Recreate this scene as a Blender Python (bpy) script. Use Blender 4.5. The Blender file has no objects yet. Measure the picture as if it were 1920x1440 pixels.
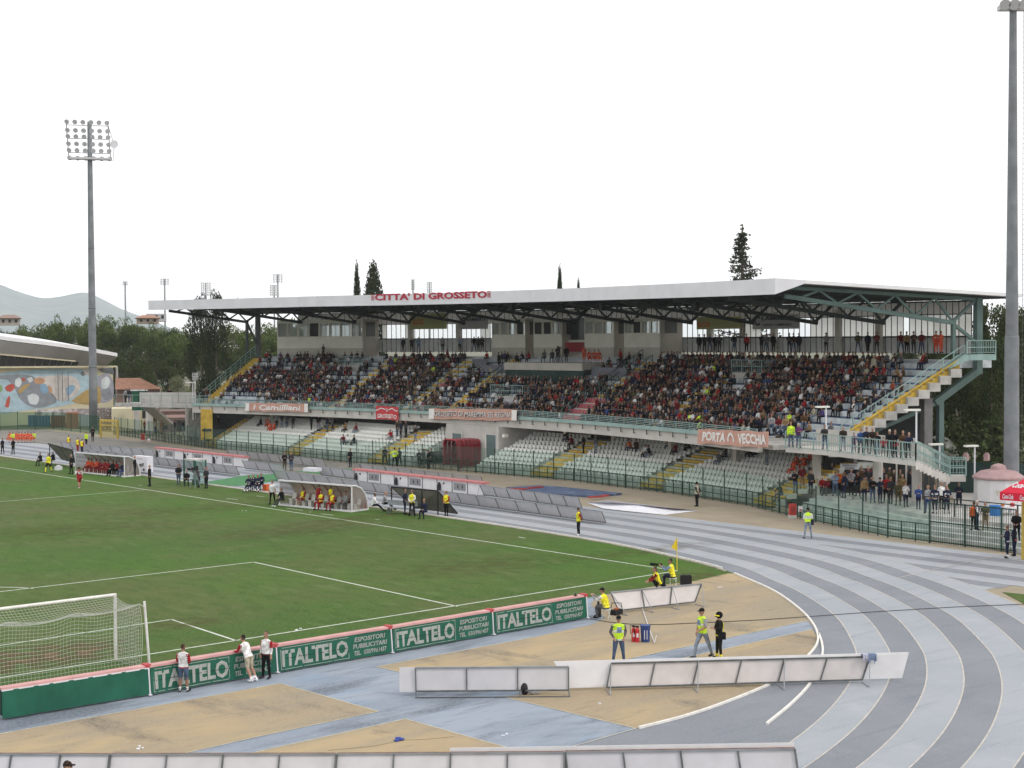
import bpy, math, random
import numpy as np
from mathutils import Vector, Matrix, kdtree
random.seed(7)
rad = math.radians
scene = bpy.context.scene
COL = scene.collection

# ------------------------------------------------------------------ camera
CAM = Vector((-56.148, -51.489, 11.810)); YAW, PITCH, ROLL, FPX = -0.7175502, -0.0279157, -0.0056751, 2754.52
cf = Vector((-math.sin(YAW)*math.cos(PITCH), math.cos(YAW)*math.cos(PITCH), math.sin(PITCH)))
_r0 = Vector((math.cos(YAW), math.sin(YAW), 0)); _u0 = _r0.cross(cf)
cr_ = _r0*math.cos(ROLL) + _u0*math.sin(ROLL); cu = cr_.cross(cf)
cam_data = bpy.data.cameras.new('camera'); cam = bpy.data.objects.new('camera', cam_data); COL.objects.link(cam)
M3 = Matrix((cr_, cu, -cf)).transposed()
cam.matrix_world = Matrix.Translation(CAM) @ M3.to_4x4()
cam_data.sensor_width = 36; cam_data.lens = 36*FPX/1920; cam_data.clip_start = .5; cam_data.clip_end = 12000
scene.camera = cam
# ------------------------------------------------------------------ world, sun, exposure
SUN_EL, SUN_AZ = rad(42), Vector((0.45, -0.89, 0))
world = bpy.data.worlds.new("World"); scene.world = world; world.use_nodes = True
wn = world.node_tree; wn.nodes.clear()
sky = wn.nodes.new('ShaderNodeTexSky'); sky.sky_type = 'NISHITA'; sky.sun_disc = False
sky.sun_elevation = SUN_EL; sky.sun_rotation = math.atan2(SUN_AZ.x, SUN_AZ.y); sky.air_density = 1.0; sky.dust_density = 4.0
bg = wn.nodes.new('ShaderNodeBackground'); bg.inputs['Strength'].default_value = 0.10
wo = wn.nodes.new('ShaderNodeOutputWorld')
mx = wn.nodes.new('ShaderNodeMix'); mx.data_type = 'RGBA'      # bright even cloud cover over the clear sky
mx.inputs[0].default_value = 0.93; mx.inputs[7].default_value = (13.6, 13.5, 13.5, 1)
wn.links.new(sky.outputs[0], mx.inputs[6]); wn.links.new(mx.outputs[2], bg.inputs['Color']); wn.links.new(bg.outputs[0], wo.inputs[0])
sd = bpy.data.lights.new('sun', 'SUN'); sd.energy = 1.0; sd.angle = rad(11); sd.color = (1, .95, .88)
sun = bpy.data.objects.new('sun', sd); COL.objects.link(sun)
sdir = Vector((SUN_AZ.x*math.cos(SUN_EL), SUN_AZ.y*math.cos(SUN_EL), math.sin(SUN_EL))).normalized()
sun.rotation_euler = sdir.to_track_quat('Z', 'Y').to_euler()
scene.view_settings.view_transform = 'Standard'; scene.view_settings.look = 'None'
scene.view_settings.exposure = 0.0; scene.view_settings.gamma = 1.0; scene.view_settings.use_curve_mapping = False
scene.render.engine = 'CYCLES'
scene.cycles.transparent_max_bounces = 24; scene.cycles.max_bounces = 8

# ------------------------------------------------------------------ survey helpers: photograph point -> place
def ray(x, y): return cf + cr_*((x-960)/FPX) - cu*((y-720)/FPX)
def G(x, y, z=0.0):
    d = ray(x, y); return CAM + d*((z-CAM.z)/d.z)
SC = (-96.0, 62.0)                                 # centre of the stand's arc
def CY(x, y, R):
    d = ray(x, y); ox, oy = CAM.x-SC[0], CAM.y-SC[1]
    a = d.x*d.x+d.y*d.y; b = ox*d.x+oy*d.y; c = ox*ox+oy*oy-R*R
    return CAM + d*((-b+math.sqrt(b*b-a*c))/a)
def PT(x, y, dist):                                # point at horizontal distance
    d = ray(x, y); return CAM + d*(dist/math.hypot(d.x, d.y))
def P(r, th, z=0.0): return Vector((SC[0]+r*math.cos(rad(th)), SC[1]+r*math.sin(rad(th)), z))
def z1(x, y): return (x/3.6923, 800+y/3.6923)
def z2(x, y): return (400+x/3.6923, 800+y/3.6923)
def z3(x, y): return (860+x/3.6923, 780+y/3.6923)
def z5(x, y): return (480+x/3.6923, 1050+y/3.6923)
def z6(x, y): return (960+x/3.6923, 1050+y/3.6923)
def z7(x, y): return (1400+x/3.6923, 1050+y/3.6923)

# ------------------------------------------------------------------ materials
MATS = {}
def mat(name, col, rough=.8, var=0.0, scale=2.0, metal=0.0, spec=.3, bump=0.0, detail=4, col2=None, dist=.0):
    if name in MATS: return MATS[name]
    m = bpy.data.materials.new(name); m.use_nodes = True; nt = m.node_tree; b = nt.nodes['Principled BSDF']
    b.inputs['Base Color'].default_value = (*col, 1); b.inputs['Roughness'].default_value = rough
    b.inputs['Metallic'].default_value = metal; b.inputs['Specular IOR Level'].default_value = spec
    m.diffuse_color = (*col, 1)
    if var or col2:
        tc = nt.nodes.new('ShaderNodeTexCoord'); n = nt.nodes.new('ShaderNodeTexNoise'); n.inputs['Scale'].default_value = scale
        n.inputs['Detail'].default_value = detail; n.inputs['Distortion'].default_value = dist
        r = nt.nodes.new('ShaderNodeValToRGB'); nt.links.new(tc.outputs['Object'], n.inputs['Vector']); nt.links.new(n.outputs[0], r.inputs[0])
        lo = [c*(1-var) for c in col]; hi = list(col2) if col2 else [min(1, c*(1+var)) for c in col]
        r.color_ramp.elements[0].position = .32; r.color_ramp.elements[1].position = .68
        r.color_ramp.elements[0].color = (*lo, 1); r.color_ramp.elements[1].color = (*hi, 1)
        nt.links.new(r.outputs[0], b.inputs['Base Color'])
        if bump:
            bp = nt.nodes.new('ShaderNodeBump'); bp.inputs['Strength'].default_value = bump; nt.links.new(n.outputs[0], bp.inputs['Height']); nt.links.new(bp.outputs[0], b.inputs['Normal'])
    MATS[name] = m; return m
def layered(name, base, layers, rough=.9, bump=0, spec=.2):
    """layers: list of (colour, noise scale xyz, lo, hi, strength)"""
    m = bpy.data.materials.new(name); m.use_nodes = True; nt = m.node_tree; b = nt.nodes['Principled BSDF']; L = nt.links
    b.inputs['Roughness'].default_value = rough; b.inputs['Specular IOR Level'].default_value = spec
    tc = nt.nodes.new('ShaderNodeTexCoord'); cur = None
    for i, (c, sc, lo, hi, st) in enumerate(layers):
        mp = nt.nodes.new('ShaderNodeMapping'); mp.inputs['Scale'].default_value = sc[:3]; mp.inputs['Location'].default_value = (i*13.1, i*7.7, 0)
        if len(sc) > 3: mp.inputs['Rotation'].default_value = (0, 0, rad(sc[3]))
        n = nt.nodes.new('ShaderNodeTexNoise'); n.inputs['Scale'].default_value = 1; n.inputs['Detail'].default_value = 6; n.inputs['Roughness'].default_value = .6
        mr = nt.nodes.new('ShaderNodeMapRange'); mr.inputs[1].default_value = lo; mr.inputs[2].default_value = hi; mr.inputs[4].default_value = st
        L.new(tc.outputs['Object'], mp.inputs[0]); L.new(mp.outputs[0], n.inputs['Vector']); L.new(n.outputs[0], mr.inputs[0])
        mixn = nt.nodes.new('ShaderNodeMix'); mixn.data_type = 'RGBA'; L.new(mr.outputs[0], mixn.inputs[0])
        if cur is None: mixn.inputs[6].default_value = (*base, 1)
        else: L.new(cur, mixn.inputs[6])
        mixn.inputs[7].default_value = (*c, 1); cur = mixn.outputs[2]
        if i == len(layers)-1 and bump:
            bp = nt.nodes.new('ShaderNodeBump'); bp.inputs['Strength'].default_value = bump; L.new(n.outputs[0], bp.inputs['Height']); L.new(bp.outputs[0], b.inputs['Normal'])
    L.new(cur, b.inputs['Base Color']); MATS[name] = m; return m
def glassy(name, tint, alpha, rough=.05, diff=None, trans=0.0):
    """see-through sheet: tinted transparent mixed with a surface"""
    m = bpy.data.materials.new(name); m.use_nodes = True; nt = m.node_tree; L = nt.links
    b = nt.nodes['Principled BSDF']; out = nt.nodes['Material Output']
    b.inputs['Base Color'].default_value = (*(diff or tint), 1); b.inputs['Roughness'].default_value = rough
    t = nt.nodes.new('ShaderNodeBsdfTransparent'); t.inputs[0].default_value = (*tint, 1)
    mi = nt.nodes.new('ShaderNodeMixShader'); mi.inputs[0].default_value = alpha
    surf = b.outputs[0]
    if trans:
        tr = nt.nodes.new('ShaderNodeBsdfTranslucent'); tr.inputs[0].default_value = (*(diff or tint), 1)
        m2 = nt.nodes.new('ShaderNodeMixShader'); m2.inputs[0].default_value = trans; L.new(surf, m2.inputs[1]); L.new(tr.outputs[0], m2.inputs[2]); surf = m2.outputs[0]
    L.new(t.outputs[0], mi.inputs[1]); L.new(surf, mi.inputs[2]); L.new(mi.outputs[0], out.inputs[0])
    MATS[name] = m; return m

# ------------------------------------------------------------------ mesh helpers
ORG = {}
class MB:
    def __init__(s): s.v = []; s.f = []; s.m = []
    def face(s, pts, mi=0):
        i = len(s.v); s.v += [tuple(p) for p in pts]; s.f.append(tuple(range(i, i+len(pts)))); s.m.append(mi); return s
    def hexa(s, b, t, mi=0):                         # bottom 4, top 4
        i = len(s.v); s.v += [tuple(p) for p in b]+[tuple(p) for p in t]
        for q in ((3, 2, 1, 0), (4, 5, 6, 7), (0, 1, 5, 4), (1, 2, 6, 5), (2, 3, 7, 6), (3, 0, 4, 7)):
            s.f.append(tuple(i+k for k in q)); s.m.append(mi)
        return s
    def box(s, c, sx, sy, sz, rz=0.0, mi=0):         # c = centre of the bottom face
        c = Vector(c); ux = Vector((math.cos(rz), math.sin(rz), 0)); uy = Vector((-ux.y, ux.x, 0)); h = Vector((0, 0, sz))
        b = [c-ux*sx/2-uy*sy/2, c+ux*sx/2-uy*sy/2, c+ux*sx/2+uy*sy/2, c-ux*sx/2+uy*sy/2]
        return s.hexa(b, [p+h for p in b], mi)
    def bar(s, a, b, w, h=None, mi=0, up=(0, 0, 1)):  # rectangular beam from a to b
        a, b = Vector(a), Vector(b); d = (b-a).normalized(); up = Vector(up)
        x = d.cross(up)
        if x.length < 1e-4: x = d.cross(Vector((1, 0, 0)))
        x.normalize(); y = x.cross(d); h = h or w; x = x*w/2; y = y*h/2
        return s.hexa([a-x-y, a+x-y, b+x-y, b-x-y], [a-x+y, a+x+y, b+x+y, b-x+y], mi)
    def tube(s, pts, r, n=6, mi=0, cap=True):
        pts = [Vector(p) for p in pts]; rs = r if isinstance(r, (list, tuple)) else [r]*len(pts); rings = []
        ref = None
        for k, p in enumerate(pts):
            d = (pts[min(k+1, len(pts)-1)]-pts[max(k-1, 0)]).normalized()
            if ref is None: ref = d.orthogonal().normalized()
            x = (ref-d*ref.dot(d)).normalized(); ref = x; y = d.cross(x)
            i = len(s.v); s.v += [tuple(p+(x*math.cos(2*math.pi*j/n)+y*math.sin(2*math.pi*j/n))*rs[k]) for j in range(n)]; rings.append(i)
        for a, b in zip(rings, rings[1:]):
            for j in range(n): s.f.append((a+j, a+(j+1) % n, b+(j+1) % n, b+j)); s.m.append(mi)
        if cap:
            s.f.append(tuple(rings[0]+j for j in reversed(range(n)))); s.m.append(mi)
            s.f.append(tuple(rings[-1]+j for j in range(n))); s.m.append(mi)
        return s
    def ell(s, c, rx, ry, rz, nu=8, nv=6, mi=0, rot=0.0):
        c = Vector(c); i = len(s.v); cs, sn = math.cos(rot), math.sin(rot)
        for a in range(nv+1):
            t = math.pi*a/nv
            for b in range(nu):
                q = 2*math.pi*b/nu; x, y, z = rx*math.sin(t)*math.cos(q), ry*math.sin(t)*math.sin(q), rz*math.cos(t)
                s.v.append((c.x+x*cs-y*sn, c.y+x*sn+y*cs, c.z+z))
        for a in range(nv):
            for b in range(nu): s.f.append((i+a*nu+b, i+(a+1)*nu+b, i+(a+1)*nu+(b+1) % nu, i+a*nu+(b+1) % nu)); s.m.append(mi)
        return s
    def arc(s, r0, r1, th0, th1, za, zb, step=1.0, mi=0, zf=None):   # curved block between radii, zf adds a height offset by angle
        n = max(1, int(round(abs(th1-th0)/step)))
        for k in range(n):
            a = th0+(th1-th0)*k/n; b = th0+(th1-th0)*(k+1)/n; oa = zf(a) if zf else 0; ob = zf(b) if zf else 0
            s.hexa([P(r0, a, za+oa), P(r1, a, za+oa), P(r1, b, za+ob), P(r0, b, za+ob)], [P(r0, a, zb+oa), P(r1, a, zb+oa), P(r1, b, zb+ob), P(r0, b, zb+ob)], mi)
        return s
    def mesh(s, name, mats, org=(0, 0, 0), smooth=False):
        me = bpy.data.meshes.new(name); o = Vector(org)
        me.from_pydata([(v[0]-o.x, v[1]-o.y, v[2]-o.z) for v in s.v], [], s.f)
        for m in (mats if isinstance(mats, (list, tuple)) else [mats]): me.materials.append(m)
        if any(s.m): me.polygons.foreach_set('material_index', s.m)
        if smooth: me.polygons.foreach_set('use_smooth', [True]*len(s.f))
        me.update(); return me
def part(name, mb, mats, parent, smooth=False, **kw):
    o = Vector(ORG[parent.name])
    ob = bpy.data.objects.new(name, mb if isinstance(mb, bpy.types.Mesh) else mb.mesh(name, mats, o, smooth)); COL.objects.link(ob); ob.parent = parent
    ORG[ob.name] = tuple(o)
    for k, v in kw.items(): ob[k] = v
    return ob
def shared(name, me, parent, loc, rz=0.0, rot=None, **kw):   # part that shares mesh data; loc in world
    ob = bpy.data.objects.new(name, me); COL.objects.link(ob); ob.parent = parent
    ob.location = Vector(loc)-Vector(ORG[parent.name]); ob.rotation_euler = rot or (0, 0, rz); ORG[ob.name] = tuple(loc)
    for k, v in kw.items(): ob[k] = v
    return ob
def thing(name, label, cat, loc=(0, 0, 0), group=None, rz=0.0):
    o = bpy.data.objects.new(name, None); COL.objects.link(o); o.location = loc; o.rotation_euler = (0, 0, rz); o.empty_display_size = .3
    o['label'] = label; o['category'] = cat
    if group: o['group'] = group
    ORG[o.name] = tuple(loc); return o
def single(name, mb, mats, label, cat, loc, group=None, smooth=False, **kw):
    ob = bpy.data.objects.new(name, mb.mesh(name, mats, loc, smooth)); COL.objects.link(ob); ob.location = loc
    ob['label'] = label; ob['category'] = cat
    if group: ob['group'] = group
    for k, v in kw.items(): ob[k] = v
    ORG[ob.name] = tuple(loc); return ob
def struct(name, mb, mats, kind='structure', smooth=False):
    ob = bpy.data.objects.new(name, mb.mesh(name, mats, (0, 0, 0), smooth)); COL.objects.link(ob); ob['kind'] = kind; ORG[ob.name] = (0, 0, 0)
    return ob
DG = None
def text_geo(s, size=1.0, extr=0.01, bold=0.0, align='CENTER', shear=0.0, spacing=1.0):
    cu_ = bpy.data.curves.new('t', 'FONT'); cu_.body = s; cu_.size = size; cu_.extrude = extr; cu_.offset = bold*size; cu_.align_x = align; cu_.align_y = 'CENTER'
    cu_.shear = shear; cu_.space_character = spacing; cu_.resolution_u = 2; cu_.space_line = .95
    o = bpy.data.objects.new('t', cu_); COL.objects.link(o); dg = bpy.context.evaluated_depsgraph_get(); dg.update()
    me = bpy.data.meshes.new_from_object(o.evaluated_get(dg)); v = [tuple(x.co) for x in me.vertices]; f = [tuple(p.vertices) for p in me.polygons]
    bpy.data.objects.remove(o); bpy.data.curves.remove(cu_); bpy.data.meshes.remove(me); return v, f
def put_text(mb, s, fn, size, mi=0, width=None, height=None, **kw):
    """adds lettering to mb; fn maps (x, y, z) of the flat text to the place"""
    v, f = text_geo(s, size, **kw)
    xs = [a[0] for a in v]; ys = [a[1] for a in v]; cx, cy = (min(xs)+max(xs))/2, (min(ys)+max(ys))/2
    kx = width/(max(xs)-min(xs)) if width else 1; ky = height/(max(ys)-min(ys)) if height else (kx if width else 1)
    i = len(mb.v); mb.v += [tuple(fn((a[0]-cx)*kx, (a[1]-cy)*ky, a[2])) for a in v]
    mb.f += [tuple(i+k for k in q) for q in f]; mb.m += [mi]*len(f)
def on_plane(c, right, up):
    c, right, up = Vector(c), Vector(right).normalized(), Vector(up).normalized(); n = right.cross(up)
    return lambda x, y, z: c+right*x+up*y+n*z
def cr(Pn, n=14):
    Pn = [np.array(p, float) for p in Pn]; Q = [2*Pn[0]-Pn[1]]+Pn+[2*Pn[-1]-Pn[-2]]; out = []
    for i in range(1, len(Q)-2):
        a, b, c, d = Q[i-1:i+3]; t01 = np.linalg.norm(b-a)**.5; t12 = np.linalg.norm(c-b)**.5; t23 = np.linalg.norm(d-c)**.5
        m1 = (c-b)+t12*((b-a)/t01-(c-a)/(t01+t12)); m2 = (c-b)+t12*((d-c)/t23-(d-b)/(t12+t23))
        for k in range(n):
            t = k/n; out.append((2*t**3-3*t*t+1)*b+(t**3-2*t*t+t)*m1+(-2*t**3+3*t*t)*c+(t**3-t*t)*m2)
    out.append(Q[-2]); return np.array(out)
def poly_sheet(name, pts, z, m, kind='structure'):
    mb = MB(); mb.face([(p[0], p[1], z) for p in pts]); return struct(name, mb, m, kind)
def strip(mb, pts, w, z, mi=0):
    pts = np.array([(p[0], p[1]) for p in pts], float); t = np.gradient(pts, axis=0); t /= np.linalg.norm(t, axis=1)[:, None]; n = np.stack([-t[:, 1], t[:, 0]], 1)
    A, B = pts+n*w/2, pts-n*w/2
    for i in range(len(pts)-1): mb.face([(*B[i], z), (*B[i+1], z), (*A[i+1], z), (*A[i], z)], mi)
# =================================================================== SETTING: ground, pitch, track
M_ground = layered('ground_earth', (.16, .15, .10), [((.07, .09, .04), (.05, .05, 1), .45, .6, .8), ((.22, .20, .15), (.6, .6, 1), .5, .7, .4)])
M_grass = layered('pitch_grass', (0.059, 0.107, 0.024), [((0.099, 0.111, 0.040), (.035, .07, 1, 20), .42, .58, .8), ((0.055, 0.134, 0.015), (.06, .04, 1), .44, .60, .8),
    ((0.117, 0.109, 0.052), (.10, .22, 1, 30), .52, .68, .5), ((0.035, 0.079, 0.015), (1.4, .6, 1), .48, .64, .55), ((0.129, 0.168, 0.069), (1.1, .35, 1, 10), .56, .66, .45), ((0.099, 0.158, 0.050), (8, 5, 1), .46, .62, .6)], rough=.95, bump=.6, spec=.1)
M_tan = layered('tan_rubber', (0.333, 0.264, 0.179), [((0.433, 0.328, 0.187), (.16, .22, 1), .42, .58, .9), ((0.272, 0.236, 0.181), (.10, .4, 1, 40), .46, .60, .75),
    ((0.121, 0.111, 0.101), (.35, .16, 1, 55), .56, .66, .75), ((0.202, 0.171, 0.131), (.5, 2.6, 1, 35), .55, .68, .5), ((0.383, 0.323, 0.222), (9, 9, 1), .42, .62, .5)], rough=.95, bump=.2)
M_blue = layered('faded_blue_rubber', (0.234, 0.267, 0.320), [((0.301, 0.339, 0.395), (.22, .4, 1, 35), .42, .56, .9), ((0.210, 0.305, 0.429), (.3, .7, 1, 30), .54, .66, .5),
    ((0.095, 0.110, 0.129), (.13, .5, 1, -25), .52, .64, .75), ((0.153, 0.172, 0.200), (.4, 2.4, 1, -20), .53, .66, .6), ((0.286, 0.334, 0.401), (8, 8, 1), .42, .62, .4)], rough=.9, bump=.2)
M_lane_d = layered('dark_lane_rubber', (0.194, 0.208, 0.233), [((0.226, 0.240, 0.265), (.15, .15, 1), .42, .58, .9), ((0.139, 0.154, 0.184), (.25, 1.8, 1, 30), .54, .68, .5), ((0.267, 0.277, 0.297), (.9, .5, 1), .56, .68, .35), ((0.248, 0.267, 0.297), (11, 11, 1), .42, .62, .5)], rough=.85, bump=.25)
M_lane_l = layered('light_lane_rubber', (0.305, 0.329, 0.362), [((0.348, 0.368, 0.397), (.17, .17, 1), .42, .58, .9), ((0.224, 0.244, 0.280), (.22, 1.6, 1, 25), .54, .68, .5), ((0.407, 0.417, 0.437), (.8, .6, 1), .56, .68, .35), ((0.356, 0.382, 0.417), (11, 11, 1), .42, .62, .5)], rough=.85, bump=.25)
M_linew = mat('lane_line_paint', (.50, .47, .42), var=.15, scale=3)
M_pitchline = mat('chalk_line', (.62, .66, .58), var=.25, scale=6, col2=(.70, .73, .64))
M_gravel = layered('fine_gravel', (0.297, 0.253, 0.188), [((0.356, 0.307, 0.232), (.3, .3, 1), .4, .65, .8), ((0.218, 0.198, 0.158), (.9, .4, 1), .5, .75, .5), ((0.396, 0.347, 0.277), (9, 9, 1), .5, .7, .3)])
M_kerbw = mat('white_kerb_paint', (.74, .72, .68), rough=.6, var=.1, scale=4)
M_conc = mat('concrete', (.42, .41, .39), var=.2, scale=1.2, bump=.1)

g = MB(); N = 48
g.face([(4100*math.cos(2*math.pi*k/N), 4100*math.sin(2*math.pi*k/N), -.05) for k in range(N)])
struct('ground', g, M_ground)
poly_sheet('gravel_apron', [(4, 150), (-110, 150), (-110, -75), (60, -75), (60, 30), (34, 45), (34, 150)], -.02, M_gravel)
poly_sheet('asphalt_path', [(17.3, 150), (17.3, 52), (21, 46), (28, 60), (26, 96), (30, 150)], -.012, mat('old_asphalt', (.20, .19, .17), var=.2, scale=.6))

# --- inner kerb of the running track, surveyed, then lane lines every 1.25 m
L0 = [(5.9, 170), (5.9, 58), (5.75, 25), (5.4, 17), (4.9, 10.5), (4.3, 6.8), (3.5, 3.3), (2.3, -.84), (1.3, -2.8), (.3, -4.4), (-1.2, -7.), (-3.2, -9.8), (-5.6, -12.7),
      (-9.38, -16.21), (-11.05, -17.57), (-15.0, -20.1), (-20.7, -22.75), (-27, -24.6), (-35, -25.4), (-45, -25.0), (-55, -22), (-66, -14)]
C0 = cr(L0, 16); _t = np.gradient(C0, axis=0); _t /= np.linalg.norm(_t, axis=1)[:, None]; C0n = np.stack([-_t[:, 1], _t[:, 0]], 1)
def lane(k): return C0+C0n*1.25*k
def band(mb, a, b, z, mi=0):
    A, B = lane(a), lane(b)
    for i in range(len(A)-1): mb.face([(*A[i], z), (*A[i+1], z), (*B[i+1], z), (*B[i], z)], mi)
tb = MB()
for k in range(9):                                          # straight and its chute
    xa, xb = 5.9+1.25*k, min(5.9+1.25*(k+1), 17.2)
    y0 = [-14.0, -14.2, -60, -60, -60, -60, -60, -60, -60][k] if k > 0 else -13.6
    if k < 1: y0 = -14
    tb.face([(xa, y0, -.008), (xb, y0, -.008), (xb, 170, -.008), (xa, 170, -.008)], 1 if k % 2 == 0 else 0)
for k in range(8): band(tb, k, k+1, .0, 0 if k % 2 == 0 else 1)
struct('running_track', tb, [M_lane_d, M_lane_l])
tl = MB()
for k in range(1, 9): strip(tl, lane(k)[16:], .05, .006)
for k in range(0, 10): strip(tl, [(5.9+1.25*k if k < 9 else 17.2, 120), (5.9+1.25*k if k < 9 else 17.2, -13 if k < 2 else -60)], .05, -.003)
strip(tl, [G(*z7(1040, 125)), G(*z7(1625, -5)), G(1884, 1041)], .06, .011)
strip(tl, [G(1193, 1366), G(1063, 1403), G(940, 1440)], .05, .012)
struct('lane_lines', tl, M_linew)

# --- infield
def S(*pp): return [tuple(G(x, y)[:2]) for x, y in pp]
iC = int(16*8.1)
kerb_in = [tuple(p) for p in C0[:int(16*8.4)]]
grass_poly = kerb_in + S((1300, 1090), (1240, 1097), (1110, 1119), (1040, 1134), (600, 1201), (282, 1253), (0, 1300)) + [(-60, -8), (-110, -8), (-110, 170)]
poly_sheet('pitch', grass_poly, .0, M_grass)
arcA = [(1400, 1084), (1450, 1113), (1500, 1150)]
poly_sheet('runway_apron', [tuple(p) for p in C0[int(16*8.3):16*18]] + [(-45, -25), (-70, -14), (-75, -7)] + S((0, 1290), (282, 1246), (600, 1195), (1040, 1128), (1110, 1115), (1240, 1092), (1330, 1083)), -.004, M_blue)
ARC = cr([tuple(G(*z6(1540, 95))[:2]), tuple(G(*z6(1800, 210))[:2]), tuple(G(*z7(300, 290))[:2]), tuple(G(*z7(425, 400))[:2]), tuple(G(*z7(490, 510))[:2]), tuple(G(*z7(480, 600))[:2]),
          tuple(G(1480, 1262)[:2]), tuple(G(*z6(1815, 850))[:2]), tuple(G(*z6(1480, 990))[:2]), tuple(G(*z6(1200, 1085))[:2]), tuple(G(*z6(880, 1168))[:2])], 8)
def arc_seg(a, b): return [tuple(p) for p in ARC[a:b]]
poly_sheet('outer_apron', arc_seg(36, 81) + S((1193, 1366), (1063, 1403), (940, 1440), (700, 1520)) + [tuple(p) for p in C0[16*12:16*18][::-1]], .0, M_lane_d)
poly_sheet('sand_surface_right', S((706, 1250), (1000, 1195), (1110, 1171), (1135, 1158), (1108, 1135), (1116, 1119), (1240, 1097), (1300, 1090), (1365, 1075)) + arc_seg(0, 30) + S((1514, 1164), (1190, 1233), (1050, 1265), (900, 1296)), .002, M_tan)
poly_sheet('sand_surface_middle', S((1523, 1180),) + arc_seg(35, 81) + S((1193, 1366), (949, 1308), (1100, 1275), (1277, 1235)), .002, M_tan)
poly_sheet('sand_surface_left', S((0, 1376), (240, 1333), (480, 1290), (525, 1281.5), (710, 1334), (480, 1382), (344, 1413), (160, 1449), (-200, 1520), (-400, 1450)), .002, M_tan)
poly_sheet('sand_surface_front', S((760, 1348), (870, 1379), (986, 1411.5), (1090, 1440), (1000, 1560), (0, 1640), (100, 1500), (340, 1441), (480, 1410)), .002, M_tan)
bl = MB()
for seg in [((0, 1376), (240, 1333), (480, 1290), (525, 1281.5)), ((525, 1281.5), (710, 1334)), ((710, 1334), (480, 1382), (344, 1413)), ((480, 1410), (760, 1348)), ((760, 1348), (986, 1411.5), (1090, 1440)),
            ((706, 1250), (749, 1260)), ((706, 1250), (1000, 1195)), ((949, 1308), (1193, 1366)), ((1190, 1233), (1514, 1164)), ((1277, 1235), (1523, 1180)), ((658, 1239), (702, 1232))]:
    strip(bl, S(*seg), .045, .0075)
struct('runway_lines', bl, mat('cream_line', (.52, .49, .38), var=.2, scale=3))
pl = MB()
def pline(a, b, w=.11): strip(pl, [a, b], w, .005)
cX, cY_ = 0.0, 0.0
W2 = 34.96; pa, ga = -(W2-20.16), -(W2-9.16)
def q2(x, y): p = G(x, y); return (p.x, p.y)
pline(q2(1269.5, 1070.4), q2(-60, 867)); pline(q2(1269.5, 1070.4), q2(-140, 1293))
pline(q2(857.7, 1137.2), q2(475.8, 1054)); pline(q2(475.8, 1054), q2(-30, 1113)); pline(q2(444, 1201.7), q2(321.5, 1161.6)); pline(q2(321.5, 1161.6), q2(-30, 1215))
pline(q2(270.8, 918.6), q2(-60, 945.5)); strip(pl, S((62.3, 1103.4), (30, 1101.5), (0, 1101), (-60, 1104)), .11, .005)
for a in ((z2(510, 565), z2(620, 580)), (z2(745, 603), z2(830, 613)), (z2(300, 480), z2(350, 484)), (z2(90, 497), z2(170, 505)), (z2(1120, 643), z2(1150, 644)), (z3(415, 838), z3(460, 846)), (z1(960, 405), z1(985, 407))):
    strip(pl, S(*a), .10, .006)
cc = [(0.0+math.cos(a), 0.0+math.sin(a)) for a in []]
struct('pitch_markings', pl, M_pitchline)
# grass island between chute and bend
poly_sheet('grass_island', S((1879, 1110), (1919, 1131), (1990, 1170), (2060, 1160), (1990, 1124), (1919, 1114)), .004, M_grass)
poly_sheet('finish_mat', S(z2(-40, 380), z2(240, 335), z2(470, 325), z2(470, 368), z2(250, 410), z2(-20, 410)), .006, mat('green_mat', (.06, .20, .08), var=.15, scale=2))
poly_sheet('finish_mat', S(z2(560, 310), z2(850, 292), z2(1020, 290), z2(1010, 312), z2(760, 328)), -.001, MATS['green_mat'])
# white kerbs: raised aluminium edge
def kerb(name, pts, w, h, m, z=0):
    mb = MB(); pts = np.array(pts, float)[:, :2]
    t = np.gradient(pts, axis=0); t /= np.linalg.norm(t, axis=1)[:, None]; n = np.stack([-t[:, 1], t[:, 0]], 1)*w/2
    for i in range(len(pts)-1):
        a, b, c, d = pts[i]-n[i], pts[i]+n[i], pts[i+1]+n[i+1], pts[i+1]-n[i+1]
        mb.hexa([(*a, z), (*b, z), (*c, z), (*d, z)], [(*a, z+h), (*b, z+h), (*c, z+h), (*d, z+h)])
    return struct(name, mb, m)
kerb('track_kerb', C0[16*0:16*7+4], .07, .09, M_kerbw)
kerb('drain_channel', C0[0:16*7+10]-C0n[0:16*7+10]*.16, .14, .03, mat('drain_concrete', (.30, .27, .22), var=.3, scale=1.5))
kerb('bend_kerb', ARC, .08, .07, M_kerbw)
kerb('loose_kerb', cr([G(*z7(500, 515)), G(*z7(522, 585)), G(*z7(525, 655)), G(*z7(450, 845)), G(*z7(320, 990)), G(*z7(140, 1140))]), .08, .07, M_kerbw)

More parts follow.
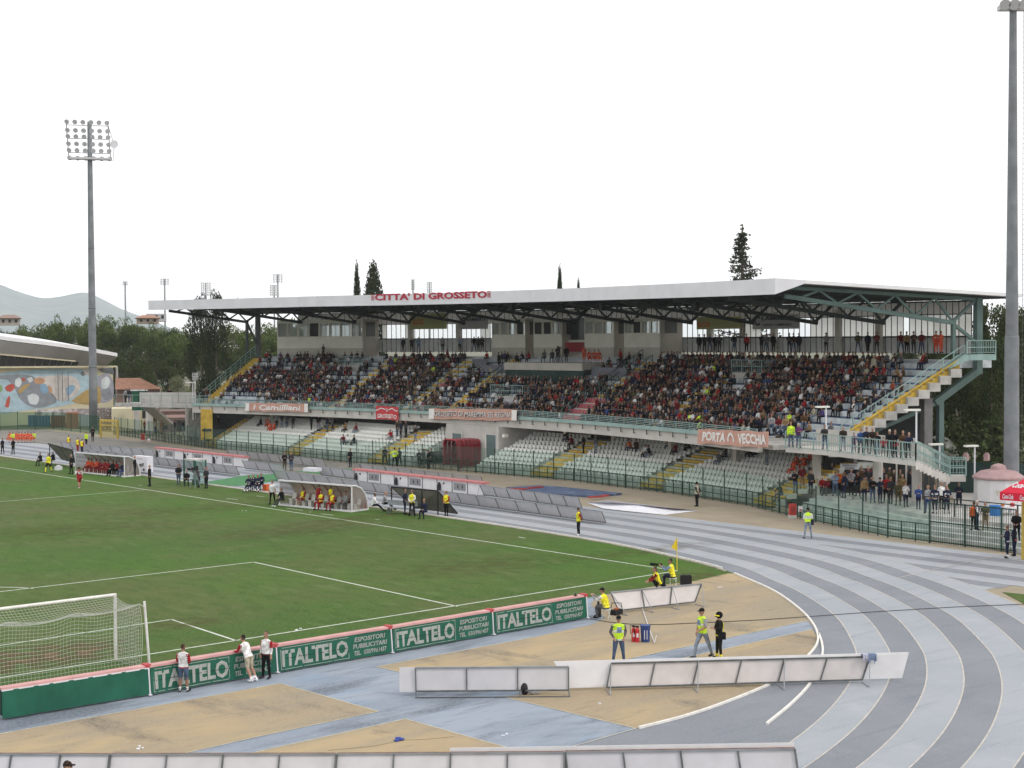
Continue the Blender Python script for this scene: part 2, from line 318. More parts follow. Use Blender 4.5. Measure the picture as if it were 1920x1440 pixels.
# worn turf in the goal mouth and corner
def worn(name, cx, cy, rx, ry, rot, col, st):
    m = bpy.data.materials.new(name); m.use_nodes = True; nt = m.node_tree; L = nt.links; b = nt.nodes['Principled BSDF']; out = nt.nodes['Material Output']
    b.inputs['Base Color'].default_value = (*col, 1); b.inputs['Roughness'].default_value = 1; b.inputs['Specular IOR Level'].default_value = .05
    tc = nt.nodes.new('ShaderNodeTexCoord'); gr = nt.nodes.new('ShaderNodeTexGradient'); gr.gradient_type = 'SPHERICAL'; mp = nt.nodes.new('ShaderNodeMapping'); mp.inputs['Scale'].default_value = (1/rx, 1/ry, 1)
    L.new(tc.outputs['Object'], mp.inputs[0]); L.new(mp.outputs[0], gr.inputs[0]); n = nt.nodes.new('ShaderNodeTexNoise'); n.inputs['Scale'].default_value = 1.1; n.inputs['Detail'].default_value = 8; L.new(tc.outputs['Object'], n.inputs['Vector'])
    mr = nt.nodes.new('ShaderNodeMapRange'); mr.inputs[1].default_value = .38; mr.inputs[2].default_value = .62; L.new(n.outputs[0], mr.inputs[0])
    mu = nt.nodes.new('ShaderNodeMath'); mu.operation = 'MULTIPLY'; L.new(mr.outputs[0], mu.inputs[0]); m3 = nt.nodes.new('ShaderNodeMath'); m3.operation = 'MULTIPLY'; m3.inputs[1].default_value = st*2.2; m3.use_clamp = True; L.new(gr.outputs[1], m3.inputs[0]); L.new(m3.outputs[0], mu.inputs[1])
    t = nt.nodes.new('ShaderNodeBsdfTransparent'); mi = nt.nodes.new('ShaderNodeMixShader'); L.new(mu.outputs[0], mi.inputs[0]); L.new(t.outputs[0], mi.inputs[1]); L.new(b.outputs[0], mi.inputs[2]); L.new(mi.outputs[0], out.inputs[0])
    mb = MB(); mb.face([(rx*math.cos(k*.3927), ry*math.sin(k*.3927), 0) for k in range(16)]); o = bpy.data.objects.new('worn_turf', mb.mesh('worn_turf', m)); COL.objects.link(o); o.location = (cx, cy, .0032+.0004*len([1 for q in bpy.data.objects if q.name.startswith('worn_turf')])); o.rotation_euler = (0, 0, rot); o['kind'] = 'structure'
gm = G(60, 1250)
worn('worn_goalmouth', gm.x, gm.y+1.6, 5.5, 2.6, 0, (.15, .105, .055), .9)
for (x, y, rx, ry, st) in ((360, 955, 9, 4, .5), (620, 985, 10, 4, .45), (900, 1060, 7, 3.5, .5), (1290, 1082, 3.2, 1.3, .9), (560, 945, 8, 1.2, .9), (700, 968, 9, 1.0, .9), (200, 990, 8, 6, .35), (40, 1000, 7, 5, .4), (520, 1000, 6, 3, .4), (1200, 1035, 8, 1.6, .5), (340, 1170, 2.5, 1.5, .6)):
    w_ = G(x, y); worn('worn_%d' % x, w_.x, w_.y, rx if x != 560 else 1.0, ry if x != 560 else 9, 0, (.13, .12, .055), st*.45)
# =================================================================== GRANDSTAND
M_white = mat('white_coated_steel', (.70, .70, .74), rough=.55, var=.05, scale=.6)
M_roofw = mat('roof_cladding', (.78, .78, .80), rough=.6, var=.05, scale=.4)
M_dark = mat('shaded_soffit', (.055, .06, .06), var=.25, scale=.8)  # shadow under the roof is put into this colour
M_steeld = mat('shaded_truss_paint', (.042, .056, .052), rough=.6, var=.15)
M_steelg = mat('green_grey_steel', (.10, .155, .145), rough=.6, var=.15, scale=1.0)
M_steelp = mat('pale_green_rail_paint', (.25, .36, .34), rough=.6, var=.12, scale=1.5)
M_parap = mat('pale_green_parapet', (.28, .38, .36), rough=.8, var=.12, scale=1.0)
M_beam = mat('whitewashed_concrete', (.52, .50, .47), rough=.9, var=.10, scale=.8, bump=.1)
M_boxw = mat('press_box_wall', (.74, .72, .66), rough=.8, var=.06, scale=.8)
M_boxg = mat('press_box_plinth', (.50, .48, .43), rough=.85, var=.08, scale=.8)
M_boxs = mat('press_box_side_wall', (.58, .53, .46), rough=.85, var=.1, scale=.8)
M_rise = mat('terrace_riser_paint', (.52, .56, .58), rough=.85, var=.2, scale=1.3)
M_tread = mat('blue_terrace_tread', (.13, .18, .28), rough=.85, var=.25, scale=1.2)
M_yel = mat('yellow_stair_paint', (.56, .38, .07), rough=.8, var=.22, scale=1.6)
M_ygr = mat('worn_yellow_stair', (.42, .38, .15), rough=.85, var=.25, scale=1.5)
M_bowl = mat('bowl_concrete', (.42, .45, .42), rough=.9, var=.18, scale=1.2)
M_seatw = mat('white_seat_plastic', (.68, .68, .64), rough=.5, var=.08, scale=2)
M_black = mat('black_metal', (.018, .018, .02), rough=.6)
M_mull = mat('dark_mullion', (.03, .032, .032), rough=.6)
M_opq = mat('grey_wall_panel', (.60, .60, .59), rough=.7, var=.1, scale=1.5)
M_trl = glassy('translucent_sheet', (.7, .7, .7), .86, .3, (.70, .71, .68), trans=.75)
M_up = glassy('upper_wall_sheet', (.5, .5, .5), .95, .5, (.50, .47, .44), trans=.35)
M_clear = glassy('clear_glass', (.9, .93, .93), .12, .05, (.3, .32, .32))
M_boxglass = glassy('box_window_glass', (.55, .60, .60), .45, .08, (.28, .31, .28))
M_boxopen = mat('dark_opening', (.035, .035, .035))
M_red = mat('deep_red_cloth', (.28, .02, .03), rough=.8, var=.15, scale=2)
THR, THL = -21.4, 18.9
def zf(th): return np.interp(th, [-21.6, -13.5, -2.6, 9, 20.7], [15.1, 15.35, 15.62, 15.88, 15.95])
def zr(th, r): return zf(th) + 1.12 - (r-130.4)*.047           # roof top
def r_at(i): return 135.2+.92*i
def z_at(i): return 4.55+.5*i
NR = 12
stand = thing('grandstand', 'long curved grandstand with white cantilever roof, press boxes and two tiers of seating', 'grandstand', P(133, 0, 0))
# roof: slab and front fascia wedge
mb = MB(); a = THR-.35
while a < 20.6:
    b = min(a+1.0, 20.7)
    mb.hexa([P(132.8, a, zr(a, 132.8)-.24), P(151.2, a, zr(a, 151.2)-.24), P(151.2, b, zr(b, 151.2)-.24), P(132.8, b, zr(b, 132.8)-.24)],
            [P(132.8, a, zr(a, 132.8)), P(151.2, a, zr(a, 151.2)), P(151.2, b, zr(b, 151.2)), P(132.8, b, zr(b, 132.8))]); a = b
roof = part('roof', mb, M_roofw, stand)
a = THR-.35
while a < 20.6:
    b = min(a+4.0, 20.7); m2 = MB(); n_ = max(1, round(b-a))
    for k_ in range(n_):
        u, w = a+(b-.012-a)*k_/n_, a+(b-.012-a)*(k_+1)/n_
        A = [P(130.4, u, zf(u)), P(130.4, u, zr(u, 130.4)), P(132.79, u, zr(u, 132.8)), P(132.79, u, zr(u, 132.8)-.24)]
        B = [P(130.4, w, zf(w)), P(130.4, w, zr(w, 130.4)), P(132.79, w, zr(w, 132.8)), P(132.79, w, zr(w, 132.8)-.24)]
        i_ = len(m2.v); m2.v += [tuple(p) for p in A+B]
        for q in ((0, 1, 5, 4), (1, 2, 6, 5), (2, 3, 7, 6), (3, 0, 4, 7))+(((3, 2, 1, 0),) if k_ == 0 else ())+(((4, 5, 6, 7),) if k_ == n_-1 else ()): m2.f.append(tuple(i_+z for z in q)); m2.m.append(0)
    part('fascia_panel', m2, M_white, stand); a = b
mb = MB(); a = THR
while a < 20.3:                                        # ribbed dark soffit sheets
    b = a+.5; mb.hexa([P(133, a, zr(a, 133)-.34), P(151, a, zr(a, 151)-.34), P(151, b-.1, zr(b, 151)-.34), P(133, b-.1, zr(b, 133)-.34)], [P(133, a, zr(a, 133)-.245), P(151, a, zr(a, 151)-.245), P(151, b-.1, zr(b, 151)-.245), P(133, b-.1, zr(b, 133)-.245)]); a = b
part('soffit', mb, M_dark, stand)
# trusses
def ze(th): return 13.1+1.5*(th+21.3)/40
truss_th = [-21.2+3.42*k for k in range(13)]
for k, th in enumerate(truss_th):
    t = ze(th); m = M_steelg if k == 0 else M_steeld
    mb = MB(); up = lambda r: zr(th, r)-.52; zbot = lambda r: t+(r-146.1)*((zf(th)-.1-t)/(131.9-146.1))
    mb.bar(P(131.9, th, zf(th)-.1), P(146.3, th, t), .30, .30)
    tr = part('roof_truss', mb, m, stand)
    mb = MB(); mb.bar(P(132.2, th, up(132.2)), P(148.4, th, up(148.4)), .26, .24); part('top_chord', mb, m, tr)
    nb = [146.1, 142.8, 139.5, 136.2, 133.2]; ntp = [144.5, 141.1, 137.9, 134.7]
    for j in range(4):
        mb = MB(); mb.bar(P(nb[j], th, zbot(nb[j])+.1), P(ntp[j], th, up(ntp[j])-.08), .14, .14); part('diagonal', mb, m, tr)
        mb = MB(); mb.bar(P(nb[j+1], th, zbot(nb[j+1])+.1), P(ntp[j], th, up(ntp[j])-.08), .14, .14); part('diagonal', mb, m, tr)
    mb = MB(); mb.bar(P(146.1, th, t+.1), P(148.2, th, up(148.2)), .2, .2); part('diagonal', mb, m, tr)
    if k == 0 or k == 12:
        for nm, a_, b_, w in (('rear_column', P(148.35, th, 9.3), P(148.35, th, up(148.4)+.1), .5), ('tie_post', P(146.15, th, 10.8), P(146.15, th, t), .28), ('diagonal', P(146.2, th, t-.1), P(148.3, th, 11.6), .22),
                              ('knee_beam', P(148.3, th, 9.5), P(144.5, th, 7.2), .48), ('column', P(145.0, th, 0), P(145.0, th, 7.4), .42), ('knee_beam', P(144.9, th, 7.3), P(137.5, th, 4.6), .3)):
            mb = MB(); mb.bar(a_, b_, w, w, up=(math.cos(rad(th)), math.sin(rad(th)), 0)); part(nm, mb, m, stand)
# floodlamps and loudspeakers hung under the front of the roof
for i, px in enumerate((1303, 1128, 560, 446, 822, 960)):
    p = CY(px, 572, 133.5); mb = MB(); mb.box((p.x, p.y, p.z-.5), .5, .5, .7, 0, 0); mb.tube([(p.x, p.y, p.z+.1), (p.x, p.y, p.z+.9)], .04, 5)
    part('loudspeaker', mb, M_black, stand)

# upper terrace, one object per step row
cuts = [18.9, 10.3, 5.4, 2.6, -5.6, -11.0, -21.4]; hw = .29
def segs(r):
    out = []
    for a, b in zip(cuts, cuts[1:]): out.append((a-hw*135/r, b+hw*135/r))
    return out
for i in range(NR):
    mb = MB(); r0, r1, z = r_at(i), r_at(i+1), z_at(i); zb = z-.5 if i else 4.2
    mb.arc(r0, r1, THR+.0, THL, zb, z-.012, 1.0, 0)
    for a, b in segs(r0): mb.arc(r0+.42, r1-.002, b, a, z-.01, z+.004, 1.0, 1); mb.arc(r0-.03, r0+.4, b, a, z-.36, z+.02, 1.0, 0); mb.arc(r0-.05, r0-.005, b, a, z-.50, z-.362, 1.0, 1)
    part('terrace_row', mb, [M_rise, M_tread], stand)
mb = MB(); mb.arc(r_at(NR), 149.9, THR+.35, THL-.2, z_at(NR-1)-.3, z_at(NR-1)+.25, 1.0); part('top_walkway', mb, M_rise, stand)
for c in cuts:                                          # yellow aisles of steps
    mb = MB(); wd = .8 if c in (18.9, -21.4) else .70
    for i in range(NR):
        for h in (0, 1):
            r0 = r_at(i)-.46+.46*h; z = z_at(i)-.25*(1-h)
            lo, hi = c-wd/2 if c != -21.4 else c-.1, c+wd/2
            if c == 18.9: lo, hi = c-.2, c+.35
            if c == -21.4: lo, hi = c-.30, c+.12
            mb.arc(r0, r0+.47, lo, hi, z-.6 if abs(c) > 18 else z-.3, z+.012, 1.0)
    part('stair_aisle', mb, M_yel, stand)
# concrete stringer steps under the right end stair
mb = MB()
for i in range(NR): mb.arc(r_at(i)-.5, r_at(i)+.43, THR-.42, THR-.305, z_at(i)-.95, z_at(i)-.32, 1.0)
part('stair_stringer', mb, M_conc, stand)
mb = MB()
mb.hexa([P(136, THR+.7, .1), P(144.6, THR+.7, .1), P(144.6, THR+.9, .1), P(136, THR+.9, .1)], [P(136, THR+.7, 3.9), P(144.6, THR+.7, 8.6), P(144.6, THR+.9, 8.6), P(136, THR+.9, 3.9)]); part('end_shade_sheet', mb, mat('deep_shade_render', (.028, .032, .032), var=.3), stand)  # dark sheet added for the shade under the open end stair
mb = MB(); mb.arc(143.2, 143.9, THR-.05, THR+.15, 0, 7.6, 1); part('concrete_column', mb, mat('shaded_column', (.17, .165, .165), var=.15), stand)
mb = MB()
mb.hexa([P(136, THL-.3, .1), P(149, THL-.3, .1), P(149, THL+.2, .1), P(136, THL+.2, .1)], [P(136, THL-.3, 3.6), P(149, THL-.3, 9.6), P(149, THL+.2, 9.6), P(136, THL+.2, 3.6)]); part('end_shade_sheet', mb, mat('deep_shade_render', (.028, .032, .032), var=.3), stand)  # left end sheet, with the same shade put into its colour
mb = MB(); mb.arc(146.4, 148.7, THR-.45, THR-.1, 10.35, 10.78, 1); mb.hexa([P(144.6, THR-.44, 9.75), P(146.4, THR-.44, 10.35), P(146.4, THR-.1, 10.35), P(144.6, THR-.1, 9.75)], [P(145.9, THR-.44, 10.76), P(146.4, THR-.44, 10.76), P(146.4, THR-.1, 10.76), P(145.9, THR-.1, 10.76)])
part('landing', mb, M_steelp, stand)
def rail_line(name, pts, parent, h=1.0, nb=2, m=None, pr=.035, rr=.03, bars=0, step=None, kw={}):
    """sloping hand rail: posts at every point and rails between them"""
    mb = MB(); m = m or M_steelp
    for p in pts: mb.bar(p, Vector(p)+Vector((0, 0, h)), pr*2, pr*2, up=(1, 0, 0))
    for j in range(nb):
        hh = h*(1-j*.5) if nb <= 2 else h*(1-j/(nb))
        for a_, b_ in zip(pts, pts[1:]): mb.bar(Vector(a_)+Vector((0, 0, hh)), Vector(b_)+Vector((0, 0, hh)), rr*2, rr*2)
    if bars:
        for a_, b_ in zip(pts, pts[1:]):
            a_, b_ = Vector(a_), Vector(b_); L = (b_-a_).length; n = max(2, int(L/bars))
            for q in range(1, n): p = a_.lerp(b_, q/n); mb.bar(p+Vector((0, 0, .1)), p+Vector((0, 0, h)), .02, .02, up=(1, 0, 0))
            mb.bar(a_+Vector((0, 0, .1)), b_+Vector((0, 0, .1)), .03, .03)
    return part(name, mb, m, parent, **kw)
def slope_pts(th, i0, i1, dr=0, n=6):
    return [P(r_at(i0)+(r_at(i1)-r_at(i0))*k/n+dr, th, z_at(i0)+(z_at(i1)-z_at(i0))*k/n) for k in range(n+1)]
rail_line('stair_rail', slope_pts(THR-.33, .6, 11.9, 0, 11), stand)
rail_line('stair_rail', [P(146.2, THR-.42, 10.8), P(148.7, THR-.42, 10.8), P(148.7, THR+.2, 10.8)], stand, bars=.2)
mb = MB(); mb.bar(slope_pts(THR-.40, .6, 11.2)[0]+Vector((0, 0, .25)), slope_pts(THR-.40, .6, 11.2)[-1]+Vector((0, 0, .25)), .06, .08); part('stair_rail', mb, M_yel, stand)
rail_line('stair_rail', slope_pts(THL+.4, .4, 11.8, 0, 11), stand, h=1.15, nb=3)
mbp = MB()
for a_, b_ in zip(slope_pts(THL+.42, .4, 11.8, 0, 11), slope_pts(THL+.42, .4, 11.8, 0, 11)[1:]): mbp.face([a_+Vector((0, 0, .1)), b_+Vector((0, 0, .1)), b_+Vector((0, 0, 1.1)), a_+Vector((0, 0, 1.1))])
part('mesh_screen', mbp, glassy('green_mesh_screen', (.5, .6, .55), .35, .8, (.1, .2, .17)), stand)
for th, i0, i1 in ((5.0, 0, 9), (-5.1, 0, 8), (2.2, 4, 9), (-6.1, 3, 10), (-5.1, 6, 11)):
    rail_line('stair_rail', slope_pts(th, i0, i1, 0, 8), stand, h=1.05, nb=2, m=M_steelg)
# vomitory guard rails in the terrace
for px, py, w, dpt in ((1400, 705, 4.2, 2.0), (950, 748, 5.0, 1.4), (655, 690, 3.6, 1.4)):
    lo, hi = 130., 160.
    for _ in range(40):
        q = CY(px, py, (lo+hi)/2)
        if q.z > 4.55+((lo+hi)/2-135.2)*.545: lo = (lo+hi)/2
        else: hi = (lo+hi)/2
    th = math.degrees(math.atan2(q.y-SC[1], q.x-SC[0])); dw = math.degrees(w/2/lo)
    rail_line('guard_rail', [P(lo+dpt, th-dw, q.z+.3), P(lo, th-dw, q.z+.3), P(lo, th-dw/3, q.z+.3), P(lo, th+dw/3, q.z+.3), P(lo, th+dw, q.z+.3), P(lo+dpt, th+dw, q.z+.3)], stand, h=1.1, bars=.25)
    mb = MB(); mb.arc(lo, lo+.18, th-dw, th+dw, q.z-.5, q.z+.3, 1); part('guard_wall', mb, M_beam, stand)
# back wall: mullions, rail, panels and panes
zs = lambda t: 12.1+.33*(t+20)/38
mb = MB(); a = -20.3; ths = []
while a < 17.8: ths.append(a); a += .29
def ztop(th): return zr(th, 149.6)-.50
for th in ths: mb.bar(P(149.6, th, 10.75), P(149.6, th, ztop(th)), .06, .05, up=(math.cos(rad(th)), math.sin(rad(th)), 0))
mb.arc(149.5, 149.68, ths[0], ths[-1], 12.05, 12.17, 1.0, zf=lambda t: .33*(t+20)/38); mb.arc(149.5, 149.7, ths[0], ths[-1], -.08, .04, 1.0, zf=ztop); mb.arc(149.54, 149.66, ths[0], ths[-1], 1.72, 1.79, 1.0, zf=lambda t: zs(t))
part('mullions', mb, M_mull, stand)
zs = lambda t: 12.1+.33*(t+20)/38
rb = random.Random(3)
for k, (a, b) in enumerate(zip(ths, ths[1:])):
    mb = MB(); mb.face([P(149.62, a+.015, 10.8), P(149.62, b-.015, 10.8), P(149.62, b-.015, zs(b)-.05), P(149.62, a+.015, zs(a)-.05)]); part('wall_panel', mb, M_opq, stand)
for k, (a, b) in enumerate(zip(ths, ths[1:])):
    mb = MB(); mb.face([P(149.62, a+.015, zs(a)+.07), P(149.62, b-.015, zs(b)+.07), P(149.62, b-.015, zs(b)+1.74), P(149.62, a+.015, zs(a)+1.74)])
    part('pane', mb, M_trl if (a < -12.6 and rb.random() < .985) or rb.random() < .30 else M_clear, stand)
for a, b in zip(ths, ths[1:]):
    mb = MB(); mb.face([P(149.62, a+.015, zs(a)+1.78), P(149.62, b-.015, zs(b)+1.78), P(149.62, b-.015, ztop(b)-.05), P(149.62, a+.015, ztop(a)-.05)]); part('upper_panel', mb, M_up, stand)
# grey broad piers in the back wall and hanging advertising cloths
for px in (1331, 1451, 1572, 1648, 770, 860):
    q = CY(px, 620, 149.3); th = math.degrees(math.atan2(q.y-SC[1], q.x-SC[0])); mb = MB(); mb.arc(149.15, 149.45, th-.13, th+.13, 10.8, 14.5, 1); part('pier', mb, M_boxg, stand)
# press boxes
def pane_row(parent, r, th0, th1, z0, z1_, n, seedy):
    rr_ = random.Random(seedy)
    for k in range(n):
        a = th0+(th1-th0)*k/n+.04; b = th0+(th1-th0)*(k+1)/n-.04
        w = MB(); w.face([P(r-.03, a, z0), P(r-.03, b, z0), P(r-.03, b, z1_), P(r-.03, a, z1_)])
        fr = MB()
        for (pa, pb) in ((P(r-.05, a, z0), P(r-.05, b, z0)), (P(r-.05, b, z0), P(r-.05, b, z1_)), (P(r-.05, b, z1_), P(r-.05, a, z1_)), (P(r-.05, a, z1_), P(r-.05, a, z0))): fr.bar(pa, pb, .07, .07, up=(1, 0, 0) if abs(pa.z-pb.z) > .1 else (0, 0, 1))
        f = part('window_frame', fr, M_boxw, parent); op = rr_.random() < .32
        part('pane', w, M_boxopen if op else M_boxglass, f)
for n, (t0, t1, nw) in enumerate(((12.58, 18.0, 8), (2.42, 4.47, 4), (.18, 1.9, 3), (-2.93, -1.18, 3), (-5.63, -3.54, 4))):
    zt = 14.25+.7*(t0+5.6)/23.7; z0 = 9.95; rf_ = 146.35; zw0, zw1 = z0+2.75, zt-.35
    mb = MB()
    mb.arc(rf_, rf_+.15, t0, t1, z0, z0+1.35, .5, 1); mb.arc(rf_, rf_+.15, t0, t1, z0+1.352, zw0, .5, 0); mb.arc(rf_, rf_+.15, t0, t1, zw1, zt, .5, 0)
    for k in range(nw+1): c = t0+(t1-t0)*k/nw; mb.arc(rf_, rf_+.14, max(t0, c-.04), min(t1, c+.04), zw0+.002, zw1-.002, .5, 0)
    mb.arc(rf_+.152, 149.3, t0, t0+.06, z0, zt, .5, 2); mb.arc(rf_+.152, 149.3, t1-.06, t1, z0, zt, .5, 2); mb.arc(rf_+.152, 149.3, t0+.062, t1-.062, zt-.12, zt-.002, .5, 2)
    mb.arc(rf_+.16, 149.2, t0+.07, t1-.07, zw0-.15, zw0-.05, .5, 2)
    bx = part('press_box', mb, [M_boxw, M_boxg, M_boxs], stand)
    pane_row(stand, rf_, t0+.03, t1-.03, zw0+.02, zw1-.02, nw, 20+n)
    sw = MB(); sw.face([P(147.0, t0-.012, zw0), P(148.6, t0-.012, zw0), P(148.6, t0-.012, zw1), P(147.0, t0-.012, zw1)]); part('side_window', sw, mat('dim_side_glass', (.12, .12, .11), rough=.2), stand)
# recess with the glazed studio and the red cloth between the boxes
mb = MB(); mb.arc(147.6, 147.7, -1.17, .17, 12.1, 14.4, .5); part('studio_glass', mb, mat('dark_studio_glass', (.04, .045, .05), rough=.15), stand)
mb = MB(); mb.arc(146.7, 146.78, -1.12, .13, 10.85, 11.85, .5, 0); rc = part('red_hanging', mb, M_red, stand)
mb = MB(); mb.arc(147.3, 147.5, -1.17, .17, 11.85, 12.08, .5); part('recess_sill', mb, M_boxw, stand)
# VIP platform
mb = MB(); mb.arc(141.6, 146.3, -3.3, 1.6, 9.1, 9.75, .5); mb.arc(141.3, 141.59, -3.3, 1.6, 9.0, 9.75, .5); part('camera_platform', mb, M_boxg, stand)
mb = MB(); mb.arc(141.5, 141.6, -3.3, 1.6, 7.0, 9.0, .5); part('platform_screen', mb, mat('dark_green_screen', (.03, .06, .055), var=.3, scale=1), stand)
for t0, t1, r, z in ((1.7, 3.6, 142.6, 8.6), (3.7, 4.6, 143.6, 9.2), (-5.5, -3.4, 142.3, 8.5)):
    mb = MB(); mb.arc(r, r+.06, t0, t1, z, z+.85, .5); mb.arc(r+.07, r+.6, t0, t1, z+.8, z+.85, .5); part('press_desk', mb, mat('grey_blue_desk', (.17, .18, .22), var=.1), stand)
    rail_line('platform_rail', [P(r+.1, t0, z-.3), P(r+.1, (t0+t1)/2, z-.3), P(r+.1, t1, z-.3)], stand, h=1.0)
M_rs = mat('red_shell_seat', (.40, .10, .12), rough=.5); rsm = MB(); rsm.box((0, 0, 0), .44, .4, .1); rsm.hexa([(-.22, .15, .1), (.22, .15, .1), (.22, .2, .1), (-.22, .2, .1)], [(-.2, .22, .42), (.2, .22, .42), (.2, .26, .42), (-.2, .26, .42)]); rsme = rsm.mesh('red_seat', M_rs)
for t0, t1, i0, i1 in ((-6.1, -5.0, 0, 4), (-6.0, -5.2, 8, 9), (3.0, 4.9, 0, 2), (4.3, 5.2, 5, 7)):      # red shell seats of the VIP block
    for i in range(i0, i1):
        a = t0
        while a < t1: shared('red_seat', rsme, stand, P(r_at(i)+.2, a, z_at(i)+.03), rad(a-90)); a += .21
# deck: slab, white front beam, green parapet with rails
mb = MB(); mb.arc(130.42, 135.2, -21.6, 17.6, 4.2, 4.52, 1.0); part('deck_slab', mb, M_conc, stand)
mb = MB(); mb.arc(130.0, 130.4, -21.0, 17.6, 3.95, 4.78, 1.0); part('front_beam', mb, M_beam, stand)
mb = MB(); mb.arc(129.93, 130.05, -21.0, 17.6, 4.785, 5.06, 1.0); mb.arc(129.8, 129.93, -21., 17.6, 4.75, 4.85, 1.0); part('parapet', mb, M_parap, stand)
mb = MB()
for k in range(4): mb.arc(129.95, 130.0, -21.0, 17.6, 5.15+.135*k, 5.19+.14*k, 1.0)
part('parapet_rails', mb, M_steelp, stand)
a = -21.0
while a <= 17.7:
    mb = MB(); mb.bar(P(129.9, a, 5.0), P(129.9, a, 5.62), .05, .05, up=(1, 0, 0)); part('rail_post', mb, M_steelp, stand)
    mb = MB(); mb.bar(P(129.86, a+.2, 4.35), P(129.86, a+.2, 4.76), .05, .05, up=(1, 0, 0)); mb.bar(P(129.86, a+.2, 4.4), P(130.0, a+.2, 4.4), .04, .04); part('bracket', mb, M_mull, stand)
    a += .86
# ------------------------------------------------ lower tier follows the fence line
FP = [(1960, 1050), (1844, 1029.5), (1665, 1007), (1530, 978), (1400, 947), (1280, 928), (1077, 902), (893, 886), (640, 866), (400, 842), (215, 815)]
FW = [Vector(G(*q)) for q in FP]
_fa = [math.degrees(math.atan2(p.y-SC[1], p.x-SC[0])) for p in FW]; _fr = [math.hypot(p.x-SC[0], p.y-SC[1]) for p in FW]
def rf(th): return float(np.interp(th, _fa, _fr))
def rb_(i, th): return rf(th)+1.1+.85*i
def zb_(i): return .62+.33*i
BLK = [(16.9, -.15), (-4.05, -21.2)]
NB = 8
lcuts = [16.5, 8.9, 2.0, -8.0, -14.2, -20.6]
def varc(mb, i, t0, t1, d0, d1, za, zb, mi=0, step=1.0):
    n = max(1, int(abs(t1-t0)/step))
    for k in range(n):
        a = t0+(t1-t0)*k/n; b = t0+(t1-t0)*(k+1)/n
        ra, rb2 = rb_(i, a), rb_(i, b)
        mb.hexa([P(ra+d0, a, za), P(ra+d1, a, za), P(rb2+d1, b, za), P(rb2+d0, b, za)], [P(ra+d0, a, zb), P(ra+d1, a, zb), P(rb2+d1, b, zb), P(rb2+d0, b, zb)], mi)
for hi, lo in BLK:
    for i in range(NB):
        mb = MB(); varc(mb, i, lo, hi, 0, .85 if i < NB-1 else 2.2, 0 if i == 0 else zb_(i)-.36, zb_(i)); part('lower_terrace_row', mb, M_bowl, stand)
for c in lcuts:
    mb = MB()
    for i in range(NB):
        for h in (0, 1): varc(mb, i, c-.55, c+.55, -.42+.42*h, .01+.42*h, zb_(i)-.5, zb_(i)-.16*(1-h)+.012, 0, .5)
    part('lower_stair_aisle', mb, M_yel, stand)
# one seat: shell with low back, black block painting the shadowed gap between seats
sm = MB(); sm.hexa([(-.24, .0, .22), (.24, .0, .22), (.24, .36, .20), (-.24, .36, .20)], [(-.24, 0, .27), (.24, 0, .27), (.24, .36, .24), (-.24, .36, .24)])
sm.hexa([(-.235, .36, .20), (.235, .36, .20), (.235, .39, .20), (-.235, .39, .20)], [(-.22, .41, .44), (.22, .41, .44), (.22, .44, .44), (-.22, .44, .44)])
sm.hexa([(-.24, -.02, .01), (.24, -.02, .01), (.24, .0, .01), (-.24, .0, .01)], [(-.24, -.02, .265), (.24, -.02, .265), (.24, 0, .265), (-.24, 0, .265)])
sm.box((.2, -.03, .15), .10, .03, .07, 0, 1)
seat_me = sm.mesh('seat', [M_seatw, M_black]); seat_list = []
for hi, lo in BLK:
    for i in range(NB):
        a = lo+.3
        while a < hi-.2:
            if min(abs(a-c) for c in lcuts) > .68: seat_list.append((P(rb_(i, a)+.12, a, zb_(i)), a))
            a += math.degrees(.49/rb_(i, a))
seat_list.sort(key=lambda s: (s[0]-CAM).length)
for p, a in seat_list[:300]: shared('seat', seat_me, stand, p, rad(a-90))
rest = MB(); sv = [Vector(v) for v in sm.v]
for p, a in seat_list[300:]:
    Rm = Matrix.Rotation(rad(a-90), 3, 'Z'); i0 = len(rest.v); rest.v += [tuple(Rm@v+p) for v in sv]; rest.f += [tuple(i0+k for k in f) for f in sm.f]; rest.m += sm.m
part('seat_rows', rest, [M_seatw, M_black], stand, kind='stuff')
# walls under the deck
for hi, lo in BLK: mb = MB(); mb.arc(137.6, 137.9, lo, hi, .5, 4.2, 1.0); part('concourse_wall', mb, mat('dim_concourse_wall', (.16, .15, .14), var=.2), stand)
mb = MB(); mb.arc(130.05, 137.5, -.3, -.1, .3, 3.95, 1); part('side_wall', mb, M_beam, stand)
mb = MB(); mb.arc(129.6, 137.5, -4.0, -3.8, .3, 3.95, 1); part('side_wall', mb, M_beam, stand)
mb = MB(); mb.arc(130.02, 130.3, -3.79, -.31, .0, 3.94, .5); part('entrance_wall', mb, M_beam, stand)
for t0, t1, z0, z1_ in ((-1.25, -.6, .9, 3.0), (-3.72, -2.95, .6, 3.1)):
    mb = MB(); mb.arc(129.95, 130.01, t0, t1, z0, z1_, 1); d = part('door', mb, mat('grey_green_door', (.12, .17, .17), rough=.5), stand)
    mb = MB(); mb.arc(129.90, 129.95, t0-.05, t0, z0, z1_+.08, 1); mb.arc(129.90, 129.95, t1, t1+.05, z0, z1_+.08, 1); part('door_frame', mb, M_boxw, d)
mb = MB(); mb.box(P(129.9, -4.3, 3.0), .5, .3, .3, rad(-3)); part('air_unit', mb, M_boxw, stand)
# interior piers under the deck
for th in (-4.6, -8.8, -12.4, -16.4, 5.5, 10.2, 14.0):
    mb = MB(); mb.arc(134.6, 135.0, th, th+.2, 1, 4.2, 1); part('pier', mb, M_boxs, stand)
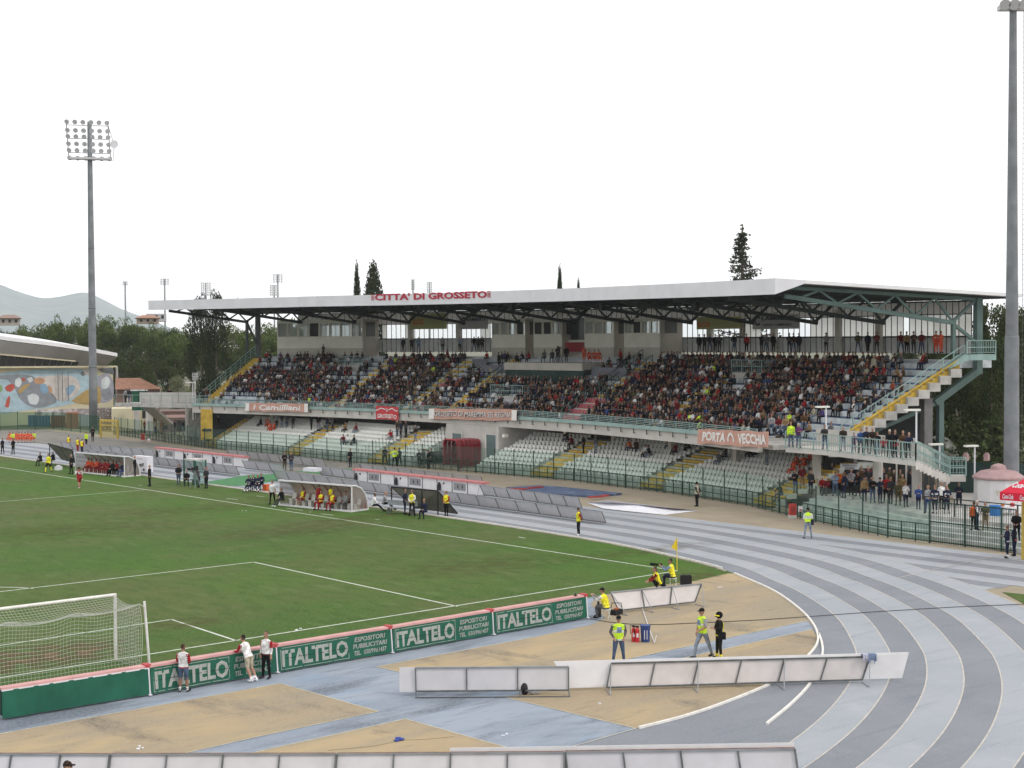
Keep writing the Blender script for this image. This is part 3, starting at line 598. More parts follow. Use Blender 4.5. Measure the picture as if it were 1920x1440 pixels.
# =================================================================== right walkway, end terraces, left walkway
def poly_prism(mb, pts, za, zb, mi=0):
    i = len(mb.v); n = len(pts); mb.v += [(p[0], p[1], za) for p in pts]+[(p[0], p[1], zb) for p in pts]
    mb.f.append(tuple(i+k for k in reversed(range(n)))); mb.f.append(tuple(i+n+k for k in range(n))); mb.m += [mi, mi]
    for k in range(n): mb.f.append((i+k, i+(k+1) % n, i+n+(k+1) % n, i+n+k)); mb.m.append(mi)
def offs(pts, d):                                   # offset polyline to the left of travel
    pts = [Vector((p[0], p[1])) for p in pts]; out = []
    for i, p in enumerate(pts):
        t = (pts[min(i+1, len(pts)-1)]-pts[max(i-1, 0)]).normalized(); out.append(p+Vector((-t.y, t.x))*d)
    return out
zW = 4.5
we = [G(1473, 838, zW), G(1552, 844, zW), G(1644, 855, zW), G(1717, 863, zW)]
wb = offs(we, 3.0); _v = Vector((we[-1].x-CAM.x, we[-1].y-CAM.y)).normalized(); wb[-1] = Vector((we[-1].x, we[-1].y))+_v*3.0; wb[-2] = Vector((we[-2].x, we[-2].y))+_v*3.0
wk = thing('elevated_walkway', 'pale concrete walkway on white pillars at the right end of the stand, lined with people', 'walkway', (we[1].x, we[1].y, 0))
mb = MB(); poly_prism(mb, [(p.x, p.y) for p in we]+[(p.x, p.y) for p in reversed(wb)], zW-.36, zW); part('walkway_slab', mb, M_beam, wk)
mb = MB()
for a, b in zip(wb, wb[1:]): mb.hexa([(a.x, a.y, zW), (b.x, b.y, zW), (b.x+.12, b.y+.12, zW), (a.x+.12, a.y+.12, zW)], [(a.x, a.y, zW+1.15), (b.x, b.y, zW+1.15), (b.x+.12, b.y+.12, zW+1.15), (a.x+.12, a.y+.12, zW+1.15)])
part('back_parapet', mb, M_beam, wk)
def densify(pts, step):
    out = []
    for a, b in zip(pts, pts[1:]):
        a, b = Vector(a), Vector(b); n = max(1, round((b-a).length/step)); out += [a.lerp(b, k/n) for k in range(n)]
    return out+[Vector(pts[-1])]
rail_line('railing', densify([(p.x, p.y, zW-.1) for p in we], 1.35), wk, h=1.15, nb=2, bars=.22)
# stair down at the end: landing at px 1801,890
s0, s1 = we[-1], Vector((G(1781, 893, 3.1).x, G(1781, 893, 3.1).y, 0)); s2 = G(1811, 893, 3.1)
sd_ = (Vector((s1.x, s1.y))-Vector((s0.x, s0.y))).normalized(); sn_ = _v*1.5
mb = MB(); nst = 9
A0 = Vector((s0.x, s0.y)); A1 = Vector((s1.x, s1.y))
for k in range(nst):
    a, b = A0.lerp(A1, k/nst), A0.lerp(A1, (k+1)/nst); zt = zW-(k+1)*(zW-3.1)/nst
    mb.hexa([(a.x, a.y, zt-.45), (b.x, b.y, zt-.45), (b.x+sn_.x, b.y+sn_.y, zt-.45), (a.x+sn_.x, a.y+sn_.y, zt-.45)], [(a.x, a.y, zt), (b.x, b.y, zt), (b.x+sn_.x, b.y+sn_.y, zt), (a.x+sn_.x, a.y+sn_.y, zt)])
part('stair_flight', mb, M_beam, wk)
mb = MB(); a = A0+sn_; b = A0.lerp(A1, .55)+sn_
mb.hexa([(a.x, a.y, 3.9), (b.x, b.y, 3.0), (b.x+.1, b.y+.1, 3.0), (a.x+.1, a.y+.1, 3.9)], [(a.x, a.y, 5.65), (b.x, b.y, 4.55), (b.x+.1, b.y+.1, 4.55), (a.x+.1, a.y+.1, 5.65)]); part('stair_parapet', mb, M_beam, wk)
E2 = Vector((s2.x, s2.y)); mb = MB(); poly_prism(mb, [tuple(A1), tuple(E2), tuple(E2+sn_), tuple(A1+sn_)], 2.75, 3.1); part('landing', mb, M_beam, wk)
rail_line('railing', [(A0.x, A0.y, zW), (A0.lerp(A1, .5).x, A0.lerp(A1, .5).y, 3.8), (A1.x, A1.y, 3.1), (E2.x, E2.y, 3.1), ((E2+sn_).x, (E2+sn_).y, 3.1)], wk, h=1.1, bars=.2)
rail_line('railing', [((A0+sn_).x, (A0+sn_).y, zW), ((A1+sn_).x, (A1+sn_).y, 3.1), ((E2+sn_).x, (E2+sn_).y, 3.1)], wk, h=1.1, bars=.25)
for px, py in ((1531, 925), (1646, 947), (1719, 958)):
    p = G(px, py-4, 1.0); mb = MB(); mb.tube([(p.x, p.y, .3), (p.x, p.y, zW-.36)], .33, 12); part('pillar', mb, M_beam, wk)
for px, w_ in ((1764, .2), (1774, .2)):
    p = G(px, 945, 1.0); mb = MB(); mb.box((p.x, p.y, .6), .5 if px == 1764 else .15, .15, 2.4, 0); part('post', mb, M_beam, wk)
for px in (1681, 1699): p = G(px, 938, 1.0); mb = MB(); mb.tube([(p.x, p.y, .6), (p.x, p.y, 4.1)], .06, 6); part('thin_post', mb, M_beam, wk)
# rooms under the walkway
a, b, c = G(1640, 905, 1.2), G(1722, 930, 1.2), G(1765, 930, 1.2)
rm = thing('concession_room', 'glazed ground floor room under the right walkway with pale posts', 'building', (b.x, b.y, 0))
q0, q1 = P(139, -23.0, 0), P(137.2, -25.7, 0)
mb = MB(); mb.hexa([(q0.x, q0.y, .8), (q1.x, q1.y, .8), (q1.x+4, q1.y+1, .8), (q0.x+4, q0.y+1, .8)], [(q0.x, q0.y, 4.0), (q1.x, q1.y, 3.6), (q1.x+2, q1.y+1, 3.3), (q0.x+4, q0.y+1, 4.0)]); part('wall', mb, mat('dim_ochre_wall', (.19, .165, .12), var=.2), rm)
dq = (q1-q0)
for k in range(5):
    u = q0+dq*(.1+.18*k); v = q0+dq*(.25+.18*k); mb = MB(); mb.face([(u.x-.05, u.y-.02, 1.3), (v.x-.05, v.y-.02, 1.3), (v.x-.05, v.y-.02, 3.6), (u.x-.05, u.y-.02, 3.6)]); part('window_pane', mb, mat('dim_window', (.10, .11, .11), rough=.15), rm)
# small sign board hung under the deck
sp = CY(1593, 875, 134); mb = MB(); mb.bar(sp-Vector((.55, -1.0, 0)), sp+Vector((.55, -1.0, 0)), .06, .36); 
dR = Vector((.48, -.88, 0)).normalized(); nR = Vector((-.88, -.48, 0)); mb = MB(); mb.hexa([sp-dR*.62+Vector((0, 0, -.18)), sp+dR*.62+Vector((0, 0, -.18)), sp+dR*.62-nR*.04+Vector((0, 0, -.18)), sp-dR*.62-nR*.04+Vector((0, 0, -.18))], [sp-dR*.62+Vector((0, 0, .18)), sp+dR*.62+Vector((0, 0, .18)), sp+dR*.62-nR*.04+Vector((0, 0, .18)), sp-dR*.62-nR*.04+Vector((0, 0, .18))])
for k, s in enumerate(('RISERVATO', 'DISABILI')): put_text(mb, s, on_plane(sp+Vector((0, 0, .08-.17*k))+nR*.01, dR, (0, 0, 1)), .14, 1, width=.95-.3*k, extr=.004, bold=.01)
for e in (-.5, .5): mb.bar(sp+dR*e+Vector((0, 0, .18)), sp+dR*e+Vector((0, 0, 1.1)), .02, .02, 1, up=(1, 0, 0))
single('hanging_sign', mb, [M_white, M_black], 'small white sign board with two lines of black letters hanging under the right walkway', 'sign', sp)
# end terrace (standing steps) in front of the walkway, right of the seats
et = thing('standing_terrace', 'pale green stepped concrete terrace behind the glass fence where people stand', 'terrace', FW[3])
base = [FW[3]+(FW[4]-FW[3])*.45, FW[3], FW[2], FW[1], FW[0]]
for k in range(5):
    f0 = offs(base, -(.55+.5*k)) if False else offs(base, .5+.5*k)
    # travel goes towards -Y, so the stand lies on the left side
    f1 = offs(base, 1.0+.5*k+(4.5 if k == 4 else 0)); zt = .28+.24*k
    mb = MB(); poly_prism(mb, [tuple(p) for p in f0]+[tuple(p) for p in reversed(f1)], 0, zt); part('step', mb, M_bowl if k < 4 else M_conc, et)
off3 = offs(base, 3.2)
mb = MB(); rail_line('crowd_rail', densify([(p.x, p.y, 1.25) for p in offs(base, 2.9)[2:]], 2.0), et, h=1.05, nb=1, m=M_mull)
yard = MB(); poly_prism(yard, [(60, -40), (60, 12), (30, 10), (27, 4), (24, -20), (24, -40)], -.04, .9); struct('fan_yard_paving', yard, mat('yard_paving', (.33, .32, .30), var=.15, scale=.8))
# left walkway beyond the stand
zL = 4.85
lw = [G(396, 758.5, zL), G(300, 757.5, zL), G(215, 755.5, zL)]
le = thing('elevated_walkway', 'grey concrete walkway on round columns at the far left end of the stand', 'walkway', (lw[1].x, lw[1].y, 0))
lb = offs(lw, -3.0); mb = MB(); poly_prism(mb, [(p.x, p.y) for p in lw]+[(p.x, p.y) for p in reversed(lb)], zL-.42, zL); part('walkway_slab', mb, M_conc, le)
rail_line('railing', densify([(p.x, p.y, zL-.3) for p in lw], 1.6), le, h=1.3, nb=1, m=M_steelp, rr=.025, pr=.025)
for xa, xb in ((246, 288), (288, 320), (320, 354)):
    a, b = G(xa, 757, zL), G(xb-1, 757, zL); v = (Vector((b.x, b.y, 0))-Vector((a.x, a.y, 0))).normalized(); n = Vector((-v.y, v.x, 0)); n = n if n.x > 0 else -n; a, b = a+n*2.6, b+n*2.6
    mb = MB(); mb.hexa([(a.x, a.y, zL), (b.x, b.y, zL), (b.x+.1, b.y+.1, zL), (a.x+.1, a.y+.1, zL)], [(a.x, a.y, zL+1.25), (b.x, b.y, zL+1.25), (b.x+.1, b.y+.1, zL+1.25), (a.x+.1, a.y+.1, zL+1.25)]); part('parapet_panel', mb, M_beam, le)
for px, py, rr_ in ((354, 818, .42), (280, 806, .45), (257, 800, .42), (241, 797, .3)):
    p = G(px, py, .6); mb = MB(); mb.tube([(p.x, p.y, 0), (p.x, p.y, zL-.42)], rr_, 12); part('column', mb, M_beam, le)
a = G(268, 766, 4.2); b = G(306, 798, 1.4); n_ = Vector((1.6, .4, 0)); mb = MB()
mb.hexa([a, b, b+n_, a+n_], [a+Vector((0, 0, .35)), b+Vector((0, 0, .35)), b+n_+Vector((0, 0, .35)), a+n_+Vector((0, 0, .35))]); part('stair_flight', mb, M_beam, le)
rail_line('railing', [a+Vector((0, 0, .3)), b+Vector((0, 0, .3))], le, h=.9, nb=2, m=M_beam)
# ---------------------------------------------------------------- perimeter fence
M_fence = mat('dark_green_fence_paint', (.018, .05, .038), rough=.5, var=.2, scale=2)
M_fglass = glassy('green_tinted_glass', (.78, .88, .84), .10, .05, (.30, .42, .38))
fen = thing('perimeter_fence', 'dark green perimeter fence with tall posts, tinted glass and a low railing along the track', 'fence', FW[5])
GX = G(1744, 1017.5)
fl = densify([(GX.x, GX.y, 0)]+[(p.x, p.y, 0) for p in FW[2:]], 2.5)
for i, p in enumerate(fl):
    mb = MB(); mb.tube([(p.x, p.y, 0), (p.x, p.y, 2.35)], .045, 5); part('tall_post', mb, M_fence, fen)
for a, b in zip(fl, fl[1:]):
    mb = MB(); n = (b-a).normalized()*.05; mb.face([(a.x+n.x, a.y+n.y, .1), (b.x-n.x, b.y-n.y, .1), (b.x-n.x, b.y-n.y, 2.3), (a.x+n.x, a.y+n.y, 2.3)]); part('glass_pane', mb, M_fglass, fen)
fl2 = densify([(GX.x-.22, GX.y-.12, 0)]+[(p.x-.22, p.y-.12, 0) for p in FW[2:]], 1.05)
mb = MB()
for a, b in zip(fl2, fl2[1:]):
    for h in (.12, .55, 1.08): mb.bar((a.x, a.y, h), (b.x, b.y, h), .05, .06)
part('low_rails', mb, M_fence, fen)
for p in fl2: mb = MB(); mb.bar((p.x, p.y, 0), (p.x, p.y, 1.12), .06, .06, up=(1, 0, 0)); part('low_post', mb, M_fence, fen)
mb = MB()
for a, b in zip(fl2, fl2[1:]):
    for q in range(1, 5): p = a.lerp(b, q/5); mb.bar((p.x, p.y, .12), (p.x, p.y, 1.06), .014, .014, up=(1, 0, 0))
part('railing_bars', mb, M_fence, fen)
# barred gate section at the right end
gt = thing('barred_fence', 'tall dark green barred fence section at the right end with pale steps behind', 'fence', FW[1])
gl = densify([GX, FW[1], G(1905, 1037)], .15)
for i, p in enumerate(gl):
    mb = MB(); w_ = .09 if i % 16 == 0 else .022; mb.bar((p.x-.05, p.y, 0), (p.x-.05, p.y, 2.45), w_, w_, up=(1, 0, 0)); part('post' if w_ > .05 else 'bar', mb, M_fence, gt)
for h in (.12, 1.25, 2.4):
    for A_, B_ in ((GX, FW[1]), (FW[1], G(1905, 1037))): mb = MB(); mb.bar((A_.x, A_.y, h), (B_.x, B_.y, h), .06, .06); part('rail', mb, M_fence, gt)
for p_, lab, h in ((G(1921, 1049), 'yellow painted gate post at the right edge beside the barred fence', 3.1),):
    mb = MB(); mb.box(p_, .28, .28, h, .3); single('gate_post', mb, mat('yellow_gate', (.50, .37, .08), var=.15), lab, 'post', p_)
yg = thing('yellow_gate', 'yellow framed gate in the far left fence beside the floodlight mast', 'gate', G(204, 815))
ga0, ga1 = G(189, 820), G(221, 822)
for a, b in ((ga0, ga0+Vector((0, 0, 2.2))), (ga1, ga1+Vector((0, 0, 2.2)))): mb = MB(); mb.bar(a, b, .22, .22, up=(1, 0, 0)); part('post', mb, MATS['yellow_gate'], yg)
mb = MB(); mb.bar(ga0+Vector((0, 0, 2.2)), ga1+Vector((0, 0, 2.2)), .2, .3); mb.bar(ga0+Vector((0, 0, 1.6)), ga1+Vector((0, 0, 1.6)), .12, .15); part('lintel', mb, MATS['yellow_gate'], yg)
mb = MB(); mb.face([ga0+Vector((0, 0, .1)), ga1+Vector((0, 0, .1)), ga1+Vector((0, 0, 2.1)), ga0+Vector((0, 0, 2.1))]); part('wire_panel', mb, glassy('yellow_wire', (.95, .93, .8), .3, .6, (.5, .42, .12)), yg)
# far left fence along the bend
ff = thing('mesh_fence', 'tall dark green mesh fence at the far left beyond the bend', 'fence', G(90, 806))
fpts = densify([G(-60, 800)+Vector((0, 0, 0)), G(0, 806), G(100, 806), G(186, 815)], 3.0)
for p in fpts: mb = MB(); mb.tube([(p.x, p.y, 0), (p.x, p.y, 2.6)], .05, 5); part('post', mb, M_fence, ff)
for a, b in zip(fpts, fpts[1:]): mb = MB(); mb.face([(a.x, a.y, .05), (b.x, b.y, .05), (b.x, b.y, 2.5), (a.x, a.y, 2.5)]); part('mesh_panel', mb, glassy('green_mesh', (.6, .75, .66), .35, .9, (.05, .13, .09)) if 'green_mesh' not in MATS else MATS['green_mesh'], ff)
# ---------------------------------------------------------------- red players' tunnel
tn = thing('players_tunnel', 'dark red telescopic players tunnel with arched cover in front of the entrance wall', 'tunnel', G(872, 872))
tc0 = G(845, 876); dr_ = (P(130, -2.05, 0)-tc0); dr_.z = 0; Ld = dr_.length; dr_.normalize(); sr = Vector((-dr_.y, dr_.x, 0))
M_tun = mat('tunnel_red_pvc', (.20, .012, .02), rough=.4, var=.2, scale=2, spec=.5)
prof = [(-1.3, .1), (-1.3, 2.2), (-1.2, 2.45), (-.95, 2.6), (.95, 2.6), (1.2, 2.45), (1.3, 2.2), (1.3, .1)]
nseg = 6
for k in range(nseg):
    a, b = Ld*k/nseg, Ld*(k+1)/nseg-.08; mb = MB()
    for (x0, y0), (x1, y1) in zip(prof, prof[1:]):
        q = [tc0+dr_*a+sr*x0+Vector((0, 0, y0)), tc0+dr_*b+sr*x0+Vector((0, 0, y0)), tc0+dr_*b+sr*x1+Vector((0, 0, y1)), tc0+dr_*a+sr*x1+Vector((0, 0, y1))]
        mb.face(q); 
    part('cover_section', mb, M_tun, tn)
    mb = MB(); mb.tube([tc0+dr_*b+sr*x*1.02+Vector((0, 0, y+.02)) for x, y in prof], .06, 5); part('rib', mb, M_tun, tn)
mb = MB(); mb.tube([tc0+sr*x*1.02+Vector((0, 0, y+.02)) for x, y in prof], .08, 5); part('front_hoop', mb, mat('tunnel_hoop_red', (.35, .03, .04), rough=.5), tn)
mb = MB(); mb.box(tc0-sr*1.75, .1, .35, 2.5, math.atan2(dr_.y, dr_.x)); part('side_flap', mb, M_tun, tn)
# ---------------------------------------------------------------- hanging banners on the parapet and fascia lettering
def bent(th_c, z_c, r, tilt=0.0):
    return lambda x, y, z: P(r-z, th_c+math.degrees(-x/r), z_c+y+tilt*x)
def bent_banner(name, label, pxl, pxr, ytl, ytr, h, m, r=129.7, sag=.04, wav=.05, seedv=1):
    a, b = CY(pxl, ytl, r), CY(pxr, ytr, r); ta, tb_ = [math.degrees(math.atan2(p.y-SC[1], p.x-SC[0])) for p in (a, b)]
    rn = random.Random(seedv); mb = MB(); n = 24; ph = [rn.uniform(0, 6) for _ in range(4)]
    def pt(u, v, dd=0):
        th = ta+(tb_-ta)*u; z = a.z+(b.z-a.z)*u
        bul = wav*math.sin(u*19+ph[0])*v+wav*.6*math.sin(u*41+ph[1]+v*3)*v
        return P(r-.02-bul+dd, th, z-h*v-sag*math.sin(u*9+ph[2])*v*.7-.03*math.sin(u*23+ph[3]))
    idx = {}
    for j in range(7):
        for i in range(n+1): idx[(i, j)] = len(mb.v); mb.v.append(tuple(pt(i/n, j/6)))
    for j in range(6):
        for i in range(n): mb.f.append((idx[(i, j)], idx[(i+1, j)], idx[(i+1, j+1)], idx[(i, j+1)])); mb.m.append(0)
    W = (b-a).length
    def fn(x, y, z): u = x/W+.5; v = .5-y/h; return pt(u, v, -.03-z)
    return mb, fn, W, a
M_sal = mat('faded_salmon_cloth', (.52, .30, .24), rough=.9, var=.12, scale=2)
M_gred = mat('club_red_cloth', (.50, .05, .06), rough=.9, var=.12, scale=3)
M_blet = mat('dark_banner_ink', (.05, .035, .05), rough=.9); M_wlet = mat('white_banner_ink', (.74, .72, .70), rough=.9, var=.06, scale=4)
mb, fn, W, a = bent_banner('banner', '', 461, 578, 755, 757, .95, M_sal, seedv=1)
put_text(mb, 'i Camilliani', fn, .8, 1, width=W*.76, height=.62, extr=.004, bold=.03, shear=.15)
mb2 = lambda u0, u1: None
def end_flaps(mb, fn, W, h, mi):
    for s in (-1, 1):
        for k in range(4):
            y0, y1 = -h/2+h*k/4, -h/2+h*(k+1)/4; x0, x1 = s*W*.44, s*W*.5; q = [fn(x0, y0, .006), fn(x1, y0, .006), fn(x1, y1, .006), fn(x0, y1, .006)]; mb.face(q if s > 0 else list(reversed(q)), mi)
end_flaps(mb, fn, W, .9, 1); single('banner', mb, [M_sal, M_wlet], 'faded salmon banner with white letters i Camilliani on the left parapet', 'banner', a, 'supporter banners on the parapet')
mb, fn, W, a = bent_banner('banner', '', 705, 747, 761, 763, 1.35, M_gred, wav=.03, seedv=2)
put_text(mb, 'GROSSETO', lambda x, y, z: fn(x, y-.33, z), .5, 1, width=W*.86, height=.42, extr=.004, bold=.02)
for sx in (-1, 1):
    for k in range(6): x0, x1 = sx*W*(.06+.07*k), sx*W*(.06+.07*(k+1)); yy = .30+.10*math.sin(k*.9); q = [fn(x0, yy, .005), fn(x1, yy+.03, .005), fn(x1, yy+.12, .005), fn(x0, yy+.10, .005)]; mb.face(q if sx > 0 else list(reversed(q)), 1)
mb.face([fn(.16*math.cos(t*.785), .28+.17*math.sin(t*.785), .008) for t in range(8)], 1); mb.face([fn(.10*math.cos(t*.785), .28+.11*math.sin(t*.785), .012) for t in range(8)], 0)
single('banner', mb, [M_gred, M_wlet], 'small red club banner with white swirl and the word GROSSETO below it', 'banner', a, 'supporter banners on the parapet')
mb, fn, W, a = bent_banner('banner', '', 805, 970, 766, 768, 1.05, M_sal, seedv=3)
put_text(mb, 'GROSSETO DI MAREMMA SEI REGINA', fn, .8, 2, width=W*.87, height=.52, extr=.004, bold=.035, shear=.1)
put_text(mb, 'GROSSETO DI MAREMMA SEI REGINA', lambda x, y, z: fn(x-.03, y+.02, z+.01), .8, 1, width=W*.87, height=.52, extr=.004, bold=.0, shear=.1)
end_flaps(mb, fn, W, 1.0, 1); single('banner', mb, [M_sal, M_wlet, M_blet], 'longest salmon banner reading GROSSETO DI MAREMMA SEI REGINA above the players tunnel', 'banner', a, 'supporter banners on the parapet')
mb, fn, W, a = bent_banner('banner', '', 1309, 1442, 804, 810, 1.12, M_sal, seedv=4)
put_text(mb, 'PORTA', lambda x, y, z: fn(x-W*.27, y, z), .8, 1, width=W*.33, height=.74, extr=.004, bold=.04, shear=.12)
put_text(mb, 'VECCHIA', lambda x, y, z: fn(x+W*.27, y, z), .8, 1, width=W*.40, height=.74, extr=.004, bold=.04, shear=-.1)
for k in range(9):
    t0, t1 = math.pi*(1.15-k*.144), math.pi*(1.15-(k+1)*.144); cx_, cy_ = -W*.03, -.12
    mb.face([fn(cx_+.42*math.cos(t0), cy_+.5*math.sin(t0), .006), fn(cx_+.26*math.cos(t0), cy_+.30*math.sin(t0), .006), fn(cx_+.26*math.cos(t1), cy_+.30*math.sin(t1), .006), fn(cx_+.42*math.cos(t1), cy_+.5*math.sin(t1), .006)], 1)
single('banner', mb, [M_sal, M_wlet], 'salmon banner reading PORTA VECCHIA with a white arch, at the right end of the parapet', 'banner', a, 'supporter banners on the parapet')
# roof title
M_title = mat('title_crimson', (.42, .03, .06), rough=.6)
mb = MB(); ta = CY(697, 557.5, 130.3); tb_ = CY(917, 551.5, 130.3)
tha, thb = [math.degrees(math.atan2(p.y-SC[1], p.x-SC[0])) for p in (ta, tb_)]; Wt = 130.3*rad(tha-thb); thc = (tha+thb)/2
tilt = (tb_.z-ta.z)/Wt
put_text(mb, "CITTA' DI GROSSETO", bent(thc, (ta.z+tb_.z)/2, 130.36, tilt), 1, 0, width=Wt*.955, height=.70, extr=.02, bold=.035)
for s in (-1, 1):
    for (x0, x1, y0, y1) in ((-.22, -.15, -.3, .3), (.15, .22, -.3, .3), (-.15, .15, .23, .3), (-.15, .15, -.3, -.23), (-.08, .08, -.05, .05), (-.05, .05, -.18, .15)):
        f_ = bent(thc, (ta.z+tb_.z)/2, 130.36, tilt); cx_ = s*Wt*.495; mb.face([f_(cx_+x0, y0, .02), f_(cx_+x1, y0, .02), f_(cx_+x1, y1, .02), f_(cx_+x0, y1, .02)])
part('roof_lettering', mb, M_title, stand)
# cloths hung on the back wall
def back_cloth(x0, x1, y0, y1, m, label, texts):
    a = CY(x0, y0, 149.0); b = CY(x1, y0, 149.0); c = CY((x0+x1)/2, y1, 149.0); h = (a.z+b.z)/2-c.z; ta, tb_ = [math.degrees(math.atan2(p.y-SC[1], p.x-SC[0])) for p in (a, b)]
    W = 149*rad(ta-tb_); f_ = bent((ta+tb_)/2, (a.z+b.z)/2-h/2, 149.0); mb = MB()
    for k in range(8): u0, u1 = W*(k/8-.5), W*((k+1)/8-.5); mb.face([f_(u0, -h/2, 0), f_(u1, -h/2, 0), f_(u1, h/2, 0), f_(u0, h/2, 0)], 0)
    for (s, cx_, cy_, w_, h_, mi) in texts: put_text(mb, s, (lambda x, y, z, cx_=cx_, cy_=cy_: f_(cx_*W+x, cy_*h+y, z+.02)), .5, mi, width=w_*W, height=h_*h, extr=.004, bold=.03)
    single('advertising_cloth', mb, m, label, 'banner', a, 'advertising cloths on the back wall')
M_yg = mat('yellow_green_cloth', (.36, .36, .16), rough=.9); M_or = mat('orange_letters', (.62, .12, .03)); M_gc = mat('grey_cloth', (.40, .38, .39), rough=.9); M_ink = mat('ink_blue', (.05, .05, .09))
back_cloth(768, 838, 588, 617, [M_yg, M_or], 'yellow green cloth with orange ILCO lettering on the left half of the back wall', [('ILCO', -.27, -.02, .28, .36, 1)])
back_cloth(1306, 1390, 594, 617, [M_yg, M_or], 'yellow green cloth with orange ILCO lettering on the right half of the back wall', [('ILCO', -.33, -.12, .28, .42, 1)])
back_cloth(1411, 1499, 590, 617, [M_gc, M_ink], 'grey cloth with dark round logo and centro commerciale lettering, right back wall', [('C', -.40, .1, .12, .7, 1), ('LAMBERTI', .05, .25, .7, .25, 1), ('CENTRO COMMERCIALE', .03, -.2, .6, .14, 1)])
back_cloth(860, 915, 592, 617, [M_gc, M_ink], 'grey cloth with dark round logo beside the left press box on the back wall', [('C', -.35, .1, .17, .6, 1), ('LAMBERTI', .1, .22, .6, .22, 1)])
# =================================================================== advertising boards, benches, goal, small things
M_brd = mat('board_back_sheet', (.55, .54, .56), rough=.6, var=.06, scale=1.5)
M_brd2 = mat('board_back_sheet_warm', (.60, .56, .55), rough=.6, var=.08, scale=1.5)
M_brw = mat('board_white_sheet', (.70, .69, .70), rough=.6, var=.05)
M_frm = mat('board_frame_steel', (.11, .12, .12), rough=.5, var=.3, scale=3)
M_rust = mat('rusty_steel', (.22, .10, .06), rough=.8, var=.4, scale=4)
M_galv = mat('galvanised_steel', (.27, .29, .31), rough=.5, var=.15, scale=1.5)
def V3(p, z=None): return Vector((p[0], p[1], p[2] if z is None else z))
def board_row(label, tl, tr, bl, br, n, legs=None, m=None, group=None, frame=M_frm, cap=True, wide=1, side=1, off=None, loc=None):
    """leaning row of n back sheets between two bottom and two top corners"""
    tl, tr, bl, br = map(Vector, (tl, tr, bl, br)); m = m or M_brd
    t = thing('advertising_board', label, 'advertising board', ((bl+br)/2)*1.0, group)
    up_ = ((tl-bl)+(tr-br))/2; run = (br-bl).normalized(); nrm = run.cross(up_).normalized()*side      # nrm: towards viewer side of frame
    for k in range(n):
        a, b = (k+.012)/n, (k+1-.012)/n; mb = MB(); q = [bl.lerp(br, a), bl.lerp(br, b), tl.lerp(tr, b), tl.lerp(tr, a)]
        th_ = nrm*.02; mb.hexa([q[0]-th_, q[1]-th_, q[1], q[0]], [q[3]-th_, q[2]-th_, q[2], q[3]]); part('panel', mb, m, t)
    for k in range(n+1):
        a = k/n; w_ = .07 if (wide > 1 and k % wide == 0) else .04
        mb = MB(); mb.bar(bl.lerp(br, a)+nrm*.03, tl.lerp(tr, a)+nrm*.03, w_, .04, up=run); part('upright', mb, frame, t)
    for A, B, fm in ((tl, tr, M_galv if cap else frame), (bl, br, frame)):
        mb = MB(); mb.bar(A+nrm*.03, B+nrm*.03, .05, .05); part('frame_rail', mb, fm, t)
    if legs:
        for k in range(0, n+1, legs):
            a = k/n; top = tl.lerp(tr, a); foot = bl.lerp(br, a)+(off or Vector((nrm.x, nrm.y, 0))*.75); foot.z = .02
            mb = MB(); mb.tube([top+nrm*.04, foot], .018, 5); mb.tube([foot, Vector((bl.lerp(br, a).x, bl.lerp(br, a).y, .02))], .018, 5); part('leg', mb, M_galv, t)
    return t
def yrow(label, x, y0, y1, n, h=.9, lean=.42, x1=None, **kw):
    x1 = x if x1 is None else x1
    return board_row(label, (x-lean, y0, h), (x1-lean, y1, h), (x, y0, .12), (x1, y1, .12), n, group='grey backed advertising boards on the running track', **kw)
yrow('leaning row of grey board backs farthest left, behind the far dugout', 14.8, 107, 88.6, 9, x1=16.6, legs=4)
yrow('leaning row of grey board backs between the far dugout and the red topped partition', 12.0, 94, 64, 14, x1=12.1, legs=3)
yrow('leaning grey board backs nearest the fence, behind two men in dark jackets', 22.2, 83, 64.8, 9, x1=22.0, legs=4)
yrow('short grey board section just right of the far red topped partition', 16.0, 69.5, 62.5, 3)
yrow('longest leaning row of grey board backs, behind the near dugout', 12.4, 58.3, 16.2, 19, x1=11.0, legs=3)
yrow('leaning row of grey board backs beyond the near red topped partition', 21.6, 58.3, 40.7, 9, x1=21.3, legs=4)
yrow('short grey board section left of the near red topped partition', 17.2, 58.5, 52.8, 3)
yrow('leaning row of grey board backs between the red topped partition and the white sheet', 16.6, 35.2, 23.2, 7, x1=15.6, legs=3)
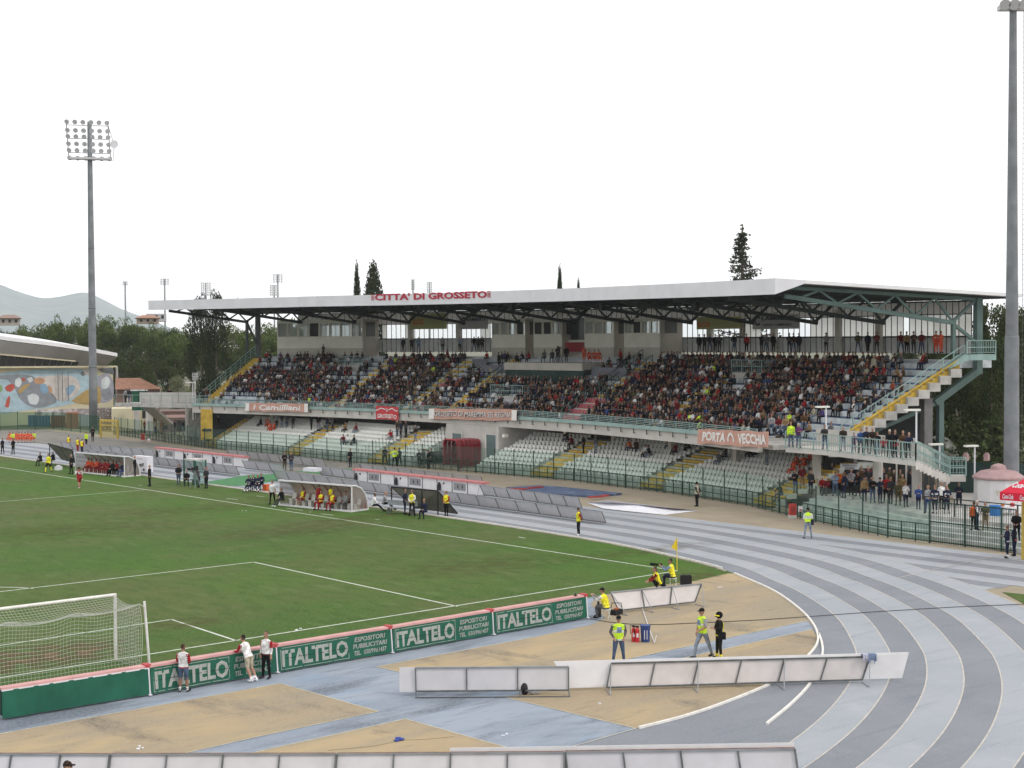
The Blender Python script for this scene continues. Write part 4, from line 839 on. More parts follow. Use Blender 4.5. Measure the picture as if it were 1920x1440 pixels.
# red topped white partitions
M_redpad = mat('faded_red_padding', (.48, .18, .18), rough=.7, var=.12, scale=2); M_gpan = mat('grey_display_panel', (.25, .25, .26), rough=.5)
def partition(label, x, y0, y1, x1):
    t = thing('sponsor_partition', label, 'partition', (x, (y0+y1)/2, 0), 'red topped white partitions beside the track')
    n = 9
    for k in range(n):
        a, b = y0+(y1-y0)*(k+.02)/n, y0+(y1-y0)*(k+.98)/n; xa, xb = x+(x1-x)*k/n, x+(x1-x)*(k+1)/n
        mb = MB(); mb.hexa([(xa, a, .05), (xb, b, .05), (xb+.5, b, .05), (xa+.5, a, .05)], [(xa, a, .92), (xb, b, .92), (xb+.5, b, .92), (xa+.5, a, .92)]); pn = part('panel', mb, M_brw, t)
        if k % 3 == 1:
            mb = MB(); mb.hexa([(xa-.03, a+.1*(b-a), .25), (xb-.03, b-.1*(b-a), .25), (xb-.002, b-.1*(b-a), .25), (xa-.002, a+.1*(b-a), .25)], [(xa-.03, a+.1*(b-a), .8), (xb-.03, b-.1*(b-a), .8), (xb-.002, b-.1*(b-a), .8), (xa-.002, a+.1*(b-a), .8)])
            for e in (.4, .7): yy = a+(b-a)*e; mb.box((xa-.05, yy, .42), .04, .07, .22, 0, 1)
            part('grey_panel', mb, [M_gpan, M_black], pn)
        if k % 3 == 0:
            mb = MB(); yy = a+.2*(b-a); mb.box((xa-.12, yy, .05), .12, .28, .5, 0); mb.box((xa-.12, yy, .55), .10, .14, .18, 0); mb.box((xa-.04, yy-.5, .6), .05, .12, .14, 0); part('bag_strap', mb, M_black, t)
        mb = MB(); mb.bar((xa-.03, a, .05), (xa-.03, a, .92), .04, .04, up=(1, 0, 0)); part('upright', mb, M_frm, t)
    mb = MB(); mb.hexa([(x-.14, y0+.1, .93), (x1-.14, y1-.1, .93), (x1+.6, y1-.1, .93), (x+.6, y0+.1, .93)], [(x-.12, y0+.1, 1.08), (x1-.12, y1-.1, 1.08), (x1+.58, y1-.1, 1.08), (x+.58, y0+.1, 1.08)]); part('red_pad', mb, M_redpad, t)
partition('red topped white partition behind the fourth official booth, the farther of the two', 17.1, 89.5, 71.6, 17.0)
partition('red topped white partition behind the near dugout, the closer of the two', 16.6, 52.6, 35.2, 16.5)
# boards around the tan corner
board_row('leaning grey board on A frame legs beside the photographers by the corner flag', G(*z6(680, 225), .87), G(*z6(1310, 165), .87), G(*z6(735, 350), .12), G(*z6(1265, 290), .12), 3, legs=1, m=M_brd2)
ctl, ctr, cbl, cbr = G(779, 1252, .92), G(1066, 1250, .92), G(780, 1296, .16), G(1066, 1294, .16)
t = board_row('upright grey board with three framed panels on a low steel foot, centre foreground', ctl, ctr, cbl, cbr, 3, m=M_brd, cap=True)
mb = MB()
for a, b in ((G(780, 1308, .02), G(1068, 1306, .02)), (cbl, G(780, 1308, .02)), (cbr, G(1068, 1306, .02)), (cbl.lerp(cbr, .68), G(975, 1307, .02))): mb.bar(a, b, .035, .035, up=(0, 0, 1) if abs(a.z-b.z) < .05 else (1, 0, 0))
part('foot_frame', mb, M_frm, t)
mb = MB(); a, b = G(749, 1251, .92), G(778, 1251, .92); c, d = G(778, 1297, .14), G(749, 1297, .14); n_ = (a-b).cross(Vector((0, 0, 1))).normalized()*.02; mb.hexa([d-n_, c-n_, c, d], [a-n_, b-n_, b, a]); part('end_sheet', mb, M_brd, t)
F = (G(*z6(290, 705), .98), G(*z7(1128, 642), .98), G(*z6(400, 890), .1), G(*z7(1080, 820), .1))
def mid(k, z): return F[0].lerp(F[1], k) if z else F[2].lerp(F[3], k)
u0, u1 = .158, .885
T0, T1, B0, B1 = mid(u0, 1), mid(u1, 1), mid(u0-.05, 0), mid(u1-.01, 0)
t = board_row('long white topped board backed by a dark steel frame with a denim jacket over it', T0-Vector((0, 0, .1)), T1-Vector((0, 0, .1)), B0, B1, 6, m=M_brd2, cap=False, wide=2, legs=2)
nb_ = (T1-T0).cross(Vector((0, 0, 1))).normalized()*-1; nb_ = nb_ if nb_.y > 0 else -nb_
mb = MB(); o = nb_*.06; mb.hexa([F[2]+o, F[3]+o, F[3]+o*1.5, F[2]+o*1.5], [F[0]+o, F[1]+o, F[1]+o*1.5, F[0]+o*1.5]); part('white_sheet', mb, M_brw, t)
# foreground row at the bottom of the picture
H0 = .95
for nm, (xa, ya), (xb, yb), n, lab in (('a', (-70, 1414), (206, 1415), 3, 'nearest grey board row, left stretch behind the man in a dark cap'), ('b', (208, 1415), (630, 1414), 4, 'nearest grey board row, second stretch with rusty top rail'), ('c', (632, 1414), (1058, 1411), 4, 'nearest grey board row, third stretch below the blue rag on the tan surface'), ('d', (1060, 1410), (1490, 1404), 4, 'nearest grey board row, last stretch at the right with white strip on top')):
    a, b = G(xa, ya, H0), G(xb, yb, H0); dn = Vector((-.25, -.25, 0)) if nm != 'd' else Vector((-.05, -.2, 0))
    t = board_row(lab, a, b, V3(a, .1)+dn, V3(b, .1)+dn, n, m=M_brd, group=None, wide=2, cap=True)
    n_ = Vector((-(b-a).y, (b-a).x, 0)).normalized()*.06; n_ = n_ if n_.y > 0 else -n_
    mb = MB(); mb.bar(a-n_*.3+Vector((0, 0, .03)), b-n_*.3+Vector((0, 0, .03)), .035, .03); part('top_rail', mb, M_rust, t)
    if nm in 'd':
        mb = MB(); q0, q1 = a.lerp(b, -.50)+n_, b+n_; mb.hexa([V3(q0, .2), V3(q1, .2), V3(q1+n_*.3, .2), V3(q0+n_*.3, .2)], [V3(q0, 1.08), V3(q1, 1.1), V3(q1+n_*.3, 1.1), V3(q0+n_*.3, 1.08)]); part('white_sheet', mb, M_brw, t)
# green padded boards behind the goal line
M_green = mat('green_pvc_banner', (.012, .105, .066), rough=.55, var=.2, scale=1.2, spec=.3, bump=.15)
M_pink = mat('faded_pink_padding', (.58, .32, .31), rough=.7, var=.12, scale=1.5); M_silv = mat('silver_letters', (.36, .38, .35), rough=.6, var=.1, scale=3); M_dkg = mat('dark_green_outline', (.008, .04, .03)); M_redc = mat('red_cap', (.45, .06, .07), rough=.6)
edges = [(3, 1348, 1298), (281, 1302, 1250), (520, 1260, 1211), (735, 1223, 1179), (925, 1189, 1147), (1101, 1158, 1118)]
for k in range(5):
    (xa, ya, ta_), (xb, yb, tb2) = edges[k], edges[k+1]
    a, b = G(xa, ya, .04), G(xb-3, yb, .04); H = .95; rt = (b-a); L = rt.length; rt.normalize(); nrm = Vector((rt.y, -rt.x, 0)); nrm = nrm if nrm.y < 0 else -nrm
    labs = ['plain dark green padded board with pink top at the left, behind the goal', 'green ITALTELO board right of the goal, with two ball boys in front', 'green ITALTELO board, second lettered one from the left', 'green ITALTELO board, third lettered one from the left', 'green ITALTELO board nearest the corner flag']
    t = thing('padded_board', labs[k], 'advertising board', (a+b)/2, 'green padded boards along the goal line')
    mb = MB(); n = 22; rn = random.Random(k); ph = [rn.uniform(0, 6) for _ in range(3)]
    def sh(u, v): return a+rt*(L*u)+Vector((0, 0, .02+H*.93*v))+nrm*(.05*(1-v)+.018*math.sin(u*23+ph[0])*(1-v)+.012*math.sin(u*51+ph[1]+v*5)+.05)
    ix = {}
    for j in range(7):
        for i in range(n+1): ix[i, j] = len(mb.v); mb.v.append(tuple(sh(i/n, j/6)))
    for j in range(6):
        for i in range(n): mb.f.append((ix[i, j], ix[i+1, j], ix[i+1, j+1], ix[i, j+1])); mb.m.append(0)
    part('cloth', mb, M_green, t, smooth=True)
    mb = MB(); back = -nrm*.30; mb.hexa([a+Vector((0, 0, .1)), b+Vector((0, 0, .1)), b+back*.9+Vector((0, 0, .1)), a+back*.9+Vector((0, 0, .1))], [a+Vector((0, 0, .9)), b+Vector((0, 0, .9)), b+back*.9+Vector((0, 0, .9)), a+back*.9+Vector((0, 0, .9))]); part('board_core', mb, M_dkg, t)
    mb = MB(); mb.hexa([a+nrm*.03+Vector((0, 0, .905)), b+nrm*.03+Vector((0, 0, .905)), b+back+Vector((0, 0, .905)), a+back+Vector((0, 0, .905))], [a+nrm*.02+Vector((0, 0, .98)), b+nrm*.02+Vector((0, 0, .98)), b+back+Vector((0, 0, .98)), a+back+Vector((0, 0, .98))]); part('top_pad', mb, M_pink, t)
    mb = MB(); mb.box(b+back*.4+Vector((0, 0, .9)), .20, .34, .12, math.atan2(rt.y, rt.x)); part('end_cap', mb, M_redc, t)
    mb = MB(); mb.bar(b+nrm*.10+Vector((.02, 0, 0)), b+nrm*.04+Vector((0, 0, .9)), .05, .05, up=(1, 0, 0)); mb.box(b+nrm*.12, .1, .18, .03); part('support_leg', mb, M_white, t)
    if k == 0:
        mb = MB(); mb.bar(a+nrm*.04+Vector((0, 0, .895)), b+nrm*.04+Vector((0, 0, .895)), .03, .04); part('white_edge', mb, M_white, t)
    if k:
        n0 = Vector((nrm.x, nrm.y, 0)); f_ = lambda x, y, z: sh(min(.999, max(.001, x/L+.5)), min(.99, max(0.01, y/(H*.93)+.5)))+n0*(.012+z)
        mb = MB(); put_text(mb, 'ITALTELO', lambda x, y, z: f_(x-L*.185, y*(1.0+.05*0), z), .8, 0, width=L*.57, height=.60, extr=.003, bold=.035)
        for s in (-.11, .11): 
            pass
        lt = part('lettering', mb, M_silv, t)
        mb = MB(); f2 = lambda x, y: f_(x-L*.185, y, -.006)
        nn = 12
        for i in range(nn):
            x0, x1 = L*.59*(i/nn-.5), L*.59*((i+1)/nn-.5); e = .39
            mb.face([f2(x0, e-.02), f2(x1, e-.02), f2(x1, e), f2(x0, e)]); mb.face([f2(x0, -e), f2(x1, -e), f2(x1, -e+.02), f2(x0, -e+.02)])
        for x0 in (-L*.295, L*.290): mb.face([f2(x0, -.39), f2(x0+.02, -.39), f2(x0+.02, .39), f2(x0, .39)])
        part('letter_border', mb, M_silv, t)
        mb = MB()
        for i in range(nn): x0, x1 = L*.56*(i/nn-.5), L*.56*((i+1)/nn-.5); g_ = lambda x, y: f_(x-L*.185, y, .006); mb.face([g_(x0, -.01), g_(x1, -.01), g_(x1, .008), g_(x0, .008)])
        part('letter_groove', mb, M_dkg, t)
        mb = MB()
        for r_, s in enumerate(('ESPOSITORI', 'PUBBLICITARI', 'TEL.  030/9961437')): put_text(mb, s, lambda x, y, z, r_=r_: f_(x+L*.30, y+.25-.25*r_, z), .3, 0, width=L*(.28 if r_ == 0 else .31 if r_ == 1 else .30), height=.175, extr=.003, bold=.02, shear=.15)
        part('small_lettering', mb, M_silv, t)
# ------------------------------------------------ goal
gl_ = thing('football_goal', 'white football goal with sagging net at the lower left', 'goal', G(217, 1237))
g0 = G(217, 1237); gdir = (G(-60, 1280)-G(217, 1237)); gdir.z = 0; gdir.normalize(); g1 = g0+gdir*7.32
bk = Vector((gdir.y, -gdir.x, 0)); bk = bk if bk.y < 0 else -bk                # behind the goal line (towards the camera)
for p_ in (g0, g1): mb = MB(); mb.tube([p_, p_+Vector((0, 0, 2.5))], .06, 12); part('goalpost', mb, M_kerbw, gl_, smooth=False)
mb = MB(); mb.tube([g0+Vector((0, 0, 2.45)), g1+Vector((0, 0, 2.45))], .06, 12); part('crossbar', mb, M_kerbw, gl_)
DEP = 2.0
def top_z(s, d):                                     # s along bar 0..1, d depth 0..1
    sag = .30*math.sin(math.pi*d)+.10*d; return 2.42-sag*(.55+.45*math.sin(math.pi*s))-.16*d*abs(math.sin(math.pi*3*s))
mb = MB(); PIT = .135; R_ = .0065
nx, nd, nz = int(7.32/PIT), int(DEP/PIT), int(2.3/PIT)
def tp(s, d): return g0+gdir*(7.32*s)+bk*(DEP*d)+Vector((0, 0, top_z(s, d)))
def bp(s, v): wv = .10*math.sin(s*31)*(1-v); zt = top_z(s, 1); return g0+gdir*(7.32*s)+bk*(DEP+wv-.12*math.sin(math.pi*v))+Vector((0, 0, zt*(1-v)))
def sp_(s, d, v): zt = top_z(s, d); return g0+gdir*(7.32*s+(-.1 if s < .5 else .1)*math.sin(math.pi*v))+bk*(DEP*d)+Vector((0, 0, zt*(1-v)))
def cord(pts, r=R_): mb.tube(pts, r, 3, 0, False)
for i in range(nx+1): s = i/nx; cord([tp(s, d/8) for d in range(9)]+[bp(s, v/8) for v in range(1, 9)])
for j in range(nd+1): cord([tp(i/28, j/nd) for i in range(29)])
for j in range(nz+1): cord([bp(i/40, j/nz) for i in range(41)])
for s in (0., 1.):
    for j in range(nd+1): cord([sp_(s, j/nd, v/6) for v in range(7)])
    for j in range(nz+1): cord([sp_(s, d/6, j/nz) for d in range(7)])
cord([tp(i/40, 1)+Vector((0, 0, .01)) for i in range(41)], .013)
for s in (0., 1.): cord([sp_(s, 1, v/6) for v in range(7)], .012); cord([sp_(s, d/6, 1) for d in range(7)], .012)
part('net', mb, mat('net_cord', (.44, .46, .40), rough=.9), gl_)
pb_ = G(280, 1246); mb = MB(); mb.tube([pb_, Vector((pb_.x-.12, pb_.y+.1, 2.35))], .05, 8); bp_ = part('net_post', mb, M_kerbw, gl_)
mb = MB(); mb.tube([Vector((pb_.x-.12, pb_.y+.1, 2.3)), tp(0, 1).lerp(Vector((pb_.x, pb_.y, 2.2)), .5)+Vector((0, 0, -.08)), tp(0, 1)], .012, 4); part('rope', mb, M_kerbw, gl_)
# corner flag
cfp = G(1269.5, 1070.4); cfl = thing('corner_flag', 'yellow corner flag on a yellow pole', 'corner flag', cfp); M_fy = mat('flag_yellow', (.80, .58, .03), rough=.7)
mb = MB(); mb.tube([cfp, cfp+Vector((0, 0, 1.72))], .022, 6); part('pole', mb, M_fy, cfl)
mb = MB(); a = cfp+Vector((0, 0, 1.72)); sd_l = -cr_; q = [a, a-Vector((0, 0, .62))]
pts = [a+Vector((0, 0, 0)), a+sd_l*.20-Vector((0, 0, .36)), a+sd_l*.30-Vector((0, 0, .52)), a-Vector((0, 0, .68)), a-Vector((0, 0, .3))]; off_ = cf*.03
mb.face(pts); mb.face([p+off_ for p in reversed(pts)]); part('flag', mb, M_fy, cfl)
# ------------------------------------------------ dugouts
def dugout(label, a, b, depth, h, seats, wall, group=None):
    a, b = V3(a, 0), V3(b, 0); run = (b-a).normalized(); dn = Vector((-run.y, run.x, 0)); dn = dn if dn.x > 0 else -dn; L = (b-a).length
    t = thing('dugout', label, 'team bench shelter', (a+b)/2, 'team dugouts')
    prof = [(0.05, h), (.35, h*.98), (.75, h*.86), (1.05, h*.62), (1.2, h*.33), (1.25, .05)]; sc = depth/1.25
    nb = 6
    for k in range(nb):
        for (d0, h0), (d1, h1) in zip(prof, prof[1:]):
            pass
        mb = MB(); p0, p1 = a+run*(L*k/nb+.03), a+run*(L*(k+1)/nb-.03)
        for (d0, h0), (d1, h1) in zip(prof, prof[1:]): mb.face([p0+dn*d0*sc+Vector((0, 0, h0)), p1+dn*d0*sc+Vector((0, 0, h0)), p1+dn*d1*sc+Vector((0, 0, h1)), p0+dn*d1*sc+Vector((0, 0, h1))])
        part('cover_panel', mb, wall, t)
    for k in range(nb+1):
        p0 = a+run*(L*k/nb); mb = MB(); mb.tube([p0+dn*d*sc+Vector((0, 0, h_)) for d, h_ in prof], .045 if 0 < k < nb else .06, 5); part('rib', mb, mat('dugout_rib_red', (.26, .04, .035)) if 0 < k < nb else M_white, t)
    for p0, s in ((a, 0), (b, 1)):
        mb = MB(); pts = [p0+dn*d*sc+Vector((0, 0, h_)) for d, h_ in prof]+[p0+dn*.05*sc+Vector((0, 0, .05))]; mb.face(pts); part('side_pane', mb, glassy('dugout_side_pane', (.8, .78, .76), .45, .3, (.42, .38, .36)) if 'dugout_side_pane' not in MATS else MATS['dugout_side_pane'], t)
        mb = MB(); mb.bar(p0+dn*.06+Vector((0, 0, 0)), p0+dn*.06+Vector((0, 0, h)), .07, .07, up=(1, 0, 0)); part('front_post', mb, M_white, t)
    mb = MB(); mb.bar(a+Vector((0, 0, h)), b+Vector((0, 0, h)), .16, .10); part('roof_edge', mb, M_white, t)
    mb = MB(); mb.bar(a+Vector((0, 0, .06)), b+Vector((0, 0, .06)), .12, .12); mb.bar(a+Vector((0, 0, .06)), a+dn*depth+Vector((0, 0, .06)), .1, .12); mb.bar(b+Vector((0, 0, .06)), b+dn*depth+Vector((0, 0, .06)), .1, .12); part('base_frame', mb, M_brw, t)
    mb = MB(); q0, q1 = a+dn*depth*.8, b+dn*depth*.8; mb.hexa([q0, q1, q1+dn*.06, q0+dn*.06], [q0+Vector((0, 0, .55)), q1+Vector((0, 0, .55)), q1+dn*.06+Vector((0, 0, .55)), q0+dn*.06+Vector((0, 0, .55))]); part('red_backboard', mb, mat('dugout_red_board', (.33, .04, .05), var=.1), t)
    ns = seats
    for k in range(ns):
        c = a+run*(L*(k+.6)/(ns+.2))+dn*depth*.55; mb = MB(); rz = math.atan2(run.y, run.x); mb.box(c+Vector((0, 0, .40)), .42, .4, .05, rz); mb.hexa([c+dn*.2-run*.2+Vector((0, 0, .45)), c+dn*.2+run*.2+Vector((0, 0, .45)), c+dn*.23+run*.2+Vector((0, 0, .45)), c+dn*.23-run*.2+Vector((0, 0, .45))], [c+dn*.3-run*.18+Vector((0, 0, .85)), c+dn*.3+run*.18+Vector((0, 0, .85)), c+dn*.33+run*.18+Vector((0, 0, .85)), c+dn*.33-run*.18+Vector((0, 0, .85))]); mb.box(c, .3, .3, .4, rz, 0)
        part('bench_seat', mb, M_seatw, t)
    return t, a, b, run, dn
M_dug = mat('dugout_cover_sheet', (.60, .48, .43), rough=.6, var=.12, scale=1.5); M_dug2 = mat('pale_dugout_cover', (.52, .50, .48), rough=.6, var=.1)
D1 = dugout('near dugout with white rimmed curved cover, substitutes in yellow bibs and white seats', G(*z2(455, 545)), G(*z2(955, 592)), 1.7, 1.85, 11, M_dug)
D2 = dugout('far dugout with white rimmed curved cover full of players in red', G(*z1(520, 315)), G(*z1(858, 350)), 1.7, 1.85, 11, M_dug2)
mb = MB()
for q in (z1(762, 340), z1(835, 343)): pass
# white wheeled bench screen with script lettering
sx = thing('equipment_box', 'large white rounded box with dark slanted Sixtus lettering beside the far dugout', 'box', G(*z1(965, 325)))
c = G(*z1(965, 322)); w_ = (G(*z1(1012, 326))-G(*z1(915, 318))).length; rdir = (G(*z1(1012, 326))-G(*z1(915, 318))).normalized(); dn = D2[4]
mb = MB(); mb.box(c+dn*.4+Vector((0, 0, .12)), w_, .7, 1.45, math.atan2(rdir.y, rdir.x)); part('body', mb, M_white, sx)
nf = -dn; f_ = on_plane(c+dn*.04+Vector((0, 0, .85)), rdir, (0, 0, 1)); mb = MB(); 
fc = lambda x, y, z: c+dn*.03+rdir*x+Vector((0, 0, .85+y))-dn*z
put_text(mb, 'Sixtus', lambda x, y, z: fc(x, y+.25*x-.1, z), .4, 0, width=w_*.62, height=.38, extr=.004, bold=.02, shear=.3); mb.box(c+dn*.02+rdir*w_*.3+Vector((0, 0, .25)), .2, .02, .2, math.atan2(rdir.y, rdir.x)); part('lettering', mb, M_black, sx)
mb = MB(); put_text(mb, 'fisioterapia', lambda x, y, z: fc(x+.05, y+.48, z), .2, 0, width=w_*.4, height=.1, extr=.003); part('small_lettering', mb, M_redc, sx)
# fourth official booth
bo = thing('official_booth', 'small green framed glazed booth of the fourth official between the dugouts', 'booth', G(*z1(1310, 400)))
b0 = G(*z1(1275, 402)); b1 = G(*z1(1345, 408)); M_bg = mat('booth_green', (.02, .11, .08), rough=.5); rn_ = (b1-b0).normalized(); dn = Vector((-rn_.y, rn_.x, 0)); dn = dn if dn.x > 0 else -dn
b1 = b0+rn_*1.5
for p_ in (b0, b1, b0+dn*1.1, b1+dn*1.1): mb = MB(); mb.bar(p_, p_+Vector((0, 0, 2.1)), .10, .10, up=(1, 0, 0)); part('post', mb, M_bg, bo)
mb = MB(); mb.hexa([b0+Vector((0, 0, 2.1)), b1+Vector((0, 0, 2.1)), b1+dn*1.2+Vector((0, 0, 2.1)), b0+dn*1.2+Vector((0, 0, 2.1))], [b0+Vector((0, 0, 2.2)), b1+Vector((0, 0, 2.2)), b1+dn*1.2+Vector((0, 0, 2.2)), b0+dn*1.2+Vector((0, 0, 2.2))]); part('roof', mb, M_dug2, bo)
for A, B in ((b0, b0+dn*1.1), (b1, b1+dn*1.1), (b0+dn*1.1, b1+dn*1.1)): mb = MB(); mb.face([A+Vector((0, 0, .1)), B+Vector((0, 0, .1)), B+Vector((0, 0, 2.05)), A+Vector((0, 0, 2.05))]); part('pane', mb, M_fglass, bo)
mb = MB(); mb.box(b0.lerp(b1, .5)+dn*.6+Vector((0, 0, .4)), .9, .4, .06, math.atan2(rn_.y, rn_.x)); mb.box(b0.lerp(b1, .5)+dn*.6, .8, .06, .4, math.atan2(rn_.y, rn_.x)); part('bench', mb, M_bg, bo)
# tipped black framed screens
def tipped(label, pts, posts):
    t = thing('tipped_screen', label, 'screen', (Vector(pts[0])+Vector(pts[2]))/2*1.0)
    mb = MB(); q = [Vector(p) for p in pts]; n_ = (q[1]-q[0]).cross(q[3]-q[0]).normalized()*.04; mb.hexa([p-n_ for p in q], [p+n_ for p in q]); part('panel', mb, mat('tarnished_sheet', (.12, .115, .10), rough=.6, var=.2), t)
    for k in range(4): mb = MB(); mb.bar(q[k], q[(k+1) % 4], .09, .09); part('frame_bar', mb, M_black, t)
    mb = MB(); mb.bar(q[0].lerp(q[1], .5), q[3].lerp(q[2], .5), .06, .1); part('frame_bar', mb, M_black, t)
    for a, b in posts: mb = MB(); mb.bar(a, b, .07, .07, up=(1, 0, 0)); part('post', mb, M_black, t)
a, b = G(*z2(1235, 588)), G(*z2(1555, 618)); dn = D1[4]
tipped('large black framed grey screen tipped back on posts right of the near dugout', (V3(a, 1.75)-dn*.0, V3(b, 1.72), G(*z2(1690, 600), .15), G(*z2(1400, 560), .4)), ((V3(a, 0), V3(a, 1.8)), (V3(b, 0), V3(b, 1.75)), (V3(a.lerp(b, .66), 0), V3(a.lerp(b, .66), 1.7))))
a, b = G(*z1(340, 300)), G(*z1(500, 305))
tipped('black framed screen tipped back at the left end of the far dugout', (G(*z1(335, 255), .0)+Vector((0, 0, 2.0)), G(*z1(500, 290), .0)+Vector((0, 0, 1.8)), G(*z1(520, 250), .5), G(*z1(430, 225), .5)), ((G(*z1(345, 255)), G(*z1(345, 255))+Vector((0, 0, 1.9))),))
tb_ = thing('steel_bench', 'low grey steel bench where two men sit left of the tipped screen', 'bench', G(*z2(1250, 600)))
a, b = G(*z2(1195, 598)), G(*z2(1400, 612)); mb = MB(); mb.bar(V3(a, .42), V3(b, .42), .4, .05); part('seat', mb, M_galv, tb_)
for k in (.1, .9): p_ = a.lerp(b, k); mb = MB(); mb.bar(V3(p_, 0), V3(p_, .4), .3, .05, up=(1, 0, 0)); part('leg', mb, M_frm, tb_)
mb = MB(); mb.bar(V3(a, .75)+dn*.2, V3(b, .75)+dn*.2, .04, .35); part('backrest', mb, M_galv, tb_)
# white collapsed sheet and blue landing mat beyond the boards
mb = MB(); q = [G(*z3(885, 600)), G(*z3(1035, 585), .5), G(*z3(1280, 612), .45), G(*z3(1500, 640), .25), G(*z3(1660, 655)), G(*z3(1430, 684)), G(*z3(1180, 660), .05), G(*z3(1000, 640), .05)]
cen = sum(q, Vector())/8; cen.z = .35
for a, b in zip(q, q[1:]+q[:1]): mb.face([a, b, cen])
pl_ = [G(*z3(1420, 684)), G(*z3(1420, 640), .0)]
single('white_tarpaulin', mb, mat('white_tarpaulin', (.72, .72, .76), rough=.6, var=.06), 'collapsed white tarpaulin lying on the track edge right of the grey boards', 'tarpaulin', G(*z3(1200, 660)))
mb = MB(); q = [G(*z3(330, 505)), G(*z3(560, 490)), G(*z3(700, 500)), G(*z3(1130, 545)), G(*z3(930, 565)), G(*z3(600, 545))]
poly_prism(mb, [(p.x, p.y) for p in q], -.01, .14); single('blue_tarpaulin', mb, layered('blue_tarp', (.10, .13, .21), [((.05, .07, .14), (.8, .8, 1), .5, .65, .8), ((.24, .30, .42), (1.5, .6, 1), .55, .7, .7)]), 'flat blue and red landing mat cover lying between the boards and the fence', 'tarpaulin', G(*z3(700, 520)))
for x0, y0, x1, y1 in ((480, 500, 580, 490), (900, 563, 1000, 556), (990, 552, 1040, 550), (350, 505, 470, 505)):
    mb = MB(); mb.bar(G(*z3(x0, y0), .2), G(*z3(x1, y1), .2), .25, .12); single('red_mat_edge', mb, mat('mat_red', (.38, .06, .06), var=.2), ['red mat strip at the back right of the blue cover', 'red mat strip at the front right of the blue cover', 'short red mat strip at the right tip of the blue cover', 'red mat strip at the left end of the blue cover'][(480, 900, 990, 350).index(x0)], 'mat', G(*z3(x0, y0)), 'red strips on the blue mat cover')
# fire extinguishers, blue bin, extinguisher boxes
M_fr = mat('extinguisher_red', (.50, .025, .03), rough=.35, spec=.5)
for px, dx, lab in ((1188, 1203, 'left one of two red fire extinguishers beside the blue bin'), (1195, 1204, 'right one of two red fire extinguishers touching the blue bin')):
    p_ = G(px if 'left' in lab else px, dx); t = thing('fire_extinguisher', lab, 'fire extinguisher', p_, 'fire extinguishers by the blue bin')
    mb = MB(); mb.tube([p_, p_+Vector((0, 0, .5)), p_+Vector((0, 0, .58))], [.085, .085, .03], 12); part('cylinder', mb, M_fr, t)
    mb = MB(); mb.box(p_+Vector((0, 0, .58)), .05, .14, .07, .4); mb.tube([p_+Vector((0, 0, .62)), p_-cr_*.12+Vector((0, 0, .66)), p_-cr_*.14+Vector((0, 0, .5)), p_-cr_*.11+Vector((0, 0, .3))], .014, 5); part('hose', mb, M_black, t)
    mb = MB(); mb.box(p_-cf*.09+Vector((0, 0, .2)), .08, .01, .16, math.atan2(cr_.y, cr_.x)); part('label', mb, M_white, t)
p_ = G(1210, 1203); t = thing('blue_bin', 'dark blue plastic bin with white marks behind the extinguishers', 'bin', p_)
mb = MB(); mb.tube([p_, p_+Vector((0, 0, .62)), p_+Vector((0, 0, .62)), p_+Vector((0, 0, .66))], [.17, .20, .22, .22], 14); part('body', mb, mat('bin_blue', (.03, .06, .20), rough=.45), t)
mb = MB()
for s in (-.05, .05): mb.box(p_-cf*.205+cr_*s+Vector((0, 0, .12)), .025, .01, .36, math.atan2(cr_.y, cr_.x))
part('white_mark', mb, M_white, t)
mb = MB(); mb.tube([G(1204, 1142)+Vector((0, 0, .05)), G(1227, 1208)+Vector((0, 0, .05))], .016, 6); mb.tube([G(1227, 1208)+Vector((0, 0, .05)), G(1231, 1205)+Vector((0, 0, .3))], .01, 5); single('white_pole', mb, M_white, 'thin white pole leaning by the corner board towards the blue bin', 'pole', G(1215, 1180))
# cable across the track
cb = MB(); cp = [G(1105, 1160, .02), G(1140, 1166, .02), G(1180, 1170, .02), G(1240, 1171, .02), G(1330, 1167, .02), G(1430, 1162, .02), G(1516, 1156, .03), G(1640, 1147, .02), G(1790, 1138, .02), G(1960, 1131, .02)]; cb.tube(cp, .014, 5); single('cable', cb, M_black, 'thin black cable running across the tan surface and the lanes', 'cable', G(1500, 1158))
mb = MB(); mb.tube([G(615, 1407, .01), G(700, 1399, .01), G(735, 1392, .01), G(748, 1388, .01), G(800, 1386, .01), G(850, 1381, .01)], .007, 4); single('cord', mb, mat('straw_cord', (.3, .24, .14)), 'thin cord lying on the front tan surface by the blue rag', 'cord', G(740, 1390))
mb = MB(); c = G(747, 1389); mb.box(c, .30, .10, .06, .3); mb.box(c+Vector((.05, .08, 0)), .12, .16, .08, 1.0); mb.ell(c+Vector((.1, -.05, .04)), .09, .05, .04, 7, 5); single('blue_rag', mb, mat('rag_blue', (.05, .08, .32)), 'crumpled dark blue rag on the front tan surface', 'rag', c)
